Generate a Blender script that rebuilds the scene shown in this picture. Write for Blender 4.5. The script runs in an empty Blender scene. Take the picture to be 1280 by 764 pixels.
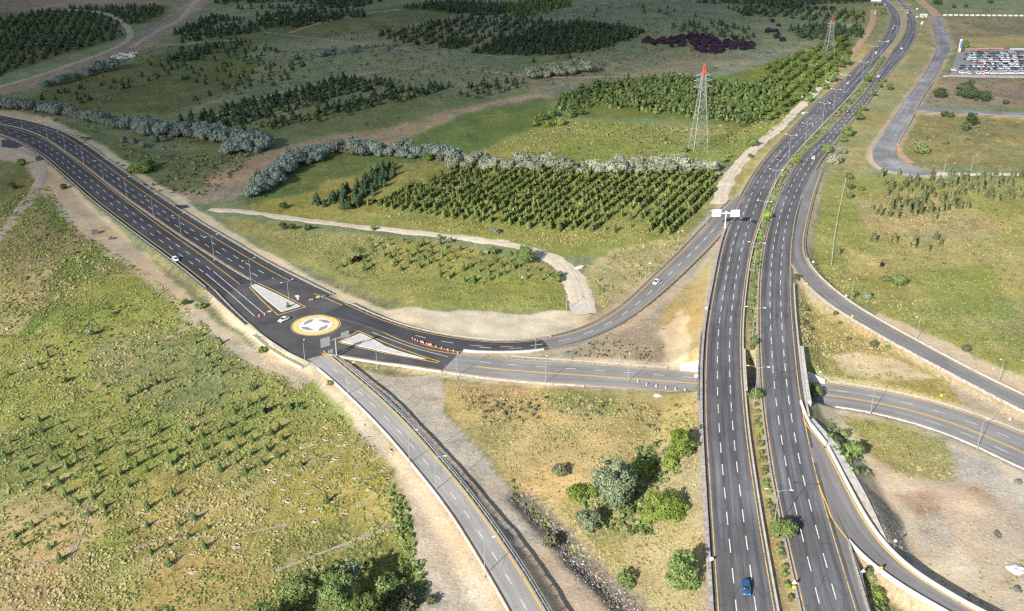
import bpy, bmesh, math, random
import numpy as np
from mathutils import Vector, Matrix

random.seed(7)
RNG = np.random.default_rng(11)
SC = bpy.context.scene
COL = SC.collection
R = math.radians

# ------------------------------------------------------------------ camera
CAM_H, PITCH, FPX = 156.0, R(24.3), 1262.0          # height above the roundabout, tilt, focal length in 1280-px units
cam_d = bpy.data.cameras.new("camera")
cam_d.sensor_width = 36.0
cam_d.lens = 36.0 * FPX / 1280.0
cam_d.clip_start = 1.0
cam_d.clip_end = 20000.0
cam = bpy.data.objects.new("camera", cam_d)
cam.location = (0, 0, CAM_H)
cam.rotation_euler = (R(90) - PITCH, 0, 0)
COL.objects.link(cam)
SC.camera = cam

# ------------------------------------------------------------------ sky and sun
SUN_EL, SUN_AZ = R(26.5), R(180 + 33.5)                 # azimuth clockwise from +Y; shadows fall away to the right
world = bpy.data.worlds.new("World")
SC.world = world
world.use_nodes = True
wn = world.node_tree
wn.nodes.clear()
sky = wn.nodes.new("ShaderNodeTexSky")
sky.sky_type = 'NISHITA'
sky.sun_disc = False
sky.sun_elevation = SUN_EL
sky.sun_rotation = SUN_AZ
sky.altitude = 900
sky.air_density = 1.0
sky.dust_density = 1.5
sky.ozone_density = 1.2
bg = wn.nodes.new("ShaderNodeBackground")
bg.inputs["Strength"].default_value = 0.105
wo = wn.nodes.new("ShaderNodeOutputWorld")
wn.links.new(sky.outputs[0], bg.inputs[0])
wn.links.new(bg.outputs[0], wo.inputs[0])

sun_d = bpy.data.lights.new("sun", 'SUN')
sun_d.energy = 5.0
sun_d.angle = R(0.55)
sun_d.color = (1.0, 0.94, 0.85)
sun = bpy.data.objects.new("sun", sun_d)
sdir = Vector((math.sin(SUN_AZ) * math.cos(SUN_EL), math.cos(SUN_AZ) * math.cos(SUN_EL), math.sin(SUN_EL)))  # towards the sun
sun.rotation_euler = (-sdir).to_track_quat('-Z', 'Y').to_euler()
sun.location = (-200, -300, 400)
COL.objects.link(sun)

SC.view_settings.view_transform = 'Standard'
SC.view_settings.look = 'None'
SC.view_settings.exposure = 1.08
SC.view_settings.gamma = 1.0
SC.render.engine = 'CYCLES'
SC.cycles.max_bounces = 5
SC.cycles.diffuse_bounces = 3
SC.cycles.glossy_bounces = 2
SC.cycles.transmission_bounces = 2
SC.cycles.transparent_max_bounces = 12
SC.cycles.caustics_reflective = False
SC.cycles.caustics_refractive = False
SC.cycles.use_denoising = False
SC.cycles.filter_width = 1.35

# ------------------------------------------------------------------ measuring: photo pixel -> point of the place
CP, SP = math.cos(PITCH), math.sin(PITCH)

def P(px, py, z=0.0):
    u, v = px - 640.0, py - 382.0
    t = (CAM_H - z) / (FPX * SP + v * CP)
    return (u * t, (FPX * CP - v * SP) * t, z)

def pix(x, y, z):
    """arrays -> pixel coordinates in the photograph (used only to find which field a piece of ground belongs to)"""
    dz = z - CAM_H
    fwd = y * CP - dz * SP
    up = y * SP + dz * CP
    fwd = np.where(fwd < 1.0, 1.0, fwd)
    return 640.0 + FPX * x / fwd, 382.0 - FPX * up / fwd

# ------------------------------------------------------------------ noise
def _lat(ix, iy, seed):
    n = (ix * 374761393 + iy * 668265263 + seed * 974634721) & 0xFFFFFFFF
    n = ((n ^ (n >> 13)) * 1274126177) & 0xFFFFFFFF
    n = n ^ (n >> 16)
    return (n & 0xFFFF) / 65535.0

def vnoise(x, y, scale, seed=0):
    x = np.asarray(x, float) / scale; y = np.asarray(y, float) / scale
    ix = np.floor(x).astype(np.int64); iy = np.floor(y).astype(np.int64)
    fx = x - ix; fy = y - iy
    fx = fx * fx * (3 - 2 * fx); fy = fy * fy * (3 - 2 * fy)
    a = _lat(ix, iy, seed); b = _lat(ix + 1, iy, seed); c = _lat(ix, iy + 1, seed); d = _lat(ix + 1, iy + 1, seed)
    return (a * (1 - fx) + b * fx) * (1 - fy) + (c * (1 - fx) + d * fx) * fy      # 0..1

def fbm(x, y, scale, seed=0, octaves=4):
    s = 0; w = 1.0; tot = 0
    for k in range(octaves):
        s = s + w * vnoise(x, y, scale / 2 ** k, seed + 17 * k); tot += w; w *= 0.55
    return s / tot

# ------------------------------------------------------------------ colours and materials
def lin(c):
    return tuple(((v / 255.0) / 12.92) if v <= 10 else (((v / 255.0 + 0.055) / 1.055) ** 2.4) for v in c)

def alb(r, g, b, k=0.72):
    """base colour of a surface that looks (r,g,b) in full sun"""
    return tuple(min(0.85, v * k) for v in lin((r, g, b)))

def rgba(c): return (c[0], c[1], c[2], 1.0)

MATS = {}
def new_mat(name):
    m = bpy.data.materials.new(name); m.use_nodes = True
    nt = m.node_tree; nt.nodes.clear()
    out = nt.nodes.new("ShaderNodeOutputMaterial")
    bs = nt.nodes.new("ShaderNodeBsdfPrincipled")
    nt.links.new(bs.outputs[0], out.inputs[0])
    MATS[name] = m
    return m, nt, bs

class NT:
    """small helper for node graphs"""
    def __init__(s, nt): s.nt = nt
    def n(s, t, **kw):
        nd = s.nt.nodes.new(t)
        for k, v in kw.items(): setattr(nd, k, v)
        return nd
    def put(s, sock, v):
        if hasattr(v, "is_output"): s.nt.links.new(v, sock)
        else: sock.default_value = v
    def noise(s, vec, scale, detail=3.0, rough=0.55):
        nd = s.n("ShaderNodeTexNoise"); s.put(nd.inputs["Vector"], vec)
        nd.inputs["Scale"].default_value = scale; nd.inputs["Detail"].default_value = detail
        nd.inputs["Roughness"].default_value = rough
        return nd.outputs["Fac"]
    def ramp(s, v, a, b, lo=0.0, hi=1.0):
        nd = s.n("ShaderNodeMapRange"); nd.clamp = True
        s.put(nd.inputs[0], v); s.put(nd.inputs[1], a); s.put(nd.inputs[2], b)
        s.put(nd.inputs[3], lo); s.put(nd.inputs[4], hi)
        return nd.outputs[0]
    def math(s, op, a, b=0.0):
        nd = s.n("ShaderNodeMath", operation=op); s.put(nd.inputs[0], a); s.put(nd.inputs[1], b)
        return nd.outputs[0]
    def mix(s, f, a, b, blend='MIX'):
        nd = s.n("ShaderNodeMix", data_type='RGBA', blend_type=blend)
        s.put(nd.inputs[0], f); s.put(nd.inputs[6], a); s.put(nd.inputs[7], b)
        return nd.outputs[2]
    def pos(s):
        return s.n("ShaderNodeNewGeometry").outputs["Position"]
    def objco(s):
        return s.n("ShaderNodeTexCoord").outputs["Object"]
    def scaled(s, vec, sx, sy, sz):
        nd = s.n("ShaderNodeMapping"); s.put(nd.inputs[0], vec); nd.inputs["Scale"].default_value = (sx, sy, sz)
        return nd.outputs[0]
    def bump(s, h, strength, dist):
        nd = s.n("ShaderNodeBump"); s.put(nd.inputs["Height"], h)
        nd.inputs["Strength"].default_value = strength; nd.inputs["Distance"].default_value = dist
        return nd.outputs[0]

def plain(name, c, rough=0.7, metal=0.0, var=0.18, scale=2.0, spec=0.3):
    """one-colour material with uneven wear"""
    m, nt, bs = new_mat(name); g = NT(nt)
    f = g.noise(g.objco(), scale, 4)
    f2 = g.ramp(f, 0.3, 0.7, 1.0 - var, 1.0 + var * 0.6)
    col = g.mix(1.0, rgba(c), f2, 'MULTIPLY')
    g.put(bs.inputs["Base Color"], col)
    bs.inputs["Roughness"].default_value = rough
    bs.inputs["Metallic"].default_value = metal
    bs.inputs["Specular IOR Level"].default_value = spec
    return m

def asphalt(name, c, streak=0.25, patch=0.2, sealed=0.0):
    """road surface; UV is (metres across from the centre, metres along)"""
    m, nt, bs = new_mat(name); g = NT(nt)
    uv = g.n("ShaderNodeUVMap").outputs[0]
    p = g.pos()
    wide = g.noise(g.scaled(uv, 0.62, 0.012, 1.0), 1.0, 2)             # tyre lanes along the road
    fine = g.noise(g.scaled(uv, 2.2, 0.05, 1.0), 1.0, 3)
    blot = g.noise(p, 0.06, 4)
    grain = g.noise(p, 3.5, 2)
    f = g.ramp(wide, 0.33, 0.67, 1 - streak, 1 + streak)
    f = g.math('MULTIPLY', f, g.ramp(fine, 0.3, 0.7, 1 - streak * 0.5, 1 + streak * 0.5))
    f = g.math('MULTIPLY', f, g.ramp(blot, 0.35, 0.65, 1 - patch, 1 + patch))
    vp = g.n("ShaderNodeTexVoronoi", distance='CHEBYCHEV'); g.put(vp.inputs["Vector"], g.scaled(uv, .27, .021, 1.0)); vp.inputs["Scale"].default_value = 1.0
    vs = g.n("ShaderNodeSeparateColor"); g.put(vs.inputs[0], vp.outputs["Color"])
    f = g.math('MULTIPLY', f, g.ramp(vs.outputs[0], 0, 1, 1 - patch * .75, 1 + patch * .6))          # relaid strips
    f = g.math('MULTIPLY', f, g.ramp(grain, 0.3, 0.7, 0.86, 1.12))
    col = g.mix(1.0, rgba(c), f, 'MULTIPLY')
    if sealed:                                                          # dark sealed cracks
        v = g.n("ShaderNodeTexVoronoi", feature='DISTANCE_TO_EDGE'); g.put(v.inputs["Vector"], g.scaled(uv, 0.25, 0.045, 1.0))
        v.inputs["Scale"].default_value = 1.0
        line = g.ramp(v.outputs["Distance"], 0.006, 0.02, sealed, 0.0)
        col = g.mix(line, col, rgba(tuple(x * 0.45 for x in c)))
    g.put(bs.inputs["Base Color"], col)
    bs.inputs["Roughness"].default_value = 0.85
    bs.inputs["Specular IOR Level"].default_value = 0.25
    g.put(bs.inputs["Normal"], g.bump(grain, 0.25, 0.03))
    return m

def foliage(name, c1, c2, c3, rough=0.75, trans=0.25):
    """leaves: colour varies leaf clump by leaf clump (face attribute 'shade') and tree by tree"""
    m, nt, bs = new_mat(name); g = NT(nt)
    at = g.n("ShaderNodeAttribute", attribute_name="shade").outputs["Fac"]
    rnd = g.n("ShaderNodeObjectInfo").outputs["Random"]
    c = g.mix(g.ramp(at, 0.0, 0.6), rgba(c1), rgba(c2))
    c = g.mix(g.ramp(at, 0.6, 1.0), c, rgba(c3))
    c = g.mix(1.0, c, g.ramp(rnd, 0, 1, 0.82, 1.18), 'MULTIPLY')
    g.put(bs.inputs["Base Color"], c)
    bs.inputs["Roughness"].default_value = rough
    bs.inputs["Specular IOR Level"].default_value = 0.15
    tr = g.n("ShaderNodeBsdfTranslucent"); g.put(tr.inputs["Color"], c)
    ms = g.n("ShaderNodeMixShader"); ms.inputs[0].default_value = trans
    out = [n for n in nt.nodes if n.type == 'OUTPUT_MATERIAL'][0]
    nt.links.new(bs.outputs[0], ms.inputs[1]); nt.links.new(tr.outputs[0], ms.inputs[2]); nt.links.new(ms.outputs[0], out.inputs[0])
    return m

def paint(name, c, under, wear):
    """road paint, worn through to the surface below in places"""
    m, nt, bs = new_mat(name); g = NT(nt); p = g.pos()
    w = g.math('ADD', g.math('MULTIPLY', g.noise(p, .35, 3), .5), g.math('MULTIPLY', g.noise(p, 2.6, 3), .5))
    g.put(bs.inputs["Base Color"], g.mix(g.ramp(w, wear - .10, wear + .06), rgba(under), rgba(c)))
    bs.inputs["Roughness"].default_value = .65; bs.inputs["Specular IOR Level"].default_value = .25
    return m
M = {}
M['asphalt_new'] = asphalt('asphalt_new', (0.045, 0.045, 0.053), 0.22, 0.22)
M['asphalt_old'] = asphalt('asphalt_old', (0.102, 0.100, 0.107), 0.38, 0.16, .35)
M['asphalt_ramp'] = asphalt('asphalt_ramp', (0.165, 0.16, 0.158), 0.20, 0.12)
M['asphalt_cross'] = asphalt('asphalt_cross', (0.215, 0.208, 0.205), 0.16, 0.12, 0.3)
M['asphalt_pale'] = asphalt('asphalt_pale', (0.275, 0.264, 0.250), 0.12, 0.10, 0.25)
M['asphalt_service'] = asphalt('asphalt_service', (0.20, 0.195, 0.20), 0.16, 0.25)
M['white_paint'] = paint('white_paint', (0.60, 0.60, 0.58), (.16, .16, .16), .44)
M['yellow_paint'] = paint('yellow_paint', (0.64, 0.40, 0.06), (.20, .14, .07), .40)
M['amber_paint'] = paint('amber_paint', (0.56, 0.38, 0.13), (.15, .13, .10), .46)
M['concrete'] = plain('concrete', (0.42, 0.40, 0.37), 0.85, 0, 0.25, 0.6)
M['concrete_white'] = plain('concrete_white', (0.54, 0.53, 0.51), 0.8, 0, 0.12, 0.5)
M['concrete_worn'] = plain('concrete_worn', (0.33, 0.30, 0.27), 0.9, 0, 0.45, 1.2)
M['concrete_dark'] = plain('concrete_dark', (0.20, 0.19, 0.175), 0.9, 0, 0.4, 0.6)
M['island_slab'] = plain('island_slab', (0.43, 0.425, 0.41), 0.85, 0, 0.16, 0.5)
M['galv'] = plain('galv', (0.34, 0.35, 0.36), 0.45, 0.35, 0.15, 3.0, 0.5)
M['galv_dark'] = plain('galv_dark', (0.20, 0.20, 0.20), 0.6, 0.3, 0.25, 2.0)
M['lamp_white'] = plain('lamp_white', (0.62, 0.62, 0.61), 0.4, 0, 0.1, 2.0)
M['sign_white'] = plain('sign_white', (0.68, 0.68, 0.67), 0.5, 0, 0.08, 1.0)
M['sign_grey'] = plain('sign_grey', (0.34, 0.35, 0.36), 0.5, 0.2, 0.15, 2.0)
M['red_paint'] = plain('red_paint', (0.62, 0.06, 0.03), 0.5, 0, 0.15, 1.0)
M['orange'] = plain('orange', (0.75, 0.16, 0.04), 0.5, 0, 0.15, 1.0)
M['yellow_plastic'] = plain('yellow_plastic', (0.70, 0.50, 0.03), 0.5, 0, 0.15, 1.0)
M['blue_sign'] = plain('blue_sign', (0.10, 0.22, 0.50), 0.5, 0, 0.1, 1.0)
M['bark'] = plain('bark', (0.11, 0.085, 0.06), 0.95, 0, 0.4, 4.0)
M['rock'] = plain('rock', (0.30, 0.28, 0.25), 0.95, 0, 0.4, 1.5)
M['rubber'] = plain('rubber', (0.02, 0.02, 0.02), 0.8, 0, 0.2, 4.0)
M['glass'] = plain('glass', (0.015, 0.018, 0.02), 0.12, 0, 0.1, 1.0, 0.7)
M['dark'] = plain('dark', (0.03, 0.03, 0.03), 0.7, 0, 0.2, 1.0)

# ------------------------------------------------------------------ objects
def tag(o, label=None, cat=None, group=None, kind=None):
    if label: o["label"] = label
    if cat: o["category"] = cat
    if group: o["group"] = group
    if kind: o["kind"] = kind
    return o

def empty(name, loc, rz=0.0, label=None, cat=None, group=None):
    o = bpy.data.objects.new(name, None)
    o.empty_display_size = 0.5
    o.location = loc; o.rotation_euler = (0, 0, rz)
    COL.objects.link(o)
    return tag(o, label, cat, group)

def mesh_data(name, V, F, mats, midx=None, smooth=False, shade=None, uv=None):
    me = bpy.data.meshes.new(name)
    V = np.asarray(V, np.float32).reshape(-1, 3)
    if isinstance(F, np.ndarray):
        k = F.shape[1]; nf = F.shape[0]
        me.vertices.add(len(V)); me.vertices.foreach_set("co", V.ravel())
        me.loops.add(nf * k); me.loops.foreach_set("vertex_index", F.astype(np.int32).ravel())
        me.polygons.add(nf)
        me.polygons.foreach_set("loop_start", np.arange(0, nf * k, k, dtype=np.int32))
        me.polygons.foreach_set("loop_total", np.full(nf, k, np.int32))
    else:
        me.from_pydata([tuple(v) for v in V.tolist()], [], F); nf = len(F)
    for m in (mats if isinstance(mats, (list, tuple)) else [mats]): me.materials.append(m)
    if midx is not None: me.polygons.foreach_set("material_index", np.asarray(midx, np.int32))
    me.polygons.foreach_set("use_smooth", np.full(nf, bool(smooth)))
    if shade is not None:
        a = me.attributes.new("shade", 'FLOAT', 'FACE'); a.data.foreach_set("value", np.asarray(shade, np.float32))
    if uv is not None:
        l = me.uv_layers.new(name="UVMap")
        vi = np.empty(len(me.loops), np.int32); me.loops.foreach_get("vertex_index", vi)
        l.data.foreach_set("uv", np.asarray(uv, np.float32)[vi].ravel())
    me.update(calc_edges=True); me.validate()
    return me

def link(name, me, parent=None, loc=None, rz=None):
    o = bpy.data.objects.new(name, me); COL.objects.link(o)
    if parent is not None: o.parent = parent
    if loc is not None: o.location = loc
    if rz is not None: o.rotation_euler = (0, 0, rz)
    return o

class MB:
    """collects shapes into one mesh"""
    def __init__(s): s.V = []; s.F = []
    def add(s, vs, fs):
        b = len(s.V); s.V += [tuple(v) for v in vs]; s.F += [tuple(b + i for i in f) for f in fs]; return s
    def box(s, c, d, rz=0.0, top=1.0, M4=None):
        hx, hy, hz = d[0] / 2, d[1] / 2, d[2] / 2; vs = []
        cz, sz = math.cos(rz), math.sin(rz)
        for z, k in ((-hz, 1.0), (hz, top)):
            for x, y in ((-hx * k, -hy * k), (hx * k, -hy * k), (hx * k, hy * k), (-hx * k, hy * k)):
                vs.append((c[0] + x * cz - y * sz, c[1] + x * sz + y * cz, c[2] + z))
        return s.add(vs, [(3, 2, 1, 0), (4, 5, 6, 7), (0, 1, 5, 4), (1, 2, 6, 5), (2, 3, 7, 6), (3, 0, 4, 7)])
    def tube(s, p0, p1, r0, r1=None, n=6, cap=True):
        r1 = r0 if r1 is None else r1
        p0 = Vector(p0); p1 = Vector(p1); d = (p1 - p0)
        if d.length < 1e-6: return s
        d.normalize(); a = d.orthogonal().normalized(); b = d.cross(a)
        vs = []
        for p, r in ((p0, r0), (p1, r1)):
            for i in range(n):
                t = 2 * math.pi * i / n; vs.append(p + (a * math.cos(t) + b * math.sin(t)) * r)
        fs = [(i, (i + 1) % n, n + (i + 1) % n, n + i) for i in range(n)]
        if cap: fs += [tuple(range(n - 1, -1, -1)), tuple(range(n, 2 * n))]
        return s.add(vs, fs)
    def ball(s, c, r, seg=8, rings=5, sq=(1, 1, 1)):
        vs = [(c[0], c[1], c[2] + r * sq[2])]
        for i in range(1, rings):
            a = math.pi * i / rings
            for j in range(seg):
                t = 2 * math.pi * j / seg
                vs.append((c[0] + r * sq[0] * math.sin(a) * math.cos(t), c[1] + r * sq[1] * math.sin(a) * math.sin(t), c[2] + r * sq[2] * math.cos(a)))
        vs.append((c[0], c[1], c[2] - r * sq[2])); n = len(vs) - 1
        fs = [(0, 1 + j, 1 + (j + 1) % seg) for j in range(seg)]
        for i in range(rings - 2):
            for j in range(seg):
                a = 1 + i * seg; b = a + seg
                fs.append((a + j, b + j, b + (j + 1) % seg, a + (j + 1) % seg))
        a = 1 + (rings - 2) * seg
        fs += [(n, a + (j + 1) % seg, a + j) for j in range(seg)]
        return s.add(vs, fs)
    def prism(s, poly, z0, z1):
        n = len(poly)
        vs = [(x, y, z0) for x, y in poly] + [(x, y, z1) for x, y in poly]
        return s.add(vs, [tuple(range(n - 1, -1, -1)), tuple(range(n, 2 * n))] + [(i, (i + 1) % n, n + (i + 1) % n, n + i) for i in range(n)])
    def data(s, name, mat, smooth=False): return mesh_data(name, np.array(s.V), s.F, mat, smooth=smooth)
    def build(s, name, mat, parent=None, smooth=False, loc=None, rz=None):
        return link(name, s.data(name, mat, smooth), parent, loc, rz)

ORD = "first second third fourth fifth sixth seventh eighth ninth tenth eleventh twelfth thirteenth fourteenth fifteenth sixteenth seventeenth eighteenth nineteenth twentieth".split()
# ------------------------------------------------------------------ roads: traced edges -> smooth centre line and width in metres
def catmull(pts, per=24):
    pts = np.asarray(pts, float); n = len(pts)
    if n < 3: 
        t = np.linspace(0, 1, per * 2)[:, None]; return pts[0] * (1 - t) + pts[-1] * t
    ext = np.vstack([2 * pts[0] - pts[1], pts, 2 * pts[-1] - pts[-2]])
    out = []
    for i in range(n - 1):
        p0, p1, p2, p3 = ext[i:i + 4]
        d1 = max(np.linalg.norm(p1 - p0), 1e-6) ** .5; d2 = max(np.linalg.norm(p2 - p1), 1e-6) ** .5; d3 = max(np.linalg.norm(p3 - p2), 1e-6) ** .5
        m1 = (p1 - p0) / d1 - (p2 - p0) / (d1 + d2) + (p2 - p1) / d2
        m2 = (p2 - p1) / d2 - (p3 - p1) / (d2 + d3) + (p3 - p2) / d3
        m1 *= d2; m2 *= d2
        for k in range(per):
            t = k / per; t2 = t * t; t3 = t2 * t
            out.append((2 * t3 - 3 * t2 + 1) * p1 + (t3 - 2 * t2 + t) * m1 + (-2 * t3 + 3 * t2) * p2 + (t3 - t2) * m2)
    out.append(pts[-1])
    return np.array(out)

def resample(c, step=None, n=None):
    d = np.r_[0, np.cumsum(np.linalg.norm(np.diff(c, axis=0), axis=1))]
    if n is None: n = max(2, int(round(d[-1] / step)) + 1)
    s = np.linspace(0, d[-1], n)
    return np.stack([np.interp(s, d, c[:, k]) for k in range(c.shape[1])], 1)

def gsmooth(a, sig):
    if sig <= 0.3: return a
    r = max(1, min(int(3 * sig), len(a) - 1)); k = np.exp(-0.5 * (np.arange(-r, r + 1) / sig) ** 2); k /= k.sum()
    a2 = a if a.ndim == 2 else a[:, None]
    i = np.arange(r, 0, -1)
    head = 2 * a2[0] - a2[i]; tail = 2 * a2[-1] - a2[-1 - np.arange(1, r + 1)]
    p = np.vstack([head, a2, tail])
    o = np.stack([np.convolve(p[:, j], k, 'valid') for j in range(a2.shape[1])], 1)
    return o if a.ndim == 2 else o[:, 0]

def zfun(tab):
    xs = [t[0] for t in tab]; zs = [t[1] for t in tab]
    return lambda py: float(np.interp(py, xs, zs))

class Road:
    def __init__(s, L, Rr, zf, sh=(0.6, 0.6), step=2.0, sig=14.0, ext=(0, 0), wsig=None, slope=0.55, bias=0.0, wfix=None):
        zf = zf if callable(zf) else (lambda py, z=zf: z)
        Lw = resample(catmull([P(x, y, zf(y)) for x, y in L]), n=300)
        Rw = resample(catmull([P(x, y, zf(y)) for x, y in Rr]), n=300)
        c = (Lw + Rw) / 2
        t = np.gradient(c[:, :2], axis=0); t /= np.linalg.norm(t, axis=1)[:, None]
        nrm = np.stack([-t[:, 1], t[:, 0]], 1)
        w = np.abs(np.sum((Lw - Rw)[:, :2] * nrm, 1))
        a = np.column_stack([c, w])
        d = np.r_[0, np.cumsum(np.linalg.norm(np.diff(c, axis=0), axis=1))]
        n = int(d[-1] / step) + 1; q = np.linspace(0, d[-1], n)
        a = np.stack([np.interp(q, d, a[:, k]) for k in range(4)], 1)
        st = d[-1] / (n - 1)
        c = gsmooth(a[:, :3], sig / st); w = gsmooth(a[:, 3], (wsig or sig * 1.5) / st)
        if wfix: w = np.full_like(w, wfix)
        if ext[0]:
            k = int(ext[0] / st); v = c[0] - c[1]; v[2] *= 0
            c = np.vstack([c[0] + v * np.arange(k, 0, -1)[:, None], c]); w = np.r_[np.full(k, w[0]), w]
        if ext[1]:
            k = int(ext[1] / st); v = c[-1] - c[-2]; v[2] *= 0
            c = np.vstack([c, c[-1] + v * np.arange(1, k + 1)[:, None]]); w = np.r_[w, np.full(k, w[-1])]
        s.C, s.W = c, w
        t = np.gradient(c[:, :2], axis=0); t /= np.linalg.norm(t, axis=1)[:, None]
        s.T, s.N = t, np.stack([-t[:, 1], t[:, 0]], 1)
        s.S = np.r_[0, np.cumsum(np.linalg.norm(np.diff(c, axis=0), axis=1))]
        s.n = len(c); s.sh = sh; s.slope = np.full(s.n, slope) if np.isscalar(slope) else slope; s.bias = bias
        # left edge is the first list: make sure +N points at it
        if np.dot((Lw[150] - Rw[150])[:2], s.N[np.argmin(np.linalg.norm(c - (Lw[150] + Rw[150]) / 2, axis=1))]) < 0: s.N = -s.N; s.flip = True
        else: s.flip = False
    def off(s, frac=0.0, add=0.0, dz=0.0, i0=0, i1=None):
        """line at frac (-1 right line .. +1 left line) of the half width, moved `add` metres to the left"""
        i1 = s.n if i1 is None else i1
        o = s.W[i0:i1] / 2 * frac + add
        p = s.C[i0:i1].copy(); p[:, :2] += s.N[i0:i1] * o[:, None]; p[:, 2] += dz + s.bias
        return p
    def near(s, px, py, z=None):
        """index of the section nearest a photo pixel"""
        z = float(np.median(s.C[:, 2])) if z is None else z
        q = np.array(P(px, py, z)); return int(np.argmin(np.linalg.norm(s.C[:, :2] - q[:2], axis=1)))

def strip(name, a, b, mat, parent=None, skirt=0.0, uv0=None, kind='structure'):
    """sheet between two point rows, with optional skirts"""
    n = len(a)
    d = np.r_[0, np.cumsum(np.linalg.norm(np.diff((a + b) / 2, axis=0), axis=1))]
    w = np.linalg.norm(a - b, axis=1)
    k = 5
    rows = [a * (1 - t) + b * t for t in np.linspace(0, 1, k)]
    us = [w * (0.5 - t) for t in np.linspace(0, 1, k)]
    if skirt:
        a2 = a.copy(); a2[:, 2] -= skirt; b2 = b.copy(); b2[:, 2] -= skirt
        rows = [a2] + rows + [b2]; us = [us[0] + skirt] + us + [us[-1] - skirt]
    V = np.concatenate(rows); U = np.concatenate([np.column_stack([u, d]) for u in us])
    m = len(rows); i = np.arange(n - 1); F = []
    for r in range(m - 1):
        F.append(np.column_stack([r * n + i, r * n + i + 1, (r + 1) * n + i + 1, (r + 1) * n + i]))
    F = np.concatenate(F)
    # face up
    p = V[F[len(F) // 2]]; 
    if np.cross(p[1] - p[0], p[2] - p[0])[2] < 0: F = F[:, ::-1]
    o = link(name, mesh_data(name, V, F, mat, uv=U), parent)
    if parent is None: o["kind"] = kind
    return o

def line_mesh(rows, width, dash=None, gap=0.0, phase=0.0):
    """painted line(s) along point rows -> V, F"""
    V = []; F = []; b = 0
    for p in rows:
        t = np.gradient(p[:, :2], axis=0); t /= np.maximum(np.linalg.norm(t, axis=1), 1e-9)[:, None]
        nn = np.stack([-t[:, 1], t[:, 0]], 1)
        d = np.r_[0, np.cumsum(np.linalg.norm(np.diff(p, axis=0), axis=1))]
        def at(s):
            return np.array([np.interp(s, d, p[:, 0]), np.interp(s, d, p[:, 1]), np.interp(s, d, p[:, 2])]), np.array([np.interp(s, d, nn[:, 0]), np.interp(s, d, nn[:, 1])])
        if dash is None:
            a = p.copy(); c = p.copy(); a[:, :2] += nn * width / 2; c[:, :2] -= nn * width / 2
            n = len(p); V.append(a); V.append(c); i = np.arange(n - 1)
            F.append(b + np.column_stack([i, n + i, n + i + 1, i + 1])); b += 2 * n
        else:
            q = phase
            while q + dash < d[-1]:
                pr = []
                for k in range(3):
                    c0, n0 = at(q + dash * k / 2)
                    pr.append((c0 + np.r_[n0 * width / 2, 0], c0 - np.r_[n0 * width / 2, 0]))
                V.append(np.array([x for y in pr for x in y]))
                F.append(b + np.array([[0, 1, 3, 2], [2, 3, 5, 4]])); b += 6
                q += dash + gap
    V = np.concatenate(V); F = np.concatenate(F)
    p = V[F[0]]
    if np.cross(p[1] - p[0], p[2] - p[0])[2] < 0: F = F[:, ::-1]
    return V, F

def lines(name, rows, width, mat, parent, dash=None, gap=0.0, phase=0.0):
    V, F = line_mesh(rows, width, dash, gap, phase)
    o = link(name, mesh_data(name, V, F, mat), parent)
    if parent is None: o["kind"] = 'structure'
    return o

def profile(p, prof, flip=1.0):
    """sweep a closed cross-section [(across, up)...] along point row p -> V, F"""
    t = np.gradient(p[:, :2], axis=0); t /= np.maximum(np.linalg.norm(t, axis=1), 1e-9)[:, None]
    nn = np.stack([-t[:, 1], t[:, 0]], 1) * flip
    n = len(p); m = len(prof); V = []
    for (o, u) in prof:
        q = p.copy(); q[:, :2] += nn * o; q[:, 2] += u; V.append(q)
    V = np.concatenate(V); i = np.arange(n - 1); F = []
    for r in range(m):
        s = (r + 1) % m
        F.append(np.column_stack([r * n + i, r * n + i + 1, s * n + i + 1, s * n + i]))
    F = [tuple(f) for f in np.concatenate(F).tolist()]
    F += [tuple(r * n for r in range(m)), tuple(r * n + n - 1 for r in range(m - 1, -1, -1))]
    return V, F

def sweep(name, p, prof, mat, parent=None, flip=1.0):
    V, F = profile(p, prof, flip)
    me = mesh_data(name, V, F, mat)
    bm = bmesh.new(); bm.from_mesh(me); bmesh.ops.recalc_face_normals(bm, faces=bm.faces); bm.to_mesh(me); bm.free()
    return link(name, me, parent)

# ---- traced edges (pixels of the photograph, 1280 wide); heights are metres above the roundabout
zHW = zfun([(0, 2), (150, 2), (215, 2.2), (275, 3.2), (380, 5.6), (440, 6.5), (560, 6.5), (764, 5.4)])
HL_L = [(898,764),(891,644),(885.5,573),(883,540),(883,440),(883,460-35),(887,400),(894.7,360),(898,340),(905.7,300),(917,270),(934,240),(939,223),(955,200),(974,180),(991.4,161.7),(1023,127),(1048,107),(1076,80),(1103,49),(1112,34.6),(1114,19),(1107.6,8),(1101,1.6)]
HL_L = [(898,764),(891,644),(885.5,573),(883,540),(882.8,440),(887,395),(894.7,360),(905.7,300),(917,270),(930,240),(941,223),(956,200),(974,180),(991.4,161.7),(1023,127),(1048,107),(1076,80),(1103,49),(1112,34.6),(1114,19),(1107.6,8),(1101,1.6)]
HL_R = [(968,764),(946,644),(936.7,573),(931.8,540),(925.2,440),(927.5,382),(931,345),(941,300),(949.7,275),(960,245),(970.7,221),(985,202),(1000.5,183.6),(1023,160),(1054,129),(1073,107),(1093.5,81.5),(1107,63),(1118.5,50),(1125.6,33),(1124,20),(1117,8),(1109,1.5)]
HR_L = [(1005.7,764),(982,664),(969.6,600),(959.3,540),(955,500),(951,440),(950,400),(951.2,350),(956.7,300),(964.4,276),(970.7,254),(981.7,229),(994,207),(1010,186.7),(1030.7,168),(1060.5,138),(1085.7,110),(1106,78),(1121.7,56.6),(1131,42),(1134,30),(1132.7,15.7),(1127,6),(1121,0)]
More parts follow.
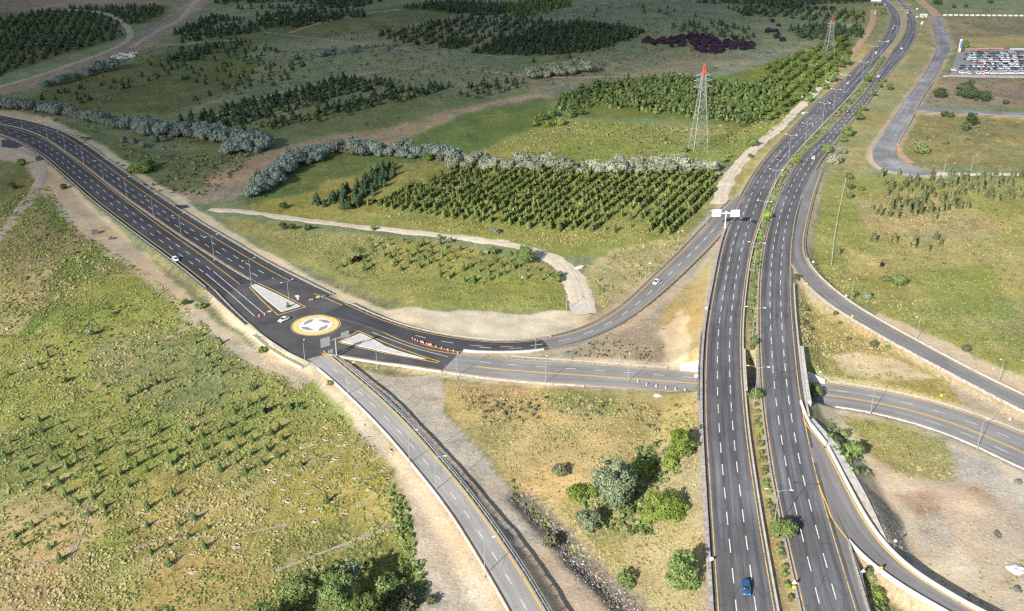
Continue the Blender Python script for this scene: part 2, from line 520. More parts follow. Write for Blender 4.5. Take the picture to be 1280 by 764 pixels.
HR_R = [(1070,764),(1034,644),(1019.8,600),(1008.8,540),(999.8,500),(993.5,440),(989.8,400),(987,350),(989,315),(992,280),(997,257),(1005,238.6),(1016,218),(1025.7,201),(1041.7,180.5),(1062,152),(1082.5,128.7),(1104.5,100),(1120,81.6),(1134,64),(1143.7,45.6),(1145,33),(1142,20),(1134,9.4),(1128,2)]
HL = Road(HL_L, HL_R, zHW, sh=(0.9, 0.9), sig=12, wsig=30, ext=(80, 160), bias=0.03)
HR = Road(HR_L, HR_R, zHW, sh=(0.9, 1.0), sig=12, wsig=30, ext=(80, 160), bias=0.03)

zWR = zfun([(0, 3.0), (250, 2.9), (285, 2.9), (330, 2.0), (400, 0.5), (425, 0.05), (440, 0.0)])
WR_L = [(400,369.2),(425,380),(450,391),(474,399.5),(497,407.7),(540,418.7),(571,425.8),(614.7,430.3),(657,429.5),(690,424),(727,413.8),(758.6,399),(783.7,380),(811.4,353),(841,326),(868,298),(890,274.6),(907,258),(921,244.7)]
WR_R = [(440,403),(469,410.5),(500,421),(540,432.5),(575,440),(606.8,441.5),(657,440.7),(700,434.4),(749,419),(780.5,402),(808.8,380),(833.4,359.4),(858.6,335.8),(886.8,307.6),(905,288),(917,272),(931,247)]
WR = Road(WR_L, WR_R, zWR, sh=(0.8, 0.8), sig=8, wsig=10, bias=-0.012)

zER = zfun([(200, 2.1), (280, 3.2), (330, 4.3), (360, 4.2), (420, 3.2), (500, 2.2), (560, 2.0)])
ER_L = [(1027,212),(1019,235),(1011.5,262),(1007,280),(1003.5,300),(1004,314),(1009.5,329),(1023,346),(1041.7,363),(1070,383.7),(1100,401.6),(1146,426.7),(1198,455),(1245,478.6),(1280,495.3)]
ER_R = [(1017,214),(1005,238.6),(997,257),(991,280),(988,300),(988,318),(993,335),(1001,346.5),(1019.7,365),(1048,387),(1080,406),(1132,436),(1183.7,463),(1237,491),(1280,513)]
ER = Road(ER_L, ER_R, zER, sh=(0.5, 0.5), sig=5, wsig=8, ext=(0, 70), bias=-0.012)

CR_L = [(533,441),(574,442),(614.7,447),(641,450),(700,452.5),(758.6,457),(813.5,461.7),(868.5,465.6),(950,472),(1030,479),(1083.7,485.6),(1121,492.6),(1156.6,499.8),(1213,517.5),(1280,543.6)]
CR_R = [(515,457.5),(552,462.7),(597.4,470.5),(651,475.6),(699.5,478.6),(760,482.5),(820,486),(860,489),(950,497),(1043,506),(1090,513),(1137,525.6),(1170.7,535),(1221.6,554),(1280,584.7)]
CR = Road(CR_L, CR_R, 0.0, sh=(0.7, 0.6), sig=10, wsig=14, ext=(0, 70), bias=-0.02)

zSR = zfun([(430, 0.0), (480, 0.2), (764, 0.6)])
SR_L = [(378,443),(389.4,450.4),(417.7,474),(442.8,497.6),(468,522.7),(493,548.6),(519,581),(550.7,618.6),(579,658.6),(595,686.4),(617,722.6),(640.5,764)]
SR_R = [(403,437),(410,444),(439.7,467.7),(461.7,486.6),(490,511.7),(526,550),(550.7,579),(574,606),(597.8,637.4),(634,689.6),(657.8,724),(680,764)]
SR = Road(SR_L, SR_R, zSR, sh=(0.6, 0.5), sig=9, wsig=12, ext=(0, 60), bias=-0.04)

zSE = zfun([(500, 6.5), (560, 6.5), (600, 6.3), (680, 5.2), (764, 3.9)])
SE_L = [(1014.5,562),(1024.5,609),(1034,632),(1038.7,645),(1049.7,662),(1060,676.5),(1080,697),(1115,724),(1154,747.5),(1186,766)]
SE_R = [(1031,558),(1052.8,598),(1064,622),(1077,645),(1091.4,667.6),(1115,696),(1146.4,722.6),(1185.7,746),(1223.4,766)]
SE = Road(SE_L, SE_R, zSE, sh=(0.3, 0.35), sig=6, wsig=10, ext=(0, 60), bias=0.0)
# the taper where it leaves the highway
WN_L = [(0,147),(31,153),(63,162),(88,174),(126,202),(157,224),(189,246.5),(213,263),(244,283),(283.5,306.4),(307,321),(338.5,339),(360,350),(399,369)]
WN_R = [(0,154.5),(31,160.5),(59.7,172.5),(83,190),(110,208.6),(133.5,227.4),(160,248),(191,269.5),(228.6,295.6),(268,321),(297.7,340),(319,353),(345,365.5),(378,383.5)]
WS_L = [(0,156.5),(31,163.5),(63,178.7),(94,201.5),(125.7,225.8),(154,248),(189,275),(220.7,297),(252,319),(289,346.7),(320.7,371.8),(348,394)]
WS_R = [(0,166),(23.6,175.6),(51.8,190.5),(75.4,210),(100.5,232),(119.4,249.4),(150,272.6),(181.4,296),(212.8,319),(239.6,338.6),(260,355),(289,381),(315,404)]
WN = Road(WN_L, WN_R, 0.0, sh=(3.2, 0.5), sig=14, wsig=20, ext=(90, 0), bias=0.0)
WS = Road(WS_L, WS_R, 0.0, sh=(0.8, 2.3), sig=14, wsig=20, ext=(90, 0), bias=0.004)

# service road, side lane
SV_L = [(1100,207),(1093,199),(1091,190),(1098,176),(1117,147.6),(1136,120),(1154.7,94),(1165.7,74),(1171.5,56.6),(1167.5,39),(1164,22)]
SV_R = [(1131,203),(1121,196.5),(1118.7,190),(1122,177.4),(1137.5,150.7),(1153,120),(1167,100),(1178,78),(1187.7,56.6),(1181.4,39),(1176,22)]
SV = Road(SV_L, SV_R, 2.0, sh=(0.3, 0.3), sig=8, wsig=12, bias=0.0)
SV2 = Road([(1093,199),(1100,208),(1110,214.5),(1140,218.6),(1167.5,219.5)], [(1120,196),(1128,203),(1140,208),(1155,212),(1167.5,214)], 2.0, sh=(0.2, 0.2), sig=5, bias=-0.02)
SL = Road([(1149,135.3),(1200,137.5),(1290,141.5)], [(1148,139),(1200,141.2),(1290,145.5)], 2.0, sh=(0.2, 0.2), sig=4, ext=(0, 100), bias=-0.02)

FW = Road([(1010.5,528),(1018,536.5),(1033,554),(1044,570),(1058,592),(1072,614),(1084,633),(1093,648),(1101,663),(1110,681)], [(1013,519),(1026,534),(1042,549),(1052,566),(1066,590),(1079,612),(1088,630),(1095,646),(1102,662),(1111,681)], zfun([(500,6.4),(560,6.4),(600,6.2),(650,5.6),(690,5.0)]), sh=(0.2, 0.15), sig=4, bias=-0.05, slope=.7)
ROADS = [HL, HR, WR, ER, SE, WN, WS, SV, SV2, SL, SR]
PLAZA = [(279,372),(300,356),(345,348),(372,352.5),(400,365.5),(425,376.8),(450,388.3),(474,397.3),(497,406),(540,418.3),(571,425.4),(575,440.5),(552,463.5),(500,456),(475,453),(426.4,445),(410,445.5),(389,452.5),(379,448.5),(363,441),(340,427.5),(328,418),(313,404),(289,382)]

# ------------------------------------------------------------------ terrain
def axis(lo, hi, step, far_lo, far_hi, grow):
    core = np.arange(lo, hi + step / 2, step)
    r = [core[-1]]; st = step
    while r[-1] < far_hi: st *= grow; r.append(r[-1] + st)
    l = [core[0]]; st = step
    while l[-1] > far_lo: st *= grow; l.append(l[-1] - st)
    return np.r_[np.array(l[:0:-1]), core, np.array(r[1:])]

GX = axis(-225, 225, 1.4, -2400, 2400, 1.028)
GY = axis(168, 500, 1.4, -700, 3600, 1.018)
XX, YY = np.meshgrid(GX, GY)                       # [iy, ix]

# natural lie of the land: (pixel, height)
NAT = [((60,700),-3.0),((250,700),-3.0),((430,700),-3.5),((60,500),-2.5),((250,500),-2.6),((380,520),-2.4),((100,330),-2.2),((30,240),-1.5),
       ((560,640),-1.8),((640,560),-1.4),((600,520),-1.2),((700,560),-1.2),((700,650),-2.8),((760,720),-3.5),((830,600),-1.5),((840,720),-1.0),((780,520),-0.6),
       ((700,400),0.6),((780,430),1.2),((600,395),-0.2),((560,340),-1.0),((400,300),-1.2),((650,260),-0.5),((800,250),0.6),((860,290),1.5),
       ((450,200),-1.0),((200,160),-1.2),((100,90),0.0),((500,90),0.0),((800,60),1.0),((1000,80),1.5),((880,180),0.8),((1060,60),2.0),
       ((1150,400),2.4),((1240,300),2.2),((1100,260),2.0),((1200,180),1.6),((1240,80),1.8),((1060,450),1.6),((1150,560),0.2),((1250,650),0.0),((1170,680),-0.2),((1100,640),0.3),((1120,740),0.6),((950,650),5.0)]
NP = np.array([P(x, y, 0)[:2] for (x, y), z in NAT]); NZ = np.array([z for _, z in NAT])
def natural(x, y):
    num = np.zeros_like(x); den = np.zeros_like(x)
    for (a, b), z in zip(NP, NZ):
        w = 1.0 / ((x - a) ** 2 + (y - b) ** 2 + 160.0) ** 1.5
        num += w * z; den += w
    h = num / den
    h += (fbm(x, y, 34, 3, 3) - 0.5) * 1.5
    far = np.clip((np.hypot(x, y) - 420) / 500, 0, 1)
    h += (fbm(x, y, 160, 5, 3) - 0.5) * 9.0 * far
    return h

def inpoly(px, py, poly):
    poly = np.asarray(poly, float); c = np.zeros(np.shape(px), bool); n = len(poly); j = n - 1
    for i in range(n):
        xi, yi = poly[i]; xj, yj = poly[j]
        k = ((yi > py) != (yj > py)) & (px < (xj - xi) * (py - yi) / ((yj - yi) if yj != yi else 1e-9) + xi)
        c ^= k; j = i
    return c

HN = natural(XX, YY)

def road_field(rd, reach=34.0):
    """distance outside the road's edge, its height and slope, on the terrain grid"""
    D = np.full(XX.shape, 1e9, np.float32); Z = np.zeros(XX.shape, np.float32); S = np.full(XX.shape, 0.55, np.float32)
    idx = np.unique(np.r_[np.arange(0, rd.n, 3), rd.n - 1])
    for a, b in zip(idx[:-1], idx[1:]):
        p, q = rd.C[a], rd.C[b]
        hl = rd.W[a] / 2 + rd.sh[0]; hr = rd.W[a] / 2 + rd.sh[1]
        m = max(hl, hr) + reach
        x0, x1 = sorted((p[0], q[0])); y0, y1 = sorted((p[1], q[1]))
        i0, i1 = np.searchsorted(GX, [x0 - m, x1 + m]); j0, j1 = np.searchsorted(GY, [y0 - m, y1 + m])
        if i1 <= i0 or j1 <= j0: continue
        X = XX[j0:j1, i0:i1]; Y = YY[j0:j1, i0:i1]
        d = q[:2] - p[:2]; L2 = d @ d
        t = np.clip(((X - p[0]) * d[0] + (Y - p[1]) * d[1]) / L2, 0, 1)
        ox = X - p[0] - t * d[0]; oy = Y - p[1] - t * d[1]
        side = ox * rd.N[a, 0] + oy * rd.N[a, 1]
        e = np.hypot(ox, oy) - np.where(side > 0, hl, hr)
        sub = D[j0:j1, i0:i1]; k = e < sub
        sub[k] = e[k]; Z[j0:j1, i0:i1][k] = (p[2] + t * (q[2] - p[2]))[k]
        S[j0:j1, i0:i1][k] = rd.slope[a]
    return D, Z, S

iA = SE.near(1115, 710, 4.8)
SE.slope[:] = 0.62; SE.slope[iA:] = 2.2
LO = np.full(XX.shape, -1e9); UP = np.full(XX.shape, 1e9)
DH = np.full(XX.shape, 1e9); DALL = np.full(XX.shape, 1e9)
FIELD = {}
for nm, rd in (('HL',HL),('HR',HR),('WR',WR),('ER',ER),('SE',SE),('WN',WN),('WS',WS),('SV',SV),('SV2',SV2),('SL',SL),('SR',SR),('FW',FW)):
    D, Z, S = road_field(rd); FIELD[nm] = D
    inside = D <= 0
    lo = Z - 0.16 - np.where(inside, 0.25, 0.0) - np.clip(D, 0, None) * S
    up = Z - 0.16 - np.where(inside, 0.25, 0.0) + np.clip(D - 1.0, 0, None) * 0.5
    LO = np.where(D < 33, np.maximum(LO, lo), LO); 
    UP = np.where(D < 33, np.minimum(UP, up), UP)
    if nm in ('HL', 'HR'): DH = np.minimum(DH, D)
    DALL = np.minimum(DALL, D)
PX0, PY0 = pix(XX, YY, np.zeros_like(XX))
plz = inpoly(PX0, PY0, PLAZA)
# median of the highway is a level planter
med = (FIELD['HL'] < 7) & (FIELD['HR'] < 7)
H = np.minimum(np.maximum(HN, LO), np.maximum(UP, LO))
H = np.where(plz, -0.3, H)
# ditch full of rubble between the apron and the scrub
DITCH = [(655,622),(675,640),(700,662),(722,690),(745,712),(770,735),(792,764)]
dp = resample(catmull([P(x, y, -2) for x, y in DITCH]), 2.0)
dd = np.full(XX.shape, 1e9)
for q in dp: dd = np.minimum(dd, np.hypot(XX - q[0], YY - q[1]))
H = np.where((dd < 9) & (DALL > 1.5), H - 2.3 * np.clip(1 - dd / 5.0, 0, 1) ** 0.8, H)
# the crossing road is cut through the highway's bank
D, Z, S = road_field(CR); FIELD['CR'] = D
under = DH < 0.6
sl = np.where(under, 9.0, 0.75)
up = Z - 0.16 - np.where(D <= 0, 0.25, 0.0) + np.clip(D - 0.7, 0, None) * sl
lo = Z - 0.16 - np.where(D <= 0, 0.25, 0.0) - np.clip(D, 0, None) * 0.6
H = np.where(D < 30, np.maximum(np.minimum(H, up), np.where(DALL > 0.5, lo, -1e9)), H)
CRCUT = (D < 12)
DALL = np.minimum(DALL, D)
rough = (fbm(XX, YY, 5.0, 9, 3) - 0.5) * 0.55 + (fbm(XX, YY, 1.9, 12, 2) - 0.5) * 0.25
H = H + np.where(DALL > 0.3, rough * np.clip(DALL / 4.0, 0, 1), 0)

print("terrain", GX[0], GX[-1], GY[0], GY[-1], H.min(), H.max(), H.shape)
def ground(x, y):
    """height of the terrain"""
    i = int(np.clip(np.searchsorted(GX, x) - 1, 0, len(GX) - 2)); j = int(np.clip(np.searchsorted(GY, y) - 1, 0, len(GY) - 2))
    fx = (x - GX[i]) / (GX[i + 1] - GX[i]); fy = (y - GY[j]) / (GY[j + 1] - GY[j])
    return float((H[j, i] * (1 - fx) + H[j, i + 1] * fx) * (1 - fy) + (H[j + 1, i] * (1 - fx) + H[j + 1, i + 1] * fx) * fy)

def groundv(x, y):
    i = np.clip(np.searchsorted(GX, x) - 1, 0, len(GX) - 2); j = np.clip(np.searchsorted(GY, y) - 1, 0, len(GY) - 2)
    fx = (x - GX[i]) / (GX[i + 1] - GX[i]); fy = (y - GY[j]) / (GY[j + 1] - GY[j])
    return (H[j, i] * (1 - fx) + H[j, i + 1] * fx) * (1 - fy) + (H[j + 1, i] * (1 - fx) + H[j + 1, i + 1] * fx) * fy

def G(px, py, z0=0.0):
    """the point of the ground seen at a photo pixel"""
    z = z0
    for _ in range(6):
        x, y, _z = P(px, py, z); z = ground(x, y)
    return (x, y, z)
# ------------------------------------------------------------------ what grows or lies where (true colours of the ground, patch by patch)
# (polygon in photo pixels, look in sun, dry, bare, gravel, lush, feather px)
Z_ = [
 ([(-400,-60),(1700,-60),(1700,330),(-400,330)], (122,137,108), .35,.2,.0,.2, 30),
 ([(-60,-40),(240,-40),(215,8),(80,14),(-60,24)], (128,112,100), .3,.5,.0,.0, 6),
 ([(-60,20),(60,12),(130,18),(160,45),(110,62),(-60,112)], (100,104,72), .2,.1,0,.2, 5),
 ([(60,12),(215,5),(205,22),(165,34),(150,24),(130,16)], (100,104,72), .2,.1,0,.2, 4),
 ([(165,50),(245,-5),(265,0),(215,42),(175,66),(120,80),(40,110),(-40,135),(-40,122),(60,95)], (146,128,112), .3,.6,.1,0, 4),
 ([(225,60),(330,30),(520,5),(640,20),(600,25),(420,45),(300,75)], (116,122,84), .2,.1,0,.2, 8),
 ([(320,55),(420,48),(640,75),(640,110),(480,105),(380,95),(300,85)], (132,144,116), .35,.1,0,.1, 10),
 ([(30,125),(110,95),(215,62),(330,75),(300,110),(200,145),(100,140)], (112,116,76), .2,.1,0,.25, 8),
 ([(470,40),(600,15),(660,25),(640,62),(590,62),(480,55)], (140,138,112), .35,.15,0,0, 6),
 ([(700,10),(870,0),(940,30),(840,40),(760,32)], (124,138,112), .3,.1,0,.1, 8),
 ([(640,95),(760,75),(900,66),(1000,60),(960,80),(860,98),(740,108),(660,118)], (130,132,116), .4,.2,0,.05, 8),
 ([(180,170),(320,160),(420,130),(560,118),(660,115),(600,142),(470,160),(330,180),(250,185)], (116,124,90), .2,.1,0,.2, 8),
 ([(190,250),(250,225),(330,190),(420,168),(480,160),(560,138),(690,112),(690,124),(600,147),(480,182),(330,238),(260,256)], (152,134,118), .45,.5,0,0, 7),
 ([(480,185),(590,140),(680,122),(700,150),(640,172),(590,192)], (100,118,68), .15,.0,0,.4, 7),
 ([(0,160),(80,150),(200,190),(300,185),(250,235),(200,240),(130,192)], (112,122,86), .2,.1,0,.2, 8),
 ([(640,168),(700,148),(880,158),(960,150),(1010,132),(960,170),(920,200),(880,212),(640,205),(600,190)], (142,148,78), .3,.08,0,.25, 7),
 ([(680,128),(740,104),(830,96),(900,98),(1060,45),(1080,60),(1000,140),(940,160),(830,150),(740,150)], (118,126,68), .2,0,0,.3, 8),
 ([(300,245),(350,205),(480,182),(560,200),(480,208),(380,250),(320,262)], (106,118,74), .2,.1,0,.3, 6),
 ([(300,262),(400,236),(470,205),(560,206),(900,216),(900,250),(850,305),(740,318),(640,300),(470,284)], (138,140,72), .42,.12,0,.15, 6),
 ([(430,268),(560,288),(700,305),(850,292),(840,310),(700,322),(560,292)], (142,150,80), .3,.1,0,.3, 6),
 ([(720,345),(770,308),(850,295),(870,305),(810,350),(755,385),(736,372)], (164,156,122), .55,.35,.1,.0, 7),
 ([(1020,-20),(1140,-30),(1150,60),(1090,110),(1040,90),(1075,50)], (134,136,96), .35,.2,0,.15, 8),
 ([(880,262),(930,200),(1000,150),(1040,104),(1062,60),(1090,55),(1052,112),(1000,168),(955,222),(915,262)], (164,158,106), .45,.3,0,.1, 5),
 ([(1035,195),(1100,105),(1140,30),(1152,5),(1172,22),(1170,60),(1150,100),(1095,185),(1095,220),(1035,232)], (152,148,106), .38,.25,0,.12, 6),
 ([(1176,20),(1700,20),(1700,60),(1192,58)], (132,124,104), .4,.3,0,0, 6),
 ([(1205,48),(1300,45),(1300,60),(1200,60)], (172,158,106), .6,.2,0,.0, 4),
 ([(1160,96),(1700,96),(1700,140),(1150,132)], (132,120,108), .4,.4,0,0, 5),
 ([(1125,150),(1160,142),(1700,148),(1700,215),(1150,208),(1122,190)], (134,130,88), .4,.15,0,.1, 6),
 # right meadow
 ([(1012,340),(1030,215),(1160,222),(1700,225),(1700,700),(1280,482),(1150,416),(1050,368)], (150,152,88), .35,.12,0,.15, 8),
 ([(1040,262),(1088,268),(1110,325),(1170,345),(1100,352),(1028,330)], (144,152,86), .25,.08,0,.25, 16),
 ([(1066,255),(1130,238),(1220,262),(1270,285),(1190,312),(1090,300)], (160,148,112), .5,.3,0,0, 16),
 ([(1056,312),(1112,326),(1132,350),(1065,346)], (176,160,108), .6,.35,0,0, 14),
 ([(1090,300),(1280,300),(1280,420),(1180,400),(1110,350)], (158,152,100), .5,.15,0,.1, 16),
 ([(1130,340),(1240,330),(1270,400),(1170,395)], (146,154,86), .3,.1,0,.25, 12),
 ([(1096,392),(1130,402),(1200,436),(1300,480),(1300,500),(1180,452),(1090,404)], (196,182,156), .3,.9,.2,0, 5),
 ([(1000,340),(1045,372),(1080,402),(1200,480),(1300,526),(1300,545),(1180,508),(1030,478),(992,470),(992,380)], (152,144,88), .5,.2,0,.1, 5),
 ([(1008,352),(1030,372),(1040,380),(1004,372)], (176,158,128), .4,.6,.2,0, 4),
 ([(1036,446),(1070,440),(1120,450),(1172,472),(1130,479),(1060,468)], (216,198,162), .3,1.,.1,0, 7),
 ([(1175,472),(1300,530),(1300,548),(1215,516)], (178,166,148), .2,.7,.6,0, 5),
 # ground south of the crossing road, right
 ([(1028,500),(1090,515),(1180,540),(1300,592),(1700,700),(1700,900),(1200,900),(1110,700),(1050,590)], (208,194,172), .2,.8,.3,0, 6),
 ([(1150,555),(1230,575),(1300,640),(1240,640),(1170,600)], (182,174,162), .1,.6,.6,0, 14),
 ([(1138,652),(1165,640),(1200,646),(1208,672),(1190,690),(1160,684)], (180,172,160), .15,.6,.5,0, 12),
 ([(1120,620),(1180,605),(1200,625),(1150,650)], (168,142,124), .3,.7,.1,.05, 12),
 ([(1225,612),(1270,625),(1300,680),(1270,690)], (196,170,148), .3,.8,.1,0, 14),
 ([(1170,610),(1230,600),(1260,640),(1210,650)], (172,146,128), .3,.6,.2,0, 12),
 ([(1215,690),(1260,670),(1290,720),(1240,740)], (178,158,128), .5,.5,.1,0, 14),
 ([(1160,600),(1230,615),(1290,690),(1240,740),(1190,660)], (206,184,160), .3,.8,.2,0, 14),
 ([(1080,640),(1130,660),(1180,735),(1140,720)], (190,180,164), .1,.8,.4,0, 8),
 ([(1050,520),(1110,522),(1180,548),(1195,600),(1130,596),(1080,566)], (150,148,96), .5,.45,.1,.2, 14),
 ([(1004,520),(1030,530),(1070,585),(1120,650),(1160,720),(1120,702),(1080,650),(1040,575)], (142,138,128), .1,.4,1.,0, 4),
 # left side
 ([(-400,330),(150,322),(250,392),(320,440),(390,478),(480,552),(520,650),(545,780),(600,1000),(-400,1000)], (140,150,78), .4,.25,.05,.2, 10),
 ([(-60,400),(120,338),(190,345),(290,425),(330,480),(200,505),(60,520),(-60,540)], (150,158,82), .3,.2,0,.25, 14),
 ([(100,430),(260,400),(330,480),(230,520),(140,480)], (136,142,98), .3,.15,.05,.2, 20),
 ([(-60,545),(60,530),(80,600),(-60,640)], (130,138,84), .3,.25,.05,.2, 20),
 ([(-60,640),(60,612),(140,640),(100,700),(60,780),(-60,780)], (164,150,104), .55,.4,.05,.05, 26),
 ([(150,600),(330,560),(400,640),(280,700),(160,700)], (148,142,84), .5,.3,.05,.1, 20),
 ([(330,500),(470,540),(510,640),(470,690),(330,650)], (154,148,74), .5,.3,.0,.15, 18),
 ([(180,690),(330,690),(345,790),(170,790)], (168,150,92), .6,.3,0,.08, 22),
 ([(340,680),(430,650),(500,690),(520,790),(340,790)], (120,122,66), .4,.15,0,.3, 14),
 ([(480,560),(512,600),(520,690),(500,680),(490,610)], (118,140,60), .15,.0,0,.5, 8),
 ([(-60,180),(30,198),(48,228),(20,270),(-60,310)], (112,116,76), .3,.2,.1,.2, 6),
 ([(-60,310),(40,250),(90,290),(190,345),(120,342),(60,372),(-60,430)], (132,122,88), .5,.45,.05,.15, 8),
 ([(60,260),(100,262),(105,290),(70,290)], (110,126,66), .1,.1,0,.5, 6),
 ([(-40,372),(70,332),(80,345),(60,396),(0,424),(-40,430)], (168,156,118), .8,.3,0,0, 6),
 ([(80,318),(150,305),(180,335),(120,340),(60,400),(20,430)], (112,128,66), .2,.1,0,.4, 6),
 ([(-60,150),(40,182),(62,205),(120,258),(200,338),(300,428),(386,472),(372,488),(280,436),(180,352),(95,290),(48,236),(30,205),(-60,190)], (184,170,148), .2,.9,.2,0, 5),
 ([(-60,128),(60,146),(130,184),(210,236),(290,290),(380,340),(480,388),(520,400),(520,420),(470,404),(370,356),(280,308),(200,256),(130,206),(60,160),(-60,146)], (204,190,164), .1,1.,.1,0, 3),
 ([(478,392),(505,384),(560,388),(600,386),(650,392),(700,388),(738,392),(734,410),(690,426),(640,434),(570,430),(520,416)], (222,206,178), .15,1.,.1,0, 4),
 ([(280,272),(470,292),(662,320),(706,352),(712,384),(650,388),(600,384),(560,386),(505,382),(440,356),(370,328),(300,290)], (148,148,88), .42,.2,.0,.15, 5),
 ([(505,350),(600,330),(700,352),(710,386),(600,385),(520,380)], (152,156,84), .3,.1,0,.25, 10),
 ([(256,356),(290,387),(315,410),(345,434),(390,458),(384,470),(335,448),(300,418),(266,384)], (226,208,174), .1,1.,.1,0, 3),
 # wedge between the west ramp and the crossing road
 ([(688,450),(720,428),(790,402),(850,348),(905,290),(884,400),(874,462),(780,456)], (168,158,144), .25,.5,.8,0, 5),
 ([(700,440),(770,410),(820,420),(830,455),(740,452)], (160,146,128), .4,.5,.6,.05, 10),
 ([(830,380),(870,340),(905,292),(888,380),(874,462),(826,452)], (172,154,104), .6,.4,.1,.1, 6),
 ([(826,420),(850,385),(862,400),(862,455),(828,452)], (214,198,164), .3,1.,.2,0, 5),
 # scrub between the south ramp and the highway
 ([(545,476),(700,482),(872,490),(884,560),(900,790),(790,790),(700,672),(640,604),(570,530)], (166,152,102), .55,.35,.0,.12, 8),
 ([(560,480),(660,482),(650,520),(590,510)], (168,138,104), .6,.4,0,.05, 8),
 ([(640,505),(740,530),(775,552),(750,600),(700,620),(650,612),(625,570)], (196,170,120), .75,.35,0,.0, 12),
 ([(680,484),(780,488),(770,520),(690,510)], (140,142,88), .4,.2,0,.2, 10),
 ([(690,630),(800,650),(790,720),(740,690)], (150,144,90), .5,.3,0,.2, 12),
 ([(800,560),(882,540),(900,790),(800,790),(780,720)], (178,162,122), .55,.45,.05,.08, 12),
 ([(420,458),(470,466),(552,474),(556,520),(622,588),(662,640),(722,706),(792,768),(830,830),(690,830),(640,690),(575,592),(500,518),(430,468)], (184,176,164), .1,.5,.6,0, 4),
 ([(640,690),(690,690),(740,740),(790,790),(690,790)], (182,164,144), .2,.8,.4,0, 8),
 ([(380,468),(420,488),(480,548),(540,612),(600,700),(650,790),(535,790),(512,670),(488,585),(430,512)], (192,180,162), .15,.7,.6,0, 5),
]
def _rows():
    a = np.array(P(100, 640, -2.5)[:2]); b = np.array(P(280, 560, -2.5)[:2]); e = (b - a) / np.linalg.norm(b - a); f = np.array([-e[1], e[0]])
    return (XX - a[0]) * f[0] + (YY - a[1]) * f[1], (XX - a[0]) * e[0] + (YY - a[1]) * e[1]
TX0, TX1, TY0, TY1 = -760, 760, 120, 1900
ii0, ii1 = np.searchsorted(GX, [TX0, TX1]); jj0, jj1 = np.searchsorted(GY, [TY0, TY1])
wx = (fbm(XX, YY, 14, 21, 3) - .5); wy = (fbm(XX, YY, 14, 31, 3) - .5)
QX, QY = pix(XX, YY, H)
scale_px = np.clip(1100.0 / np.maximum(np.hypot(XX, YY), 100), .6, 5)
QX = QX + wx * 12 * scale_px * .5; QY = QY + wy * 7 * scale_px * .5
tint = np.empty(XX.shape + (3,)); tint[:] = alb(132, 134, 102)
mask = np.zeros(XX.shape + (4,)); mask[:] = (.35, .15, 0, .1)
inview = (YY > 90) & (YY < 2500)
def blend(w, c, mk):
    global tint, mask
    w = w[..., None]
    tint = tint * (1 - w) + np.array(c) * w
    mask = mask * (1 - w) + np.array(mk) * w

def soft_poly(poly, f):
    poly = np.asarray(poly, float)
    x0, y0 = poly.min(0) - 3 * f; x1, y1 = poly.max(0) + 3 * f
    sel = inview & (QX > x0) & (QX < x1) & (QY > y0) & (QY < y1)
    w = np.zeros(XX.shape)
    if not sel.any(): return w
    px, py = QX[sel], QY[sel]
    d = np.full(px.shape, 1e9)
    n = len(poly)
    for i in range(n):
        a = poly[i]; b = poly[(i + 1) % n]; e = b - a
        t = np.clip(((px - a[0]) * e[0] + (py - a[1]) * e[1]) / max(e @ e, 1e-9), 0, 1)
        d = np.minimum(d, np.hypot(px - a[0] - t * e[0], (py - a[1] - t * e[1]) * 1.3))
    s = np.where(inpoly(px, py, poly), d, -d)
    w[sel] = np.clip(s / (2 * f) + 0.5, 0, 1)
    w = w * w * (3 - 2 * w)
    return w
for poly, c, a, b, g_, l, f in Z_:
    blend(soft_poly(poly, f * .6), alb(*c), (a, b, g_, l))
# the planted median and the foot of every road
w = np.clip(1 - np.maximum(FIELD['HL'], FIELD['HR']) / 1.5 + 4, 0, 1) * (np.maximum(FIELD['HL'], FIELD['HR']) < 6.5)
blend(w * 0.9, alb(176, 158, 116), (.6, .45, 0, .1))
for nm, ww in (('HL', 2.0), ('HR', 1.6), ('WR', 3.2), ('ER', 2.0), ('CR', 1.6), ('SR', 2.4), ('SE', 2.0), ('SV', 2.2), ('SV2', 2.2), ('SL', 1.5)):
    d = FIELD[nm] + wx * 1.6
    w = np.clip(1 - (d - ww) / (ww * .8), 0, 1) * (FIELD[nm] > -3)
    if nm in ('HL', 'HR'): w = w * np.where(np.maximum(FIELD['HL'], FIELD['HR']) < 6.5, 0, .6)
    blend(w * 0.75, alb(184, 168, 144), (.25, .8, .3, 0))
w = np.clip(1 - dd / 5.5, 0, 1)
blend(np.clip(w * 2, 0, 1), alb(120, 112, 104), (.3, .5, .8, .0))

rv, ru = _rows()
lf = soft_poly([(-80,500),(120,530),(330,495),(480,545),(515,650),(500,700),(330,700),(200,780),(-80,780)], 8)
rowm = np.clip(np.cos(2 * math.pi * (rv + (fbm(XX, YY, 25, 77, 2) - .5) * 3) / 6.2) * 1.6 - .5, 0, 1) * np.clip((fbm(ru, rv * 3, 30, 78, 3) - .42) * 6, 0, 1) * lf
mask[..., 1] = np.clip(mask[..., 1] + .65 * rowm, 0, 1.2); mask[..., 0] = np.clip(mask[..., 0] + .2 * rowm, 0, 1)
far_ = np.clip((np.hypot(XX, YY) - 480) / 150, 0, 1) * (DALL > 6)
patchy = np.clip((fbm(XX, YY, 75, 81, 4) - .45) * 5, 0, 1)
mask[..., 3] += far_ * .35 * patchy; mask[..., 1] += far_ * .25 * np.clip((fbm(XX, YY, 60, 87, 4) - .52) * 6, 0, 1)

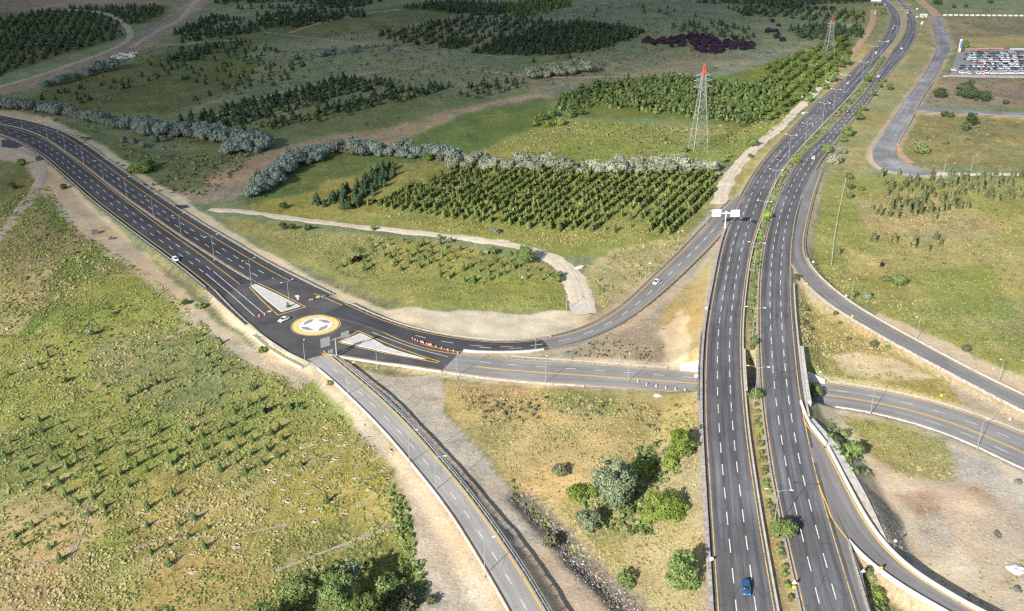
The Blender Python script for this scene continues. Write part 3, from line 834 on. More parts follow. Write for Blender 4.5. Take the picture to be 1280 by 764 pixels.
# ---- terrain material
def terrain_material():
    m, nt, bs = new_mat('meadow_ground'); g = NT(nt)
    t = g.n("ShaderNodeAttribute", attribute_name="tint").outputs["Color"]
    mk = g.n("ShaderNodeAttribute", attribute_name="mask")
    sep = g.n("ShaderNodeSeparateColor"); g.put(sep.inputs[0], mk.outputs["Color"])
    dry, bare, grav, lush = sep.outputs[0], sep.outputs[1], sep.outputs[2], mk.outputs["Alpha"]
    p = g.pos()
    n1 = g.noise(p, 0.045, 5, .6)     # 20 m patches
    n2 = g.noise(p, 0.22, 5, .65)     # 5 m clumps
    n3 = g.noise(p, 1.1, 4, .7)       # 1 m tussocks
    n4 = g.noise(p, 4.2, 3, .7)       # stones and blades
    streak = g.noise(g.scaled(p, .55, .16, .3), 1.0, 4, .65)
    col = t
    # green and straw clumps
    col = g.mix(1.0, col, g.ramp(n2, .32, .68, .76, 1.20), 'MULTIPLY')
    k = g.math('ADD', g.math('MULTIPLY', n2, .55), g.math('MULTIPLY', n3, .45))
    wl = g.math('MULTIPLY', g.ramp(g.math('ADD', k, g.math('MULTIPLY', lush, .34)), .52, .62), .75)
    green = g.mix(.42, t, rgba(alb(112, 128, 62)), 'MIX')
    col = g.mix(wl, col, green)
    k2 = g.math('ADD', g.math('MULTIPLY', n1, .3), g.math('ADD', g.math('MULTIPLY', streak, .35), g.math('MULTIPLY', n3, .35)))
    wd = g.math('MULTIPLY', g.ramp(g.math('ADD', k2, g.math('MULTIPLY', dry, .30)), .58, .70), .7)
    straw = g.mix(.5, t, rgba(alb(208, 184, 130)))
    col = g.mix(wd, col, straw)
    # bare soil shows between the plants
    k3 = g.math('ADD', g.math('MULTIPLY', n2, .4), g.math('ADD', g.math('MULTIPLY', n3, .35), g.math('MULTIPLY', n4, .25)))
    wb = g.ramp(g.math('ADD', k3, g.math('MULTIPLY', bare, .36)), .66, .76)
    soil = g.mix(.42, t, rgba(alb(196, 178, 152)))
    col = g.mix(g.math('MULTIPLY', wb, .8), col, soil)
    # gravel: grey, speckled
    v = g.n("ShaderNodeTexVoronoi"); g.put(v.inputs["Vector"], p); v.inputs["Scale"].default_value = 2.6
    sp = g.n("ShaderNodeSeparateColor"); g.put(sp.inputs[0], v.outputs["Color"])
    stones = g.mix(1.0, t, g.ramp(sp.outputs[0], 0, 1, .62, 1.25), 'MULTIPLY')
    wg = g.ramp(g.math('ADD', g.math('MULTIPLY', n2, .6), g.math('MULTIPLY', grav, .55)), .55, .8)
    col = g.mix(wg, col, stones)
    calm = g.math('SUBTRACT', 1.0, g.math('MULTIPLY', bare, .55))
    # pale stones and clods
    n5 = g.noise(p, 2.3, 2, .5)
    ws = g.ramp(g.math('ADD', n5, g.math('MULTIPLY', bare, .09)), .725, .755)
    col = g.mix(g.math('MULTIPLY', ws, .75), col, rgba(alb(214, 204, 186)))
    col = g.mix(calm, col, g.ramp(n4, .3, .7, .70, 1.28), 'MULTIPLY')
    col = g.mix(calm, col, g.ramp(n3, .34, .66, .72, 1.20), 'MULTIPLY')
    # slow drifts of hue and tone over tens of metres
    h1 = g.noise(p, 0.017, 4, .6); h2 = g.noise(g.scaled(p, .07, .05, .1), 1.0, 4, .65)
    warm = g.mix(g.ramp(h1, .35, .65), rgba((.90, .99, 1.06)), rgba((1.10, 1.0, .90)))
    col = g.mix(1.0, col, warm, 'MULTIPLY')
    col = g.mix(1.0, col, g.ramp(h2, .3, .7, .80, 1.18), 'MULTIPLY')
    g.put(bs.inputs["Base Color"], col)
    bs.inputs["Roughness"].default_value = 0.95
    bs.inputs["Specular IOR Level"].default_value = 0.1
    hgt = g.math('ADD', g.math('MULTIPLY', n3, .7), g.math('MULTIPLY', n4, .3))
    g.put(bs.inputs["Normal"], g.bump(g.math('MULTIPLY', hgt, calm), 0.9, 0.55))
    return m
M['ground'] = terrain_material()

ny, nx = XX.shape
idx = np.arange(ny * nx).reshape(ny, nx)
FQ = np.column_stack([idx[:-1, :-1].ravel(), idx[:-1, 1:].ravel(), idx[1:, 1:].ravel(), idx[1:, :-1].ravel()])
TM = mesh_data("terrain", np.column_stack([XX.ravel(), YY.ravel(), H.ravel()]), FQ, M['ground'], smooth=True)
a = TM.attributes.new("tint", 'FLOAT_COLOR', 'POINT')
a.data.foreach_set("color", np.concatenate([tint, np.ones(XX.shape + (1,))], -1).astype(np.float32).ravel())
a = TM.attributes.new("mask", 'FLOAT_COLOR', 'POINT'); a.data.foreach_set("color", mask.astype(np.float32).ravel())
terrain = link("terrain", TM); terrain["kind"] = "structure"

# ------------------------------------------------------------------ roads and their paint
def pave(name, rd, mat, skirt=0.7, eL=None, eR=None):
    eL = rd.sh[0] if eL is None else eL; eR = rd.sh[1] if eR is None else eR
    return strip(name, rd.off(1, eL), rd.off(-1, -eR), mat, None, skirt)
o_HL = pave("highway", HL, M['asphalt_old'])
o_HR = pave("highway", HR, M['asphalt_old'])
kD = WR.near(690, 430, 0)
o_WR = strip("west_ramp", WR.off(1, .8, 0, kD - 1), WR.off(-1, -.8, 0, kD - 1), M["asphalt_ramp"], None, .7)
o_WB = strip("junction_bend", WR.off(1, .8, 0, 0, kD), WR.off(-1, -.8, 0, 0, kD), M["asphalt_new"], None, .7)
o_ER = pave("east_ramp", ER, M['asphalt_ramp'])
o_CR = pave("crossing_road", CR, M['asphalt_cross'])
o_SR = pave("south_ramp", SR, M['asphalt_pale'])
o_SE = pave("descending_ramp", SE, M['asphalt_ramp'])
o_WN = pave("dual_road", WN, M['asphalt_new'])
o_WS = pave("dual_road", WS, M['asphalt_new'])
# narrow paved strip between the two carriageways
cc = min(WN.n, WS.n)
a_ = WN.off(-1, -WN.sh[1] + .05, -0.012); b_ = WS.off(1, WS.sh[0] - .05, -0.012)
flat_later = [(280,330),(297,339.3),(320,353),(314.5,358.5),(289,347),(272,336)]
k1 = WN.near(300, 341, 0); k2 = WS.near(285, 344, 0)
a_ = resample(a_[:k1], n=260); b_ = resample(b_[:k2], n=260)
strip("median_strip", a_, b_, M['asphalt_new'], None, 0.5)
o_SV = pave("service_road", SV, M['asphalt_service'], .5)
o_SV2 = pave("service_road", SV2, M['asphalt_service'], .5)
o_SL = pave("side_lane", SL, M['asphalt_service'], .5)

def flat(name, poly, z, mat, kind='structure', parent=None, thick=0.4, world=False):
    pts = [p if world else P(p[0], p[1], z)[:2] for p in poly]
    mb = MB().prism(pts, z - thick, z)
    me = mb.data(name, mat)
    uv = np.array([(v[0], v[1]) for v in mb.V], np.float32)
    l = me.uv_layers.new(name="UVMap"); vi = np.empty(len(me.loops), np.int32); me.loops.foreach_get("vertex_index", vi)
    l.data.foreach_set("uv", uv[vi].ravel())
    bm = bmesh.new(); bm.from_mesh(me); bmesh.ops.recalc_face_normals(bm, faces=bm.faces); bm.to_mesh(me); bm.free()
    o = link(name, me, parent)
    if parent is None and kind: o["kind"] = kind
    return o
M['asphalt_plaza'] = plain('asphalt_plaza', (0.066, 0.065, 0.069), .85, 0, .35, .12)
flat("median_strip", flat_later, -.01, M['asphalt_new'])
o_PZ = flat("junction_pavement", PLAZA, 0.022, M['asphalt_plaza'])

def z4(rd, *fr, add=0.0, i0=0, i1=None): return [rd.off(f, add if f < 0 else -add, .012, i0, i1) for f in fr]
# highway
for o, rd, ph in ((o_HL, HL, 2.0), (o_HR, HR, 6.0)):
    lines("edge_line", [rd.off(1, 0, .014), ], .26, M['amber_paint'], o)
    lines("edge_line", [rd.off(-1, 0, .014)], .26, M['amber_paint'], o)
    for f in (1 / 3, -1 / 3):
        lines("lane_line", [rd.off(f, .1 if f > 0 else -.1, .014)], .25, M['white_paint'], o, 5.2, 5.4, ph)
        ph += 1.6
# west ramp
j = WR.near(905, 286, 2.9); j0 = WR.near(606, 436, 0)
lines("edge_line", [WR.off(1, 0, .014)], .24, M['yellow_paint'], o_WR)
lines("edge_line", [WR.off(-1, 0, .014, WR.near(590, 440, 0), j)], .24, M['yellow_paint'], o_WR)
lines("lane_line", [WR.off(0, 0, .014, WR.near(520, 418, 0), j)], .24, M['white_paint'], o_WR, 4.5, 6.0, 0)
# east ramp
jE = ER.near(990, 318, 4)
lines("edge_line", [ER.off(1, 0, .014)], .24, M['yellow_paint'], o_ER)
lines("edge_line", [ER.off(-1, 0, .014, jE)], .24, M['yellow_paint'], o_ER)
# crossing road: double yellow in the middle, dashes between the two northern lanes
fr_c = lambda py: 0
lines("edge_line", [CR.off(1, 0, .014)], .24, M['yellow_paint'], o_CR)
lines("edge_line", [CR.off(-1, 0, .014, 0, CR.near(860, 488, 0))], .2, M['yellow_paint'], o_CR)
cm = CR.near(600, 455, 0); ce = CR.near(1030, 490, 0)
lines("centre_line", [CR.off(-.12, .2, .014, cm), CR.off(-.12, -.2, .014, cm)], .24, M['yellow_paint'], o_CR)
lines("lane_line", [CR.off(.45, 0, .014, cm)], .24, M['white_paint'], o_CR, 3.6, 6.0, 0)
lines("lane_line", [CR.off(-.55, 0, .014, CR.near(1160, 525, 0))], .22, M['white_paint'], o_CR, 4.2, 6.0, 0)
# south ramp
lines("edge_line", [SR.off(-1, .15, .014)], .34, M['yellow_paint'], o_SR)
lines("lane_line", [SR.off(.05, 0, .014, 6)], .22, M['white_paint'], o_SR, 3.6, 5.6, 3)
# descending ramp
lines("edge_line", [SE.off(-1, .1, .014)], .34, M['yellow_paint'], o_SE)
lines("edge_line", [resample(catmull([P(1022,600,6.38), P(1026,613,6.32), P(1034,632,6.2), P(1038.7,645,6.1), P(1049,661,5.9), P(1061.5,677,5.72)]), .8)], .32, M['yellow_paint'], o_SE)
# dual road
kS = WS.near(300, 384, 0)
lines("edge_line", [WN.off(1, 0, .014)], .26, M['yellow_paint'], o_WN)
lines("edge_line", [WN.off(-1, .1, .014)], .26, M['amber_paint'], o_WN)
lines("edge_line", [WS.off(1, -.1, .014)], .26, M['yellow_paint'], o_WS)
lines("edge_line", [WS.off(-1, 0, .014)], .26, M['yellow_paint'], o_WS)
kN = WN.near(352, 368, 0)
for f in (1 / 3, -1 / 3):
    lines("lane_line", [WN.off(f, 0, .014, 0, kN + (14 if f > 0 else 4))], .25, M['white_paint'], o_WN, 4.6, 6.2, 2)
ks = WS.near(262, 344, 0)
for f in (1 / 3, -1 / 3):
    lines("lane_line", [WS.off(f, 0, .014, 0, ks)], .25, M['white_paint'], o_WS, 4.6, 6.2, 4)
# paint on the junction
def pxline(pts, z, per=10): return resample(catmull([P(x, y, z) for x, y in pts], per), 0.8)
zj = 0.036
lines("edge_line", [pxline([(392,367),(407.5,373),(450,390.8),(474,399.3),(497,407.5),(540,418.5),(571,425.6)], zj)], .3, M['yellow_paint'], o_PZ)
lines("edge_line", [pxline([(279,373),(289,382.5),(313,404),(328.6,418),(345,430.5),(363,441),(385,451)], zj)], .3, M['yellow_paint'], o_PZ)
lines("edge_line", [pxline([(311.5,358.5),(330,378),(347.5,394)], zj), pxline([(347.5,394),(382,383.8)], zj), pxline([(382,383.8),(350,367),(322,353.5)], zj)], .34, M['yellow_paint'], o_PZ)
lines("edge_line", [pxline([(422.5,428),(448,413.6)], zj), pxline([(448,413.6),(470,423.5),(500,435.5),(535,447.5),(550,452)], zj), pxline([(422.5,428),(470,439),(520,448.5),(548,453.5)], zj)], .34, M['yellow_paint'], o_PZ)
lines("edge_line", [pxline([(469,410.3),(500,421.5),(540,433.3),(575,440.2)], zj), pxline([(470,411.5),(498,424),(535,436.5),(573,443)], zj)], .3, M['yellow_paint'], o_PZ)
lines("edge_line", [pxline([(411,444.5),(426.4,444.2),(475,452),(500,455),(552,462.5)], zj)], .26, M['amber_paint'], o_PZ)
lines("edge_line", [pxline([(401,440.5),(409,446.5)], zj), pxline([(401,440.5),(409,444)], zj)], .5, M['yellow_paint'], o_PZ)
lines("lane_line", [pxline([(465.5,415.5),(490,425),(520,435.5),(560,446)], zj), pxline([(476.5,407.3),(500,415),(514,419.5)], zj), pxline([(257,342),(290,369.5),(318,395)], zj), pxline([(267,339.5),(300,367),(330,392)], zj)], .26, M['white_paint'], o_PZ)
lines("lane_line", [pxline([(532,424),(545,427)], zj), pxline([(565,430),(578,431.5)], zj), pxline([(599,434),(614,435)], zj), pxline([(636,435.5),(652,435)], zj)], .26, M['white_paint'], o_PZ)
# taper beside the highway, where the descending ramp leaves
tp = [(1008.8,540),(1013.5,575),(1022,609),(1034,644),(1052,764)]
strip("slip_lane", HR.off(-1, -.6, -.012, HR.near(1078, 790, 5.3), HR.near(1008, 530, 6.5)), np.vstack([resample(np.array([P(x, y, z) for x, y, z in ((1095,790,5.2),(1078,720,5.5),(1062,677,5.6))]), n=30), resample(np.array([P(x, y, z) for x, y, z in ((1062,677,5.6),(1036,640,5.8),(1033,580,6.4),(1030,557,6.5),(1010.5,534,6.5),(1005,522,6.5))]), n=HR.near(1008, 530, 6.5) - HR.near(1078, 790, 5.3) - 30)]) if HR.C[0, 1] < HR.C[-1, 1] else HR.off(-1), M['asphalt_ramp'], None, .5)
lines("edge_line", [pxline([(1004.5,524),(1010,533.5),(1020,545),(1031,558)], 6.55)], .34, M['yellow_paint'], o_SE)

# ---- painted roundabout disc
rc = P(394.8, 406.4, 0)
def disc(mb, r0, r1, z, a0=0, a1=2 * math.pi, n=72):
    vs = []; fs = []
    for i in range(n + 1):
        a = a0 + (a1 - a0) * i / n
        vs += [(r0 * math.cos(a), r0 * math.sin(a), z), (r1 * math.cos(a), r1 * math.sin(a), z)]
    fs = [(2 * i, 2 * i + 1, 2 * i + 3, 2 * i + 2) for i in range(n)]
    return mb.add(vs, fs)
rb = empty("roundabout", (rc[0], rc[1], 0.02), 0, "round painted island with a yellow ring and a dark pinwheel on white", "roundabout")
mb = MB(); n = 72
mb.prism([(8.3 * math.cos(2 * math.pi * i / n), 8.3 * math.sin(2 * math.pi * i / n)) for i in range(n)], 0.0, 0.05); mb.build("island_base", M['concrete'], rb)
M['ring_yellow'] = plain('ring_yellow', (0.72, 0.50, 0.10), .7, 0, .2, .8)
M['disc_white'] = plain('disc_white', (0.58, 0.56, 0.54), .7, 0, .12, .8)
M['disc_tan'] = plain('disc_tan', (0.50, 0.42, 0.33), .8, 0, .15, .8)
M['blade_brown'] = plain('blade_brown', (0.24, 0.20, 0.19), .8, 0, .15, .8)
mb = MB(); disc(mb, 8.62, 8.85, .02); mb.build("outer_line", M['yellow_paint'], rb)
mb = MB()
for k in range(30):
    disc(mb, 6.5, 8.15, .056, 2 * math.pi * k / 30, 2 * math.pi * (k + .78) / 30, 4)
mb.build("yellow_ring", M['ring_yellow'], rb)
mb = MB(); disc(mb, 5.95, 6.45, .056); mb.build("pale_ring", M['disc_tan'], rb)
mb = MB(); disc(mb, 0.0, 5.9, .06); mb.build("white_disc", M['disc_white'], rb)
for k in range(4):
    a0 = k * math.pi / 2 + .35; vs = []; fs = []
    for i in range(17):
        t = i / 16; ang = a0 + 1.25 * t
        ro = 5.3 - 1.2 * t ** 2; ri = ro - 2.3 * math.sin(math.pi * (t ** .7)) ** .8 * (1 - .35 * t) - .02
        vs += [(ri * math.cos(ang), ri * math.sin(ang), .066), (ro * math.cos(ang), ro * math.sin(ang), .066)]
    fs = [(2 * i, 2 * i + 1, 2 * i + 3, 2 * i + 2) for i in range(16)]
    MB().add(vs, fs).build("pinwheel_blade", M['blade_brown'], rb)

# ---- raised islands with kerbs
def island(name, poly, label):
    e = empty(name, P(*poly[0], 0), 0, label, "traffic island")
    ox, oy, _ = e.location
    pts = [P(x, y, .15) for x, y in poly]
    q = [(p[0] - ox, p[1] - oy) for p in pts]
    MB().prism(q, 0.0, .13).build("slab", M['island_slab'], e)
    loop = np.array([(x, y, 0.0) for x, y in q + q[:1]])
    cx, cy = np.mean(q, 0)
    sweep("kerb", resample(loop, .7), [(-.16, 0), (.16, 0), (.16, .16), (-.16, .16)], M['concrete_white'], e)
island("traffic_island", [(314.4,357.5),(319,355),(345,367.5),(375.5,382.8),(352,389.5),(333,374.5)], "pale raised island between the dark carriageways with a lamp post on it")
island("traffic_island", [(426.5,427),(450,416.6),(466,424),(481.4,433),(505,441),(533,448.8),(500,443.2),(475,438)], "long pale wedge island beside the big grey direction sign")
# ------------------------------------------------------------------ kerbs, parapets, guardrails
def prof_wall(w, h, top=None):
    top = w if top is None else top
    return [(-w / 2, -.5), (w / 2, -.5), (top / 2, h), (-top / 2, h)]
def kerb(rd, parent, side, add, w=.4, h=.22, mat='concrete', i0=0, i1=None, name="kerb"):
    p = rd.off(side, add * (1 if side > 0 else -1), 0, i0, i1)
    return sweep(name, p, [(-w / 2, -.4), (w / 2, -.4), (w / 2, h), (-w / 2, h)], M[mat], parent)

def barrier_wall(name, p, w, h, mat, label, cat="barrier", top=None, coping=None):
    o = sweep(name, p, prof_wall(w, h, top), M[mat])
    tag(o, label, cat)
    if coping:
        sweep("coping", p + np.array([0, 0, h + .003]), [(-w / 2 - .05, 0), (w / 2 + .05, 0), (w / 2 + .05, .12), (-w / 2 - .05, .12)], M[coping], o)
    return o

def guardrail(p, label, step=4.0, flip=1.0, mat='galv', name="guardrail"):
    p = resample(p, 1.5)
    o = empty(name, tuple(p[0]), 0, label, "guardrail")
    q = p - p[0]
    prof = [(-.03, .42), (.05, .50), (-.03, .60), (.05, .70), (-.03, .78), (-.10, .78), (-.04, .70), (-.10, .60), (-.04, .50), (-.10, .42)]
    prof = [(-.05, .40), (.07, .46), (.02, .59), (.07, .72), (-.05, .79)]
    sweep("rail", q, prof, M[mat], o, flip)
    L = np.linalg.norm(np.diff(q, axis=0), axis=1).sum(); step = max(step, L / 95)
    me = MB().box((0, 0, .30), (.12, .14, .98)).data("post", M[mat])
    for c in resample(q, step): link("post", me, o, tuple(c))
    return o

# highway: kerbs of the median, stone parapet on the left, kerb on the right
kerb(HL, o_HL, -1, .85, .45, .30, 'concrete'); kerb(HR, o_HR, 1, .85, .45, .30, 'concrete_worn')
a0 = HL.near(905, 286, 3)
ibN = HL.near(884, 420, 6.3)
barrier_wall("parapet_wall", HL.off(1, 1.55, 0, 0, a0), 1.05, .62, 'concrete_worn', "low rough stone parapet along the left edge of the near highway lanes", "parapet")
guardrail(HL.off(1, 1.0, 0, HL.near(925, 244, 2.3), HL.n - 40), "steel guardrail on the far left edge of the highway above the dirt track", 6)
iE = HR.near(1003.5, 519, 6.5); iE2 = HR.near(990, 352, 5)
barrier_wall("parapet_wall", HR.off(-1, -1.45, 0, iE, iE2), .5, .55, 'concrete', "low concrete kerb wall on the right edge of the highway by the bridge", "parapet")
barrier_wall("parapet_wall", HR.off(-1, -1.1, 0, HR.near(1040, 182, 2), HR.n - 30), .35, .3, 'concrete_worn', "long worn kerb on the far right edge of the highway beside dry grass", "kerb")
# lower right ramp
barrier_wall("parapet_wall", SE.off(-1, -.65, 0), .52, .8, 'concrete_white', "bright white parapet wall curving along the descending ramp", "parapet")
pw = resample(np.array([P(x, y, 6.5) for x, y in ((1000.5,503),(1004,513),(1008,523),(1012,531),(1018,538),(1031.5,555.5))]), 1.0)
barrier_wall("parapet_wall", pw, .52, .9, 'concrete_white', "short white parapet where the descending ramp leaves the highway", "parapet")
i1 = SE.near(1060, 677, 5.2)
barrier_wall("parapet_wall", SE.off(1, .55, 0, i1), .5, .8, 'concrete', "grey concrete barrier on the inner side of the descending ramp", "barrier", .25)
pn = resample(np.array([P(x, y, z) for x, y, z in ((1060,677,5.3),(1066,700,5.3),(1078,740,5.3),(1090,780,5.2))]), 1.5)
barrier_wall("parapet_wall", pn, .55, .6, 'concrete_worn', "worn kerb wall between the highway and the descending ramp's green wedge", "parapet")
# footway and bank beside the white wall
pave("footway", FW, M["concrete"], .6)

# west ramp and the bend
guardrail(WR.off(1, .9, 0, 0, WR.near(690, 424, 0)), "white edged guardrail round the outside of the dark bend by the sand", 4)
guardrail(WR.off(1, .8, 0, WR.near(694, 423, 0), WR.near(915, 250, 2.9)), "guardrail along the uphill outer side of the single west ramp", 4, 1, 'galv_dark')
guardrail(WR.off(-1, -.8, 0, WR.near(690, 436, 0), WR.near(901, 292, 2.9)), "guardrail on the inner side of the west ramp above the gravel wedge", 4, -1, 'galv_dark')
kb = WR.near(578, 440, 0)
barrier_wall("divider_kerb", np.vstack([WR.off(-1, -.6, 0, kb, WR.near(690, 436, 0))]), .6, .35, 'concrete', "white divider kerb where the bend and the crossing road split", "kerb")
guardrail(CR.off(1, 1.0, 0, CR.near(640, 450, 0), CR.near(840, 464, 0)), "pale guardrail on the north side of the crossing road below the gravel wedge", 4)
guardrail(CR.off(1, 1.0, 0, CR.near(1034, 480, 0), CR.n - 4), "pale guardrail on the north side of the crossing road right of the bridge", 4)
barrier_wall("kerb_wall", CR.off(-1, -.8, 0, CR.near(1046, 507, 0), CR.n - 4), .45, .3, 'concrete', "white kerb on the south side of the crossing road right of the bridge", "kerb")
barrier_wall("kerb_wall", CR.off(-1, -.75, 0, CR.near(556, 463, 0), CR.near(740, 481, 0)), .4, .2, 'concrete_worn', "worn kerb on the south side of the crossing road by the red scrub", "kerb")
pk = resample(np.array([P(x, y, 0.02) for x, y in ((412,443.6),(426.4,445.8),(475,453.6),(500,456.6),(552,464.4))]), 1.0)
barrier_wall("kerb_wall", pk, .4, .22, 'concrete', "pale kerb along the junction's south edge behind the big grey sign", "kerb")
# south ramp
guardrail(SR.off(-1, -.85, 0, 4), "near guardrail of the pair along the right side of the south ramp", 4)
guardrail(SR.off(-1, -1.55, -.1, SR.near(425, 455, 0)), "outer guardrail of the pair above the gravel apron", 4, 1)
barrier_wall("kerb_wall", SR.off(1, .75, 0, 6), .42, .42, 'concrete', "grey kerb wall along the left side of the south ramp", "kerb", .3)
lines("kerb_stripe", [SR.off(1, .75, .435, SR.near(560, 630, .4), SR.n)], .22, M['amber_paint'], o_SR)
# dual road
guardrail(WN.off(1, 3.3, 0), "guardrail along the north edge of the dark dual road", 5)
guardrail(WS.off(-1, -2.2, 0, 0, WS.near(268, 362, 0)), "guardrail along the south edge of the dark dual road", 5, -1)
pk = resample(catmull([P(x, y, 0) for x, y in ((268,364),(284,381),(309,404.5),(326,419.5),(343,431.5),(361,443),(385,454.5))]), 1.0)
guardrail(pk, "guardrail round the south west edge of the junction", 4, -1)
k1 = WN.near(316, 351, 0)
barrier_wall("kerb_wall", WN.off(-1, -.75, 0, 0, k1), .45, .22, 'concrete_worn', "raised kerb between the two dark carriageways on the northern one's edge", "kerb")
# east ramp
guardrail(ER.off(1, .7, 0, 0, ER.near(1006, 322, 4.2)), "low guardrail where the east ramp leaves the highway", 4, 1, 'galv_dark')
barrier_wall("kerb_wall", ER.off(1, .8, 0, ER.near(1006, 322, 4.2)), .5, .35, 'concrete', "pale kerb wall on the outer bend of the east ramp by the meadow", "kerb")
barrier_wall("kerb_wall", ER.off(-1, -.8, 0, ER.near(990, 330, 4.2)), .45, .5, 'concrete_worn', "worn kerb wall on the inner side of the east ramp above the dry bank", "kerb")
# service road edge blocks
barrier_wall("kerb_wall", SV.off(-1, -.6, 0, SV.near(1120, 180, 2), SV.near(1166, 100, 2)), .5, .25, 'concrete_worn', "broken kerb on the right of the pale service road", "kerb")

# ------------------------------------------------------------------ bridge: two decks over the crossing road
def cr_side(frac, add):
    return CR.off(frac, add, 0)
def cross(rd, frac_edge, add_edge, side, gap):
    """where an edge of a highway meets the line `gap` metres outside the crossing road"""
    a = rd.off(frac_edge, add_edge)[:, :2]; b = CR.off(side, gap * side)[:, :2]
    d = ((a[:, None, :] - b[None]) ** 2).sum(2); i, j = np.unravel_index(np.argmin(d), d.shape)
    return a[i], i
bridge = empty("bridge", tuple(CR.C[CR.near(945, 484, 0)]), 0, "low concrete bridge carrying both highway carriageways over the crossing road", "bridge")
bo = np.array(bridge.location)
for nm, rd, e0, e1 in (("west", HL, 1.9, .9), ("east", HR, .9, 2.2)):
    _, iN = cross(rd, 0, 0, 1, 1.6); _, iS = cross(rd, 0, 0, -1, 1.6)
    i0, i1 = sorted((iN, iS)); i0 -= 3; i1 += 3
    a = rd.off(1, e0, -.35, i0, i1 + 1); b = rd.off(-1, -e1, -.35, i0, i1 + 1)
    V = np.concatenate([a, b, a - [0, 0, 1.1], b - [0, 0, 1.1]]) - bo; n = len(a); F = []
    for k in range(n - 1):
        F += [(k, k + 1, n + k + 1, n + k), (2 * n + k, 3 * n + k, 3 * n + k + 1, 2 * n + k + 1), (k, 2 * n + k, 2 * n + k + 1, k + 1), (n + k, n + k + 1, 3 * n + k + 1, 3 * n + k)]
    F += [(0, n, 3 * n, 2 * n), (n - 1, 3 * n - 1, 4 * n - 1, 2 * n - 1)]
    link("deck", mesh_data("deck", V, F, M['concrete']), bridge)
    for side in (1, -1):                                     # abutments
        pA, _ = cross(rd, 1, e0, side, 1.25); pB, _ = cross(rd, -1, -e1, side, 1.25)
        p = resample(np.array([(pA[0], pA[1], 0), (pB[0], pB[1], 0)], float), 1.0) - bo * [1, 1, 0] - [0, 0, bo[2]]
        sweep("abutment", p, [(-.45, -1.0), (.45, -1.0), (.45, 5.2), (-.45, 5.2)], M['concrete_white'], bridge)
# solid parapets over the span
def span(rd, frac, add, w, h, mat, label, more=8):
    _, iN = cross(rd, frac, add, 1, 1.6); _, iS = cross(rd, frac, add, -1, 1.6)
    i0, i1 = sorted((iN, iS))
    p = rd.off(frac, add, 0, max(0, i0 - more), i1 + more)
    V, F = profile(p - bo, [(-w / 2, -1.3), (w / 2, -1.3), (w / 2, h), (-w / 2, h)])
    me = mesh_data("parapet", V, F, M[mat]); bm = bmesh.new(); bm.from_mesh(me); bmesh.ops.recalc_face_normals(bm, faces=bm.faces); bm.to_mesh(me); bm.free()
    link("parapet", me, bridge)
span(HL, 1, 2.25, .3, .95, 'concrete_dark', '')
span(HL, -1, -1.35, .45, .55, 'concrete', '', 3)
span(HR, 1, 1.35, .45, .5, 'concrete_worn', '', 3)
span(HR, -1, -2.35, 1.1, .75, 'concrete', '', 6)
# wing walls
def wing(pts, z0, z1a, z1b, mat, label, th=.5):
    p0 = P(*pts[0], z0); p1 = P(*pts[1], z0)
    d = Vector((p1[0] - p0[0], p1[1] - p0[1], 0)); n = Vector((-d.y, d.x, 0)).normalized() * th / 2
    vs = []
    for p, zt in ((p0, z1a), (p1, z1b)):
        for s in (-1, 1):
            vs += [(p[0] + n.x * s, p[1] + n.y * s, z0 - .6), (p[0] + n.x * s, p[1] + n.y * s, zt)]
    fs = [(0, 1, 3, 2), (4, 6, 7, 5), (0, 4, 5, 1), (2, 3, 7, 6), (1, 5, 7, 3), (0, 2, 6, 4)]
    me = MB().add(vs, fs).data("wing_wall", M[mat]); bm = bmesh.new(); bm.from_mesh(me); bmesh.ops.recalc_face_normals(bm, faces=bm.faces); bm.to_mesh(me); bm.free()
    return tag(link("wing_wall", me), label, "wall")
wing([(850,462.5),(872,464.5)], 0.0, 2.2, 4.2, 'concrete_white', "white concrete wing wall on the west side of the bridge beside the crossing road")
wing([(1008,476),(1031,479)], 0.0, 3.4, 1.3, 'concrete_white', "shaded white wing wall on the east side of the bridge")

# ------------------------------------------------------------------ dirt tracks and the parking ground
def dirt_mat(name, c):
    m, nt, bs = new_mat(name); g = NT(nt); p = g.pos()
    uv = g.n("ShaderNodeUVMap").outputs[0]
    n1 = g.noise(p, .5, 5, .65); n2 = g.noise(p, 3.0, 3, .7)
    rut = g.noise(g.scaled(uv, 1.0, .03, 1), 1.0, 3)
    f = g.math('MULTIPLY', g.ramp(n1, .3, .7, .82, 1.12), g.ramp(n2, .3, .7, .88, 1.1))
    f = g.math('MULTIPLY', f, g.ramp(rut, .35, .65, .85, 1.12))
    g.put(bs.inputs["Base Color"], g.mix(1.0, rgba(c), f, 'MULTIPLY'))
    bs.inputs["Roughness"].default_value = .95; bs.inputs["Specular IOR Level"].default_value = .1
    g.put(bs.inputs["Normal"], g.bump(n2, .5, .1))
    return m
M['dirt_pale'] = dirt_mat('dirt_pale', alb(212, 200, 180))
M['dirt_brown'] = dirt_mat('dirt_brown', alb(188, 158, 130))
M['dirt_grey'] = dirt_mat('dirt_grey', alb(178, 166, 152))
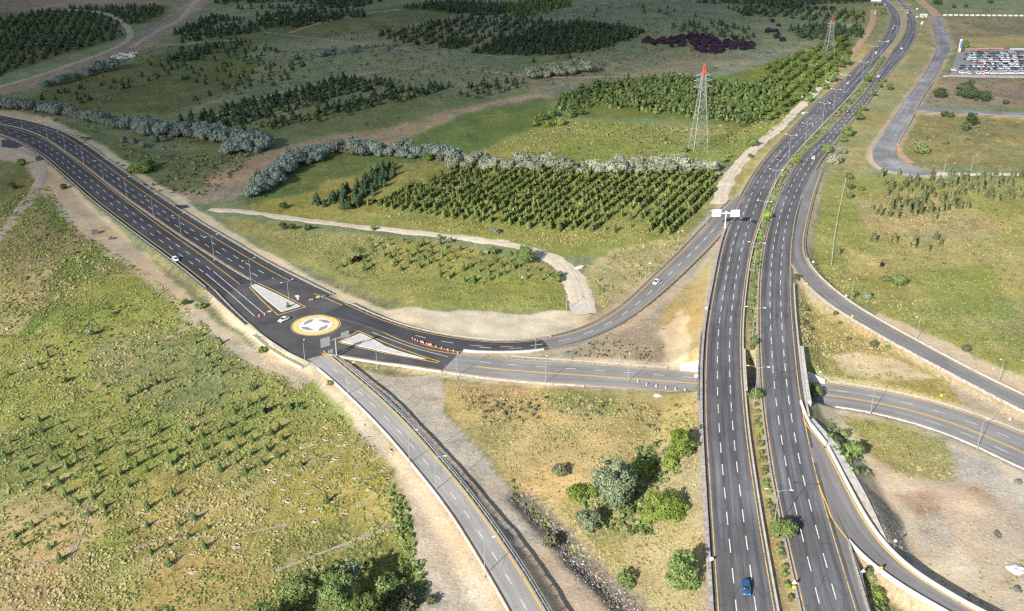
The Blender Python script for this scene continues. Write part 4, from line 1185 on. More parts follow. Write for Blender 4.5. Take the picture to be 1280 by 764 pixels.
def track(name, pts, w, mat, seed, z0=0.0, lift=.07, ragged=1.7):
    c = resample(catmull([G(x, y, z0) for x, y in pts]), 1.5)
    c = gsmooth(c, 3)
    t = np.gradient(c[:, :2], axis=0); t /= np.linalg.norm(t, axis=1)[:, None]; nn = np.stack([-t[:, 1], t[:, 0]], 1)
    s = np.arange(len(c)) * 1.5; rows = []; us = []
    w = np.interp(np.linspace(0, 1, len(c)), np.linspace(0, 1, len(w)), w) if hasattr(w, '__len__') else np.full(len(c), w)
    jl = (fbm(s, s * 0, 7, seed, 3) - .5) * ragged; jr = (fbm(s, s * 0 + 50, 7, seed + 3, 3) - .5) * ragged
    for f in np.linspace(-1, 1, 9):
        o = f * w / 2 + np.where(f > 0, jl * max(f, 0), jr * max(-f, 0))
        x = c[:, 0] + nn[:, 0] * o; y = c[:, 1] + nn[:, 1] * o
        z = groundv(x, y) + lift * (1.6 - 2.2 * abs(f) ** 3) + .05
        rows.append(np.column_stack([x, y, z])); us.append(np.column_stack([o, s]))
    n = len(c); i = np.arange(n - 1)
    F = np.concatenate([np.column_stack([r * n + i, (r + 1) * n + i, (r + 1) * n + i + 1, r * n + i + 1]) for r in range(8)])
    V = np.concatenate(rows); p = V[F[0]]
    if np.cross(p[1] - p[0], p[2] - p[0])[2] < 0: F = F[:, ::-1]
    o = link(name, mesh_data(name, V, F, mat, smooth=True, uv=np.concatenate(us))); o["kind"] = "structure"
    return o
track("dirt_track", [(262,262),(300,264),(330,268),(395,277),(470,286),(545,294),(600,300),(645,307),(682,319),(704,333),(718,352),(726,372),(730,392)], [5,5,5.5,5.5,6,7,8,9,9], M['dirt_pale'], 5, -.8, .07, 2.6)
track("dirt_track", [(1092,12),(1090,30),(1078,50),(1066,66),(1046,92)], [6,6,4], M['dirt_brown'], 9, 1.5)
track("dirt_track", [(1040,98),(1016,118),(986,148),(960,172),(928,200),(906,232),(898,256)], [5,6,6,6,7,8], M['dirt_pale'], 13, 1.0, .07, 3.2)
track("dirt_track", [(-20,113),(0,108),(60,91),(130,66),(160,50),(163,42),(155,30),(135,18),(100,13),(60,12)], [6,6,6,6,6,5], M['dirt_grey'], 17, 0)
track("dirt_track", [(165,60),(205,35),(225,25),(245,2),(262,-12)], [5,7,9], M['dirt_grey'], 19, 0)
track("dirt_track", [(-20,310),(4,292),(18,272),(34,252),(49,228),(52,210),(44,198),(24,190),(-20,178)], [5.5,5.5,5.5,6,6], M['dirt_grey'], 23, -1.5)
track("dirt_track", [(1140,-14),(1152,2),(1164,12),(1172,21)], [9,9,10], M['dirt_brown'], 27, 2)
track("dirt_track", [(1160,217),(1200,218),(1240,218),(1300,218)], [6,5,4], M['dirt_pale'], 29, 2)
track("dirt_track", [(1165,100),(1150,122),(1135,152),(1124,178),(1124,192),(1140,204)], [3,4,4,4,5], M['dirt_brown'], 31, 2)
track("dirt_track", [(1178,96),(1190,94),(1208,90)], [3,3,3], M['dirt_pale'], 33, 2)
track("dirt_track", [(180,59),(230,55),(300,50)], 3, M['dirt_grey'], 35, 0)
track("dirt_track", [(360,41),(400,29),(450,18),(500,12)], 4, M['dirt_brown'], 37, 0)
for k, pts in enumerate(([(-10,752),(12,730),(30,714),(52,708),(84,700)], [(-10,730),(20,706),(60,702)], [(82,702),(96,670),(104,645),(114,618)], [(90,702),(103,668),(111,644),(121,618)], [(170,684),(230,672),(300,668),(360,655)], [(180,655),(260,640),(330,612)], [(330,600),(400,572),(452,560)])):
    track("footpath", pts, .5, M['dirt_grey'], 41 + k, -2.5, .03, 1.2)
track("footpath", [(88,507),(130,478),(165,452),(205,425),(246,404)], 1.0, M['dirt_brown'], 51, -2.5, .03, 1.4)
track("footpath", [(345,715),(400,692),(450,672),(500,655)], .9, M['dirt_grey'], 52, -3, .03, 1.2)
track("footpath", [(590,88),(700,97),(760,96),(860,92)], 2.2, M['dirt_grey'], 53, 0, .05, 2.5)
track("footpath", [(330,40),(470,58),(560,66),(640,72)], 2.2, M['dirt_grey'], 54, 0, .05, 2.5)
track("footpath", [(240,158),(330,122),(430,97),(520,84)], 2.0, M['dirt_grey'], 55, 0, .05, 2.5)
def zs(px, py): return G(px, py, 2)[2]
M['lot_ground'] = dirt_mat('lot_ground', (0.24, 0.235, 0.235))
LOT = [(1197,62),(1290,61),(1420,61),(1420,97),(1188,93.5)]
LOTZ = max(G(x, y, 2)[2] for x, y in ((1200,64),(1240,64),(1275,64),(1195,92),(1240,92),(1275,94))) + .1
flat("parking_ground", LOT, LOTZ, M['lot_ground'], thick=3.0)
# ------------------------------------------------------------------ a passing cloud, high up behind the drone: its shadow lies over the far fields
def build_cloud():
    alt = 820.0
    sh = sdir * (alt / sdir.z)                         # from a ground point up to the cloud along the sunlight
    rng = np.random.default_rng(3)
    # region of ground it shades (pixels of the photo)
    poly = [(-900,330),(-60,300),(110,312),(250,292),(340,272),(450,236),(560,198),(640,160),(760,98),(900,72),(1000,30),(1060,-10),(1300,-40),(2600,-60)]
    W = [P(x, max(y, -72), 0)[:2] for x, y in poly]
    W += [(2600, 3600), (-2600, 3600)]
    W = np.array(W)
    step = 26.0
    x0, y0 = W.min(0) - 120; x1, y1 = W.max(0) + 120
    gx = np.arange(max(x0, -1100), min(x1, 1500), step); gy = np.arange(y0, min(y1, 2400), step)
    X, Y = np.meshgrid(gx, gy)
    px = X + (fbm(X, Y, 160, 41, 3) - .5) * 150; py = Y + (fbm(X, Y, 160, 47, 3) - .5) * 150
    d = np.full(X.shape, 1e9); n = len(W)
    for i in range(n):
        a = W[i]; b = W[(i + 1) % n]; e = b - a
        t = np.clip(((px - a[0]) * e[0] + (py - a[1]) * e[1]) / max(e @ e, 1e-9), 0, 1)
        d = np.minimum(d, np.hypot(px - a[0] - t * e[0], py - a[1] - t * e[1]))
    s = np.where(inpoly(px, py, W), d, -d)
    w = np.clip((s + 115) / 210, 0, 1); w = w * w * (3 - 2 * w)
    # a thinner veil to the right
    V2 = np.array([P(x, y, 0)[:2] for x, y in ((960,50),(1050,95),(1120,150),(1300,150),(2600,140),(2600,-66),(940,-66))])
    d2 = np.full(X.shape, 1e9); n = len(V2)
    for i in range(n):
        a = V2[i]; b = V2[(i + 1) % n]; e = b - a
        t = np.clip(((px - a[0]) * e[0] + (py - a[1]) * e[1]) / max(e @ e, 1e-9), 0, 1)
        d2 = np.minimum(d2, np.hypot(px - a[0] - t * e[0], py - a[1] - t * e[1]))
    s2 = np.where(inpoly(px, py, V2), d2, -d2)
    w = np.maximum(w, .5 * np.clip((s2 + 60) / 160, 0, 1))
    w *= .86 + .28 * (fbm(X, Y, 220, 53, 3) - .5)
    puff = fbm(X, Y, 130, 61, 4)
    top = alt + 14 + w * (60 + 130 * puff); bot = alt - 6 - w * 18 * fbm(X, Y, 90, 67, 3)
    ny_, nx_ = X.shape; id_ = np.arange(ny_ * nx_).reshape(ny_, nx_)
    F = np.column_stack([id_[:-1, :-1].ravel(), id_[:-1, 1:].ravel(), id_[1:, 1:].ravel(), id_[1:, :-1].ravel()])
    ww = w.ravel(); keep = ww[F].max(1) > .004; F = F[keep]
    off = ny_ * nx_
    V = np.concatenate([np.column_stack([X.ravel() + sh.x, Y.ravel() + sh.y, top.ravel()]), np.column_stack([X.ravel() + sh.x, Y.ravel() + sh.y, bot.ravel()])])
    FF = np.concatenate([F, F[:, ::-1] + off])
    m, nt, bs = new_mat('cloud'); g = NT(nt)
    den = g.n("ShaderNodeAttribute", attribute_name="cover").outputs["Fac"]
    bs.inputs["Base Color"].default_value = (.85, .86, .88, 1); bs.inputs["Roughness"].default_value = 1
    tr = g.n("ShaderNodeBsdfTransparent"); mx = g.n("ShaderNodeMixShader")
    out = [n for n in nt.nodes if n.type == 'OUTPUT_MATERIAL'][0]
    g.put(mx.inputs[0], den); nt.links.new(tr.outputs[0], mx.inputs[1]); nt.links.new(bs.outputs[0], mx.inputs[2]); nt.links.new(mx.outputs[0], out.inputs[0])
    me = mesh_data("cloud", V, FF, m, smooth=True)
    a = me.attributes.new("cover", 'FLOAT', 'POINT'); a.data.foreach_set("value", np.r_[1 - np.sqrt(1 - np.clip(ww, 0, .93))] .repeat(1).astype(np.float32).tolist() * 2)
    o = link("cloud", me); o["kind"] = "stuff"
    return o
build_cloud()
# ------------------------------------------------------------------ plants
def quads(c, nrm, size, rng, asp=1.0):
    """leaf clumps: one small quad at each point, facing roughly `nrm`"""
    n = len(c)
    nrm = nrm / np.maximum(np.linalg.norm(nrm, axis=1), 1e-6)[:, None]
    a = rng.normal(size=(n, 3)); a -= nrm * (a * nrm).sum(1)[:, None]; a /= np.maximum(np.linalg.norm(a, axis=1), 1e-6)[:, None]
    b = np.cross(nrm, a)
    s = np.broadcast_to(np.asarray(size, float), (n,))[:, None] * rng.uniform(.65, 1.3, (n, 1))
    a = a * s * .5; b = b * s * .5 * asp
    k = rng.uniform(.55, 1.0, (n, 4, 1))
    V = np.stack([c - a * k[:, 0] - b * k[:, 1], c + a * k[:, 1] - b * k[:, 2], c + a * k[:, 2] + b * k[:, 3], c - a * k[:, 3] + b * k[:, 0]], 1).reshape(-1, 3)
    return V, np.arange(4 * n).reshape(n, 4)

def crown_pts(lobes, leaf, cover, rng, jit=.8):
    C = []; Nn = []; Sh = []
    for (x, y, z, r, sq) in lobes:
        n = int(cover * 4 * math.pi * r * r / (leaf * leaf)) + 6
        d = rng.normal(size=(n, 3)); d /= np.linalg.norm(d, axis=1)[:, None]
        d = d[d[:, 2] > -.65]; n = len(d)
        bump = 1 + .22 * np.sin(d[:, 0] * 5 + x * 3) * np.sin(d[:, 1] * 5 + y * 2) + .15 * np.sin(d[:, 2] * 7 + r * 9)
        rr = r * bump * rng.uniform(.72, 1.06, n)
        C.append(np.column_stack([x + d[:, 0] * rr, y + d[:, 1] * rr, z + d[:, 2] * rr * sq]))
        Nn.append(d + rng.normal(size=(n, 3)) * jit * .42)
        Sh.append(np.clip(rng.uniform(.1, .9) * .5 + rng.uniform(0, 1, n) * .45, 0, 1))
    return np.concatenate(C), np.concatenate(Nn), np.concatenate(Sh)

def bush_data(name, r, h, leaf, mat, rng, nl=9, cover=.85, low=.32, asp=1.0, jit=.8):
    lobes = []
    for k in range(int(nl * .9)):                                        # sprays that break the outline
        a = rng.uniform(0, 2 * math.pi); q = r * rng.uniform(.55, .98); t = rng.uniform(low, .98)
        q *= math.sqrt(max(.12, 1 - ((t - .5) / .56) ** 2))
        lobes.append((q * math.cos(a), q * math.sin(a), h * t * .96, r * rng.uniform(.10, .22), rng.uniform(.8, 1.2)))
    for k in range(nl):
        a = rng.uniform(0, 2 * math.pi); q = math.sqrt(rng.uniform(0, 1)) * r * .62
        rr = r * rng.uniform(.30, .52)
        top = h - rr * .8
        z = low * h + (top - low * h) * rng.uniform(0, 1) * (1 - .45 * (q / r) ** 2)
        lobes.append((q * math.cos(a), q * math.sin(a), z, rr, rng.uniform(.75, 1.0)))
    lobes.append((0, 0, h * .55, r * .68, .85))
    c, nn, sh = crown_pts(lobes, leaf, cover, rng, jit)
    k = c[:, 2] > .05; c, nn, sh = c[k], nn[k], sh[k]
    V, F = quads(c, nn, leaf * 1.25, rng, asp)
    return mesh_data(name, V, F, mat, shade=sh)

def stem_data(name, h, r, rng, limbs=4, spread=.5):
    mb = MB(); p = Vector((0, 0, -.3)); d = Vector((rng.uniform(-.12, .12), rng.uniform(-.12, .12), 1)); rad = r
    for k in range(3):
        q = p + d * (h * .2); mb.tube(p, q, rad, rad * .8, 7, False); p = q; rad *= .8; d = d + Vector((rng.uniform(-.15, .15), rng.uniform(-.15, .15), 0))
    for k in range(limbs):
        a = 2 * math.pi * (k + rng.uniform(-.2, .2)) / limbs
        m = p + Vector((math.cos(a) * spread * h * .25, math.sin(a) * spread * h * .25, h * .18))
        e = m + Vector((math.cos(a) * spread * h * .25, math.sin(a) * spread * h * .25, h * .2))
        mb.tube(p, m, rad * .75, rad * .5, 6, False); mb.tube(m, e, rad * .5, rad * .2, 5, False)
    return mb.data(name, M['bark'])

def conifer_arrays(h, r, n, rng, leaf, tip=.9, droop=.25):
    """points on a ragged cone"""
    t = rng.uniform(0, 1, n) ** 1.25                                    # more needles low down
    z = h * (.07 + .93 * t)
    tier = .78 + .22 * np.abs(np.sin(t * 14 + rng.uniform(0, 3)))
    ang = rng.uniform(0, 2 * math.pi, n)
    lop = 1 + .22 * np.sin(ang * 3 + t * 8)
    rad = r * (1 - t) ** tip * tier * lop * rng.uniform(.55, 1.05, n) + .04
    c = np.column_stack([rad * np.cos(ang), rad * np.sin(ang), z - droop * rad * .3])
    nn = np.column_stack([np.cos(ang), np.sin(ang), np.full(n, .55)]) + rng.normal(size=(n, 3)) * .32
    V, F = quads(c, nn, leaf * (1.15 - .55 * t), rng, 1.2)
    sh = np.clip(.15 + .55 * rng.uniform(0, 1, n) + .25 * np.sin(ang * 2), 0, 1)
    return V, F, sh

M['leaf_pine'] = foliage('leaf_pine', (.070, .105, .034), (.155, .195, .055), (.29, .315, .10))
M['leaf_pine_dark'] = foliage('leaf_pine_dark', (0.035, 0.063, 0.035), (0.063, 0.102, 0.052), (0.108, 0.149, 0.079))
M['leaf_sapling'] = foliage('leaf_sapling', (.070, .112, .042), (.132, .182, .062), (.235, .285, .10))
M['leaf_cypress'] = foliage('leaf_cypress', (0.071, 0.088, 0.041), (0.136, 0.150, 0.068), (0.221, 0.221, 0.111))
M['leaf_silver'] = foliage('leaf_silver', (.205, .232, .168), (.275, .305, .218), (.355, .38, .285), .8, .3)
M['leaf_silver_shaded'] = foliage('leaf_silver_shaded', (.145, .188, .165), (.205, .252, .220), (.275, .32, .28), .8, .3)  # shaded copy of the silver leaves, the cloud's cool shade mixed into the colour
M['leaf_green'] = foliage('leaf_green', (.092, .145, .046), (.200, .265, .096), (.34, .39, .165), .75, .4)
M['leaf_bright'] = foliage('leaf_bright', (.140, .200, .044), (.260, .335, .075), (.40, .46, .13), .75, .4)
M['leaf_dark'] = foliage('leaf_dark', (.040, .066, .030), (.078, .112, .050), (.135, .17, .078))
M['leaf_orchard'] = foliage('leaf_orchard', (.058, .092, .026), (.118, .165, .044), (.20, .245, .075))
M['leaf_sage'] = foliage('leaf_sage', (0.105, 0.140, 0.084), (0.203, 0.245, 0.147), (0.336, 0.378, 0.245))
M['leaf_purple'] = foliage('leaf_purple', (.028, .017, .032), (.048, .028, .05), (.075, .045, .07))
M['leaf_red'] = foliage('leaf_red', (.035, .014, .013), (.065, .025, .022), (.10, .045, .035))
M['leaf_dull'] = foliage('leaf_dull', (0.080, 0.093, 0.051), (0.152, 0.160, 0.088), (0.256, 0.248, 0.144))
M['grass_blades'] = foliage('grass_blades', (0.135, 0.182, 0.047), (0.270, 0.277, 0.088), (0.540, 0.432, 0.203), .9, .5)

def conifer_proto(name, h, r, n, leaf, mat, seed, tip=.9):
    rng = np.random.default_rng(seed)
    V, F, sh = conifer_arrays(h, r, n, rng, leaf, tip)
    # thin trunk as three quads
    k = len(V); tr = .035 * h
    tv = []
    for i in range(3):
        a = 2 * math.pi * i / 3; b = 2 * math.pi * (i + 1) / 3
        tv += [(tr * math.cos(a), tr * math.sin(a), -.3), (tr * math.cos(b), tr * math.sin(b), -.3), (tr * .4 * math.cos(b), tr * .4 * math.sin(b), h * .8), (tr * .4 * math.cos(a), tr * .4 * math.sin(a), h * .8)]
    V = np.vstack([V, tv]); F = np.vstack([F, np.arange(k, k + 12).reshape(3, 4)])
    return mesh_data(name, V, F, [mat, M['bark']], np.r_[np.zeros(len(sh), int), np.ones(3, int)], shade=np.r_[sh, [.5] * 3])

def world_poly(poly, z=0): return [G(x, y, z)[:2] for x, y in poly]
def plant_grid(poly, row, col, d0, d1, seed, jit=.25, keep=.9, z=0, patch=0.0, patch_scale=40):
    """planting positions: rows along the ground direction seen from pixel d0 to pixel d1"""
    rng = np.random.default_rng(seed)
    W = np.array(world_poly(poly, z))
    a = np.array(P(*d0, z)[:2]); b = np.array(P(*d1, z)[:2]); e = (b - a) / np.linalg.norm(b - a); f = np.array([-e[1], e[0]])
    c = W.mean(0); q = np.column_stack([(W - c) @ e, (W - c) @ f])
    u = np.arange(q[:, 0].min(), q[:, 0].max(), col); v = np.arange(q[:, 1].min(), q[:, 1].max(), row)
    U, Vv = np.meshgrid(u, v); U = U.ravel(); Vv = Vv.ravel()
    U = U + rng.normal(size=len(U)) * jit * col; Vv = Vv + rng.normal(size=len(U)) * jit * row * .45
    pts = c + U[:, None] * e + Vv[:, None] * f
    k = inpoly(pts[:, 0], pts[:, 1], W) & (rng.uniform(size=len(U)) < keep)
    if patch: k &= fbm(pts[:, 0], pts[:, 1], patch_scale, seed, 3) > patch
    return pts[k]

def tree_obj(name, me, x, y, s, rng, label, cat, group=None, sink=.05, sxy=None):
    o = link(name, me, None, (x, y, ground(x, y) - sink), rng.uniform(0, 6.28))
    o.scale = ((sxy or s) * rng.uniform(.92, 1.08), (sxy or s) * rng.uniform(.92, 1.08), s)
    return tag(o, label, cat, group)

rngT = np.random.default_rng(5)
PINE = [conifer_proto("young_pine", 4.3, 1.7, 360, .58, M['leaf_pine'], 100 + k, .62) for k in range(5)]
SAPL = [conifer_proto("pine_sapling", 2.9, 1.12, 260, .40, M['leaf_sapling'], 200 + k, .8) for k in range(4)]
CYPR = [conifer_proto("cypress", 4.6, 1.35, 300, .55, M['leaf_cypress'], 300 + k, .62) for k in range(5)]

# -- the plantation in the middle
C1 = [(452,258),(500,238),(570,214),(640,213),(760,217),(897,219),(894,242),(850,294),(815,292),(752,290),(690,289),(640,283),(560,274)]
pts = plant_grid(C1, 4.7, 2.7, (830,287), (893,226), 41, .12, .9, 0, .16, 22)
bare_gap = world_poly([(745,290),(770,262),(800,262),(815,291)])
pts = np.array([p for p in pts if not (inpoly(p[0], p[1], bare_gap) and rngT.uniform() < .75)])
order = np.argsort(np.hypot(pts[:, 0], pts[:, 1] - 0))
near = pts[order[:250]]; rest1 = pts[order[250:]]
for i, (x, y) in enumerate(near):
    tree_obj("young_pine", PINE[i % 5], x, y, rngT.choice([rngT.uniform(.4, .75), rngT.uniform(.65, 1.0), rngT.uniform(.7, 1.0)]), rngT, "young pine in the dense middle plantation above the pale dirt track", "conifer", "pines of the middle plantation")
# -- darker group at the plantation's left
C3 = [(392,258),(418,236),(462,209),(497,204),(492,226),(440,263)]
pts3 = plant_grid(C3, 5, 4.2, (400,255), (480,207), 43, .3, .8)[:50]
PDK = [conifer_proto("dark_pine", 5.2, 1.9, 260, .75, M['leaf_pine_dark'], 140 + k, .7) for k in range(3)]
for i, (x, y) in enumerate(pts3):
    tree_obj("dark_pine", PDK[i % 3], x, y, rngT.uniform(.8, 1.15), rngT, "blue green pine in the small dark clump left of the plantation", "conifer", "pines of the dark clump")
# -- small pines on the triangular meadow
C2 = [(418,312),(470,298),(560,305),(640,315),(672,330),(694,352),(640,350),(596,358),(530,345),(440,342),(420,330)]
pts2 = plant_grid(C2, 5.4, 5.0, (440,340), (520,305), 47, .3, .72)[:90]
for i, (x, y) in enumerate(pts2):
    tree_obj("pine_sapling", SAPL[i % 4], x, y, rngT.uniform(.65, 1.2), rngT, "small pine in rows on the triangular meadow below the dirt track", "conifer sapling", "small pines of the triangular meadow")
# -- saplings of the big left field
LF = [([(2,520),(90,528),(125,545),(120,590),(160,640),(110,650),(60,620),(0,600)], .8), ([(120,545),(230,520),(330,500),(372,515),(360,560),(330,600),(250,595),(150,590)], .88), ([(90,590),(240,600),(255,640),(270,680),(240,715),(160,700),(120,650)], .5), ([(0,640),(60,630),(110,660),(80,720),(0,740)], .35), ([(330,600),(400,560),(470,600),(470,640),(380,660)], .3)]
ptsL = np.concatenate([plant_grid(pl, 6.2, 5.0, (100,640), (280,560), 51 + i, .16, kp) for i, (pl, kp) in enumerate(LF)])
extra = [(10,470),(35,462),(48,457),(60,447),(52,463),(256,446),(270,452),(265,460),(245,466),(276,468),(244,430),(252,420),(276,430),(205,478),(195,480),(160,498),(175,490),(272,496),(300,545),(372,508),(378,512),(362,512),(315,488),(360,385)]
ptsL = np.concatenate([ptsL, [G(x, y, -2.5)[:2] for x, y in extra]])[:290]
for i, (x, y) in enumerate(ptsL):
    tree_obj("pine_sapling", SAPL[i % 4], x, y, rngT.uniform(.62, 1.02), rngT, "small pine sapling planted in the big left field", "conifer sapling", "saplings of the left field")
# -- right meadow
RM = [([(1098,228),(1150,222),(1200,232),(1222,262),(1170,270),(1110,262)], .75), ([(1180,218),(1290,216),(1290,252),(1250,256),(1200,240)], .7), ([(1070,248),(1110,250),(1200,272),(1230,278),(1160,276),(1090,270)], .4)]
ptsR = np.concatenate([plant_grid(pl, 6.0, 5.5, (1100,240), (1250,225), 61 + i, .35, kp) for i, (pl, kp) in enumerate(RM)])
extra = [(1103,219),(1124,219),(1118,302),(1142,309),(1144,303),(1160,313),(1170,300),(1176,306),(1092,302),(1048,318),(1102,222),(1166,219),(1190,219)]
ptsR = np.concatenate([ptsR, [G(x, y, 2)[:2] for x, y in extra]])[:140]
for i, (x, y) in enumerate(ptsR):
    tree_obj("cypress", CYPR[i % 5], x, y, rngT.uniform(.75, 1.2), rngT, "dark young cypress standing in the right hand meadow", "conifer", "cypresses of the right meadow")

# -- silver leaved belts
SILV = [bush_data("silver_tree", 4.3, 6.4, .46, M['leaf_silver'], np.random.default_rng(400 + k), 8, .95, jit=.35) for k in range(4)]
SILV_SHADE = [bush_data("silver_tree", 4.6, 6.8, .50, M['leaf_silver_shaded'], np.random.default_rng(420 + k), 8, .95, jit=.35) for k in range(4)]
GRN = [bush_data('silver_tree', 2.6, 4.2, .55, M[m], np.random.default_rng(430 + k), 7, .7) for k, m in enumerate(('leaf_green', 'leaf_dull', 'leaf_sage'))]
def belt(pts, step, w, protos, smin, smax, label, group, seed, prob=1.0):
    rng = np.random.default_rng(seed)
    c = resample(np.array([G(x, y, 0) for x, y in pts]), step); n = 0
    wi = np.interp(np.linspace(0, 1, len(c)), np.linspace(0, 1, len(w)), w)
    for i, p in enumerate(c):
        m = max(1, int(round(wi[i] / (step * 1.0))))
        for k in range(m):
            if rng.uniform() > prob: continue
            x = p[0] + rng.normal() * step * .25; y = p[1] + (k - (m - 1) / 2) * wi[i] / m + rng.normal() * wi[i] / m * .25
            s = rng.uniform(smin * .6, smax * 1.12); mixd = rng.uniform() < .16 and 'silver' in label
            lab = label if not mixd else 'greener bush among the ' + group
            tree_obj("silver_tree" if not mixd else "belt_bush", protos[int(rng.integers(len(protos)))] if not mixd else GRN[int(rng.integers(3))], x, y, s, rng, lab, "tree" if not mixd else "bush", group if not mixd else 'greener bushes among the ' + group, .3, s * 1.08); n += 1
    return n
nS = belt([(316,243),(340,228),(362,208),(395,196),(420,190)], 5.6, [14,26,32,22,14], SILV_SHADE, .75, 1.15, "silver grey tree in the wide thicket left of the plantation", "silver trees of the left thicket", 71)
nS += belt([(425,189),(470,193),(520,196),(562,200)], 5.2, [12,15,15,13], SILV_SHADE, .8, 1.15, "silver grey tree in the long belt behind the dark pine clump", "silver trees behind the dark pines", 72)
nS += belt([(566,206),(620,208),(680,212),(740,214),(800,213),(850,212),(898,215)], 5.4, [18,18,18,18,17,16,15], SILV, .7, 1.1, "pale silver tree in the sunlit belt behind the plantation", "silver trees of the sunlit belt", 73)
nS += belt([(-6,132),(30,136),(60,140),(100,148),(140,156),(160,160)], 5.8, [13,12,11,11,11,12], SILV_SHADE, .8, 1.15, "shaded blue grey tree in the long belt beside the dark dual road", "silver trees beside the dual road", 74)
nS += belt([(178,163),(205,167),(250,170),(290,176),(330,188)], 5.8, [16,14,20,22,18], SILV_SHADE, .9, 1.3, "shaded blue grey tree in the belt right of the dual road's bend", "silver trees right of the bend", 75)
nS += belt([(282,194),(300,189),(328,186)], 6, [7,8,8], SILV_SHADE, .9, 1.3, "shaded blue grey tree at the right end of the road belt", "silver trees at the belt's end", 76)
nS += belt([(52,112),(80,104),(110,95),(136,88)], 7, [9,9,9,7], SILV_SHADE, 1., 1.4, "shaded blue grey bush in the short far hedge below the rubble heap", "silver bushes of the far hedge", 77)
nS += belt([(662,97),(690,93),(715,91),(735,90)], 7, [16,22,22,14], SILV, .9, 1.3, "silver tree in the round far clump above the dirt wedge", "silver trees of the round clump", 78)
nS += belt([(390,72),(420,66),(450,62),(480,60),(510,62)], 7, [30,30,30,30,20], SILV_SHADE, .45, .75, "small silver shrub scattered on the far grey meadow", "silver shrubs of the far meadow", 79, .55)
nS += belt([(155,178),(180,182),(205,178)], 6, [10,10,10], SILV_SHADE, .4, .7, "low silver shrub on the meadow beside the dual road", "low silver shrubs beside the dual road", 80, .6)
print("silver", nS)

# -- orchard of light green trees
ORCH = [bush_data("orchard_tree", 2.7, 4.4, .62, M['leaf_orchard'], np.random.default_rng(450 + k), 6, .7) for k in range(3)]
OP = [(905,118),(940,112),(962,82),(1000,66),(1056,48),(1062,70),(1045,92),(1010,125),(985,142),(950,158),(925,140)]
ptsO = plant_grid(OP, 8.6, 6.2, (930,150), (1050,60), 81, .25, .85)
ptsO = ptsO[np.argsort(np.hypot(ptsO[:, 0], ptsO[:, 1]))][:290]
for i, (x, y) in enumerate(ptsO):
    s = rngT.uniform(.8, 1.25)
    tree_obj("orchard_tree", ORCH[i % 3], x, y, s, rngT, "light green tree in the orchard rows beyond the lattice pylon", "tree", "trees of the orchard", .2, s)
# -- purple leaved trees
PURP = [bush_data("purple_tree", 2.6, 3.6, 1.0, M['leaf_purple'], np.random.default_rng(470 + k), 5, .7) for k in range(2)]
PP = [(796,53),(826,42),(848,42),(888,46),(902,54),(918,50),(944,56),(938,64),(906,62),(900,68),(872,67),(866,58),(836,60),(820,58)]
ptsP = plant_grid(PP, 6.5, 5.5, (800,60), (900,50), 83, .3, .8)[:110]
for i, (x, y) in enumerate(ptsP):
    tree_obj("purple_tree", PURP[i % 2], x, y, rngT.uniform(.8, 1.2), rngT, "dark purple tree in the far plum plantation", "tree", "purple trees of the far plantation", .2)
ptsP = np.array([G(958 + k * 5.2 + (k % 3), 41 - k * 4 / 13 + 0 * k, 1)[:2] for k in range(3)] + [G(x, y, 1)[:2] for x, y in ((970,48),(973,44),(978,52),(960,40),(945,17),(950,18),(935,20),(928,17),(965,28),(973,33),(1000,10),(1010,11),(1020,12),(1030,12),(1040,13),(990,10),(980,9),(965,8))])
for i, (x, y) in enumerate(ptsP):
    tree_obj("purple_tree", PURP[i % 2], x, y, rngT.uniform(.8, 1.2), rngT, "dark purple tree near the far highway bend", "tree", "purple trees near the far bend", .2)

# -- far plantations: thousands of trees, one object
def stuff_trees(name, sets, label=None, seed=9):
    rng = np.random.default_rng(seed); VV = []; FF = []; SS = []; MI = []; base = 0
    for pts, h, r, n, leaf, mi in sets:
        protos = [conifer_arrays(1.0, r / h, n, np.random.default_rng(900 + k), leaf / h, .75) for k in range(6)]
        k = rng.integers(6, size=len(pts)); z = groundv(pts[:, 0], pts[:, 1])
        for q in range(6):
            sel = np.where(k == q)[0]
            if not len(sel): continue
            V, F, sh = protos[q]; m = len(sel)
            a = rng.uniform(0, 6.28, m); s = h * rng.uniform(.7, 1.2, m)
            ca, sa = np.cos(a)[:, None], np.sin(a)[:, None]
            X = (V[None, :, 0] * ca - V[None, :, 1] * sa) * s[:, None] + pts[sel, 0][:, None]
            Y = (V[None, :, 0] * sa + V[None, :, 1] * ca) * s[:, None] + pts[sel, 1][:, None]
            Zc = V[None, :, 2] * s[:, None] + z[sel][:, None] - .1
            VV.append(np.stack([X, Y, Zc], -1).reshape(-1, 3))
            FF.append((F[None] + (np.arange(m) * len(V))[:, None, None] + base).reshape(-1, 4)); base += m * len(V)
            SS.append(np.clip(np.tile(sh, (m, 1)) + rng.uniform(-.2, .2, (m, 1)), 0, 1).ravel()); MI.append(np.full(m * len(F), mi))
    me = mesh_data(name, np.concatenate(VV), np.concatenate(FF), [M['leaf_pine'], M['leaf_pine_dark'], M['leaf_sapling']], np.concatenate(MI), shade=np.concatenate(SS))
    o = link(name, me); o["kind"] = "stuff"; return o
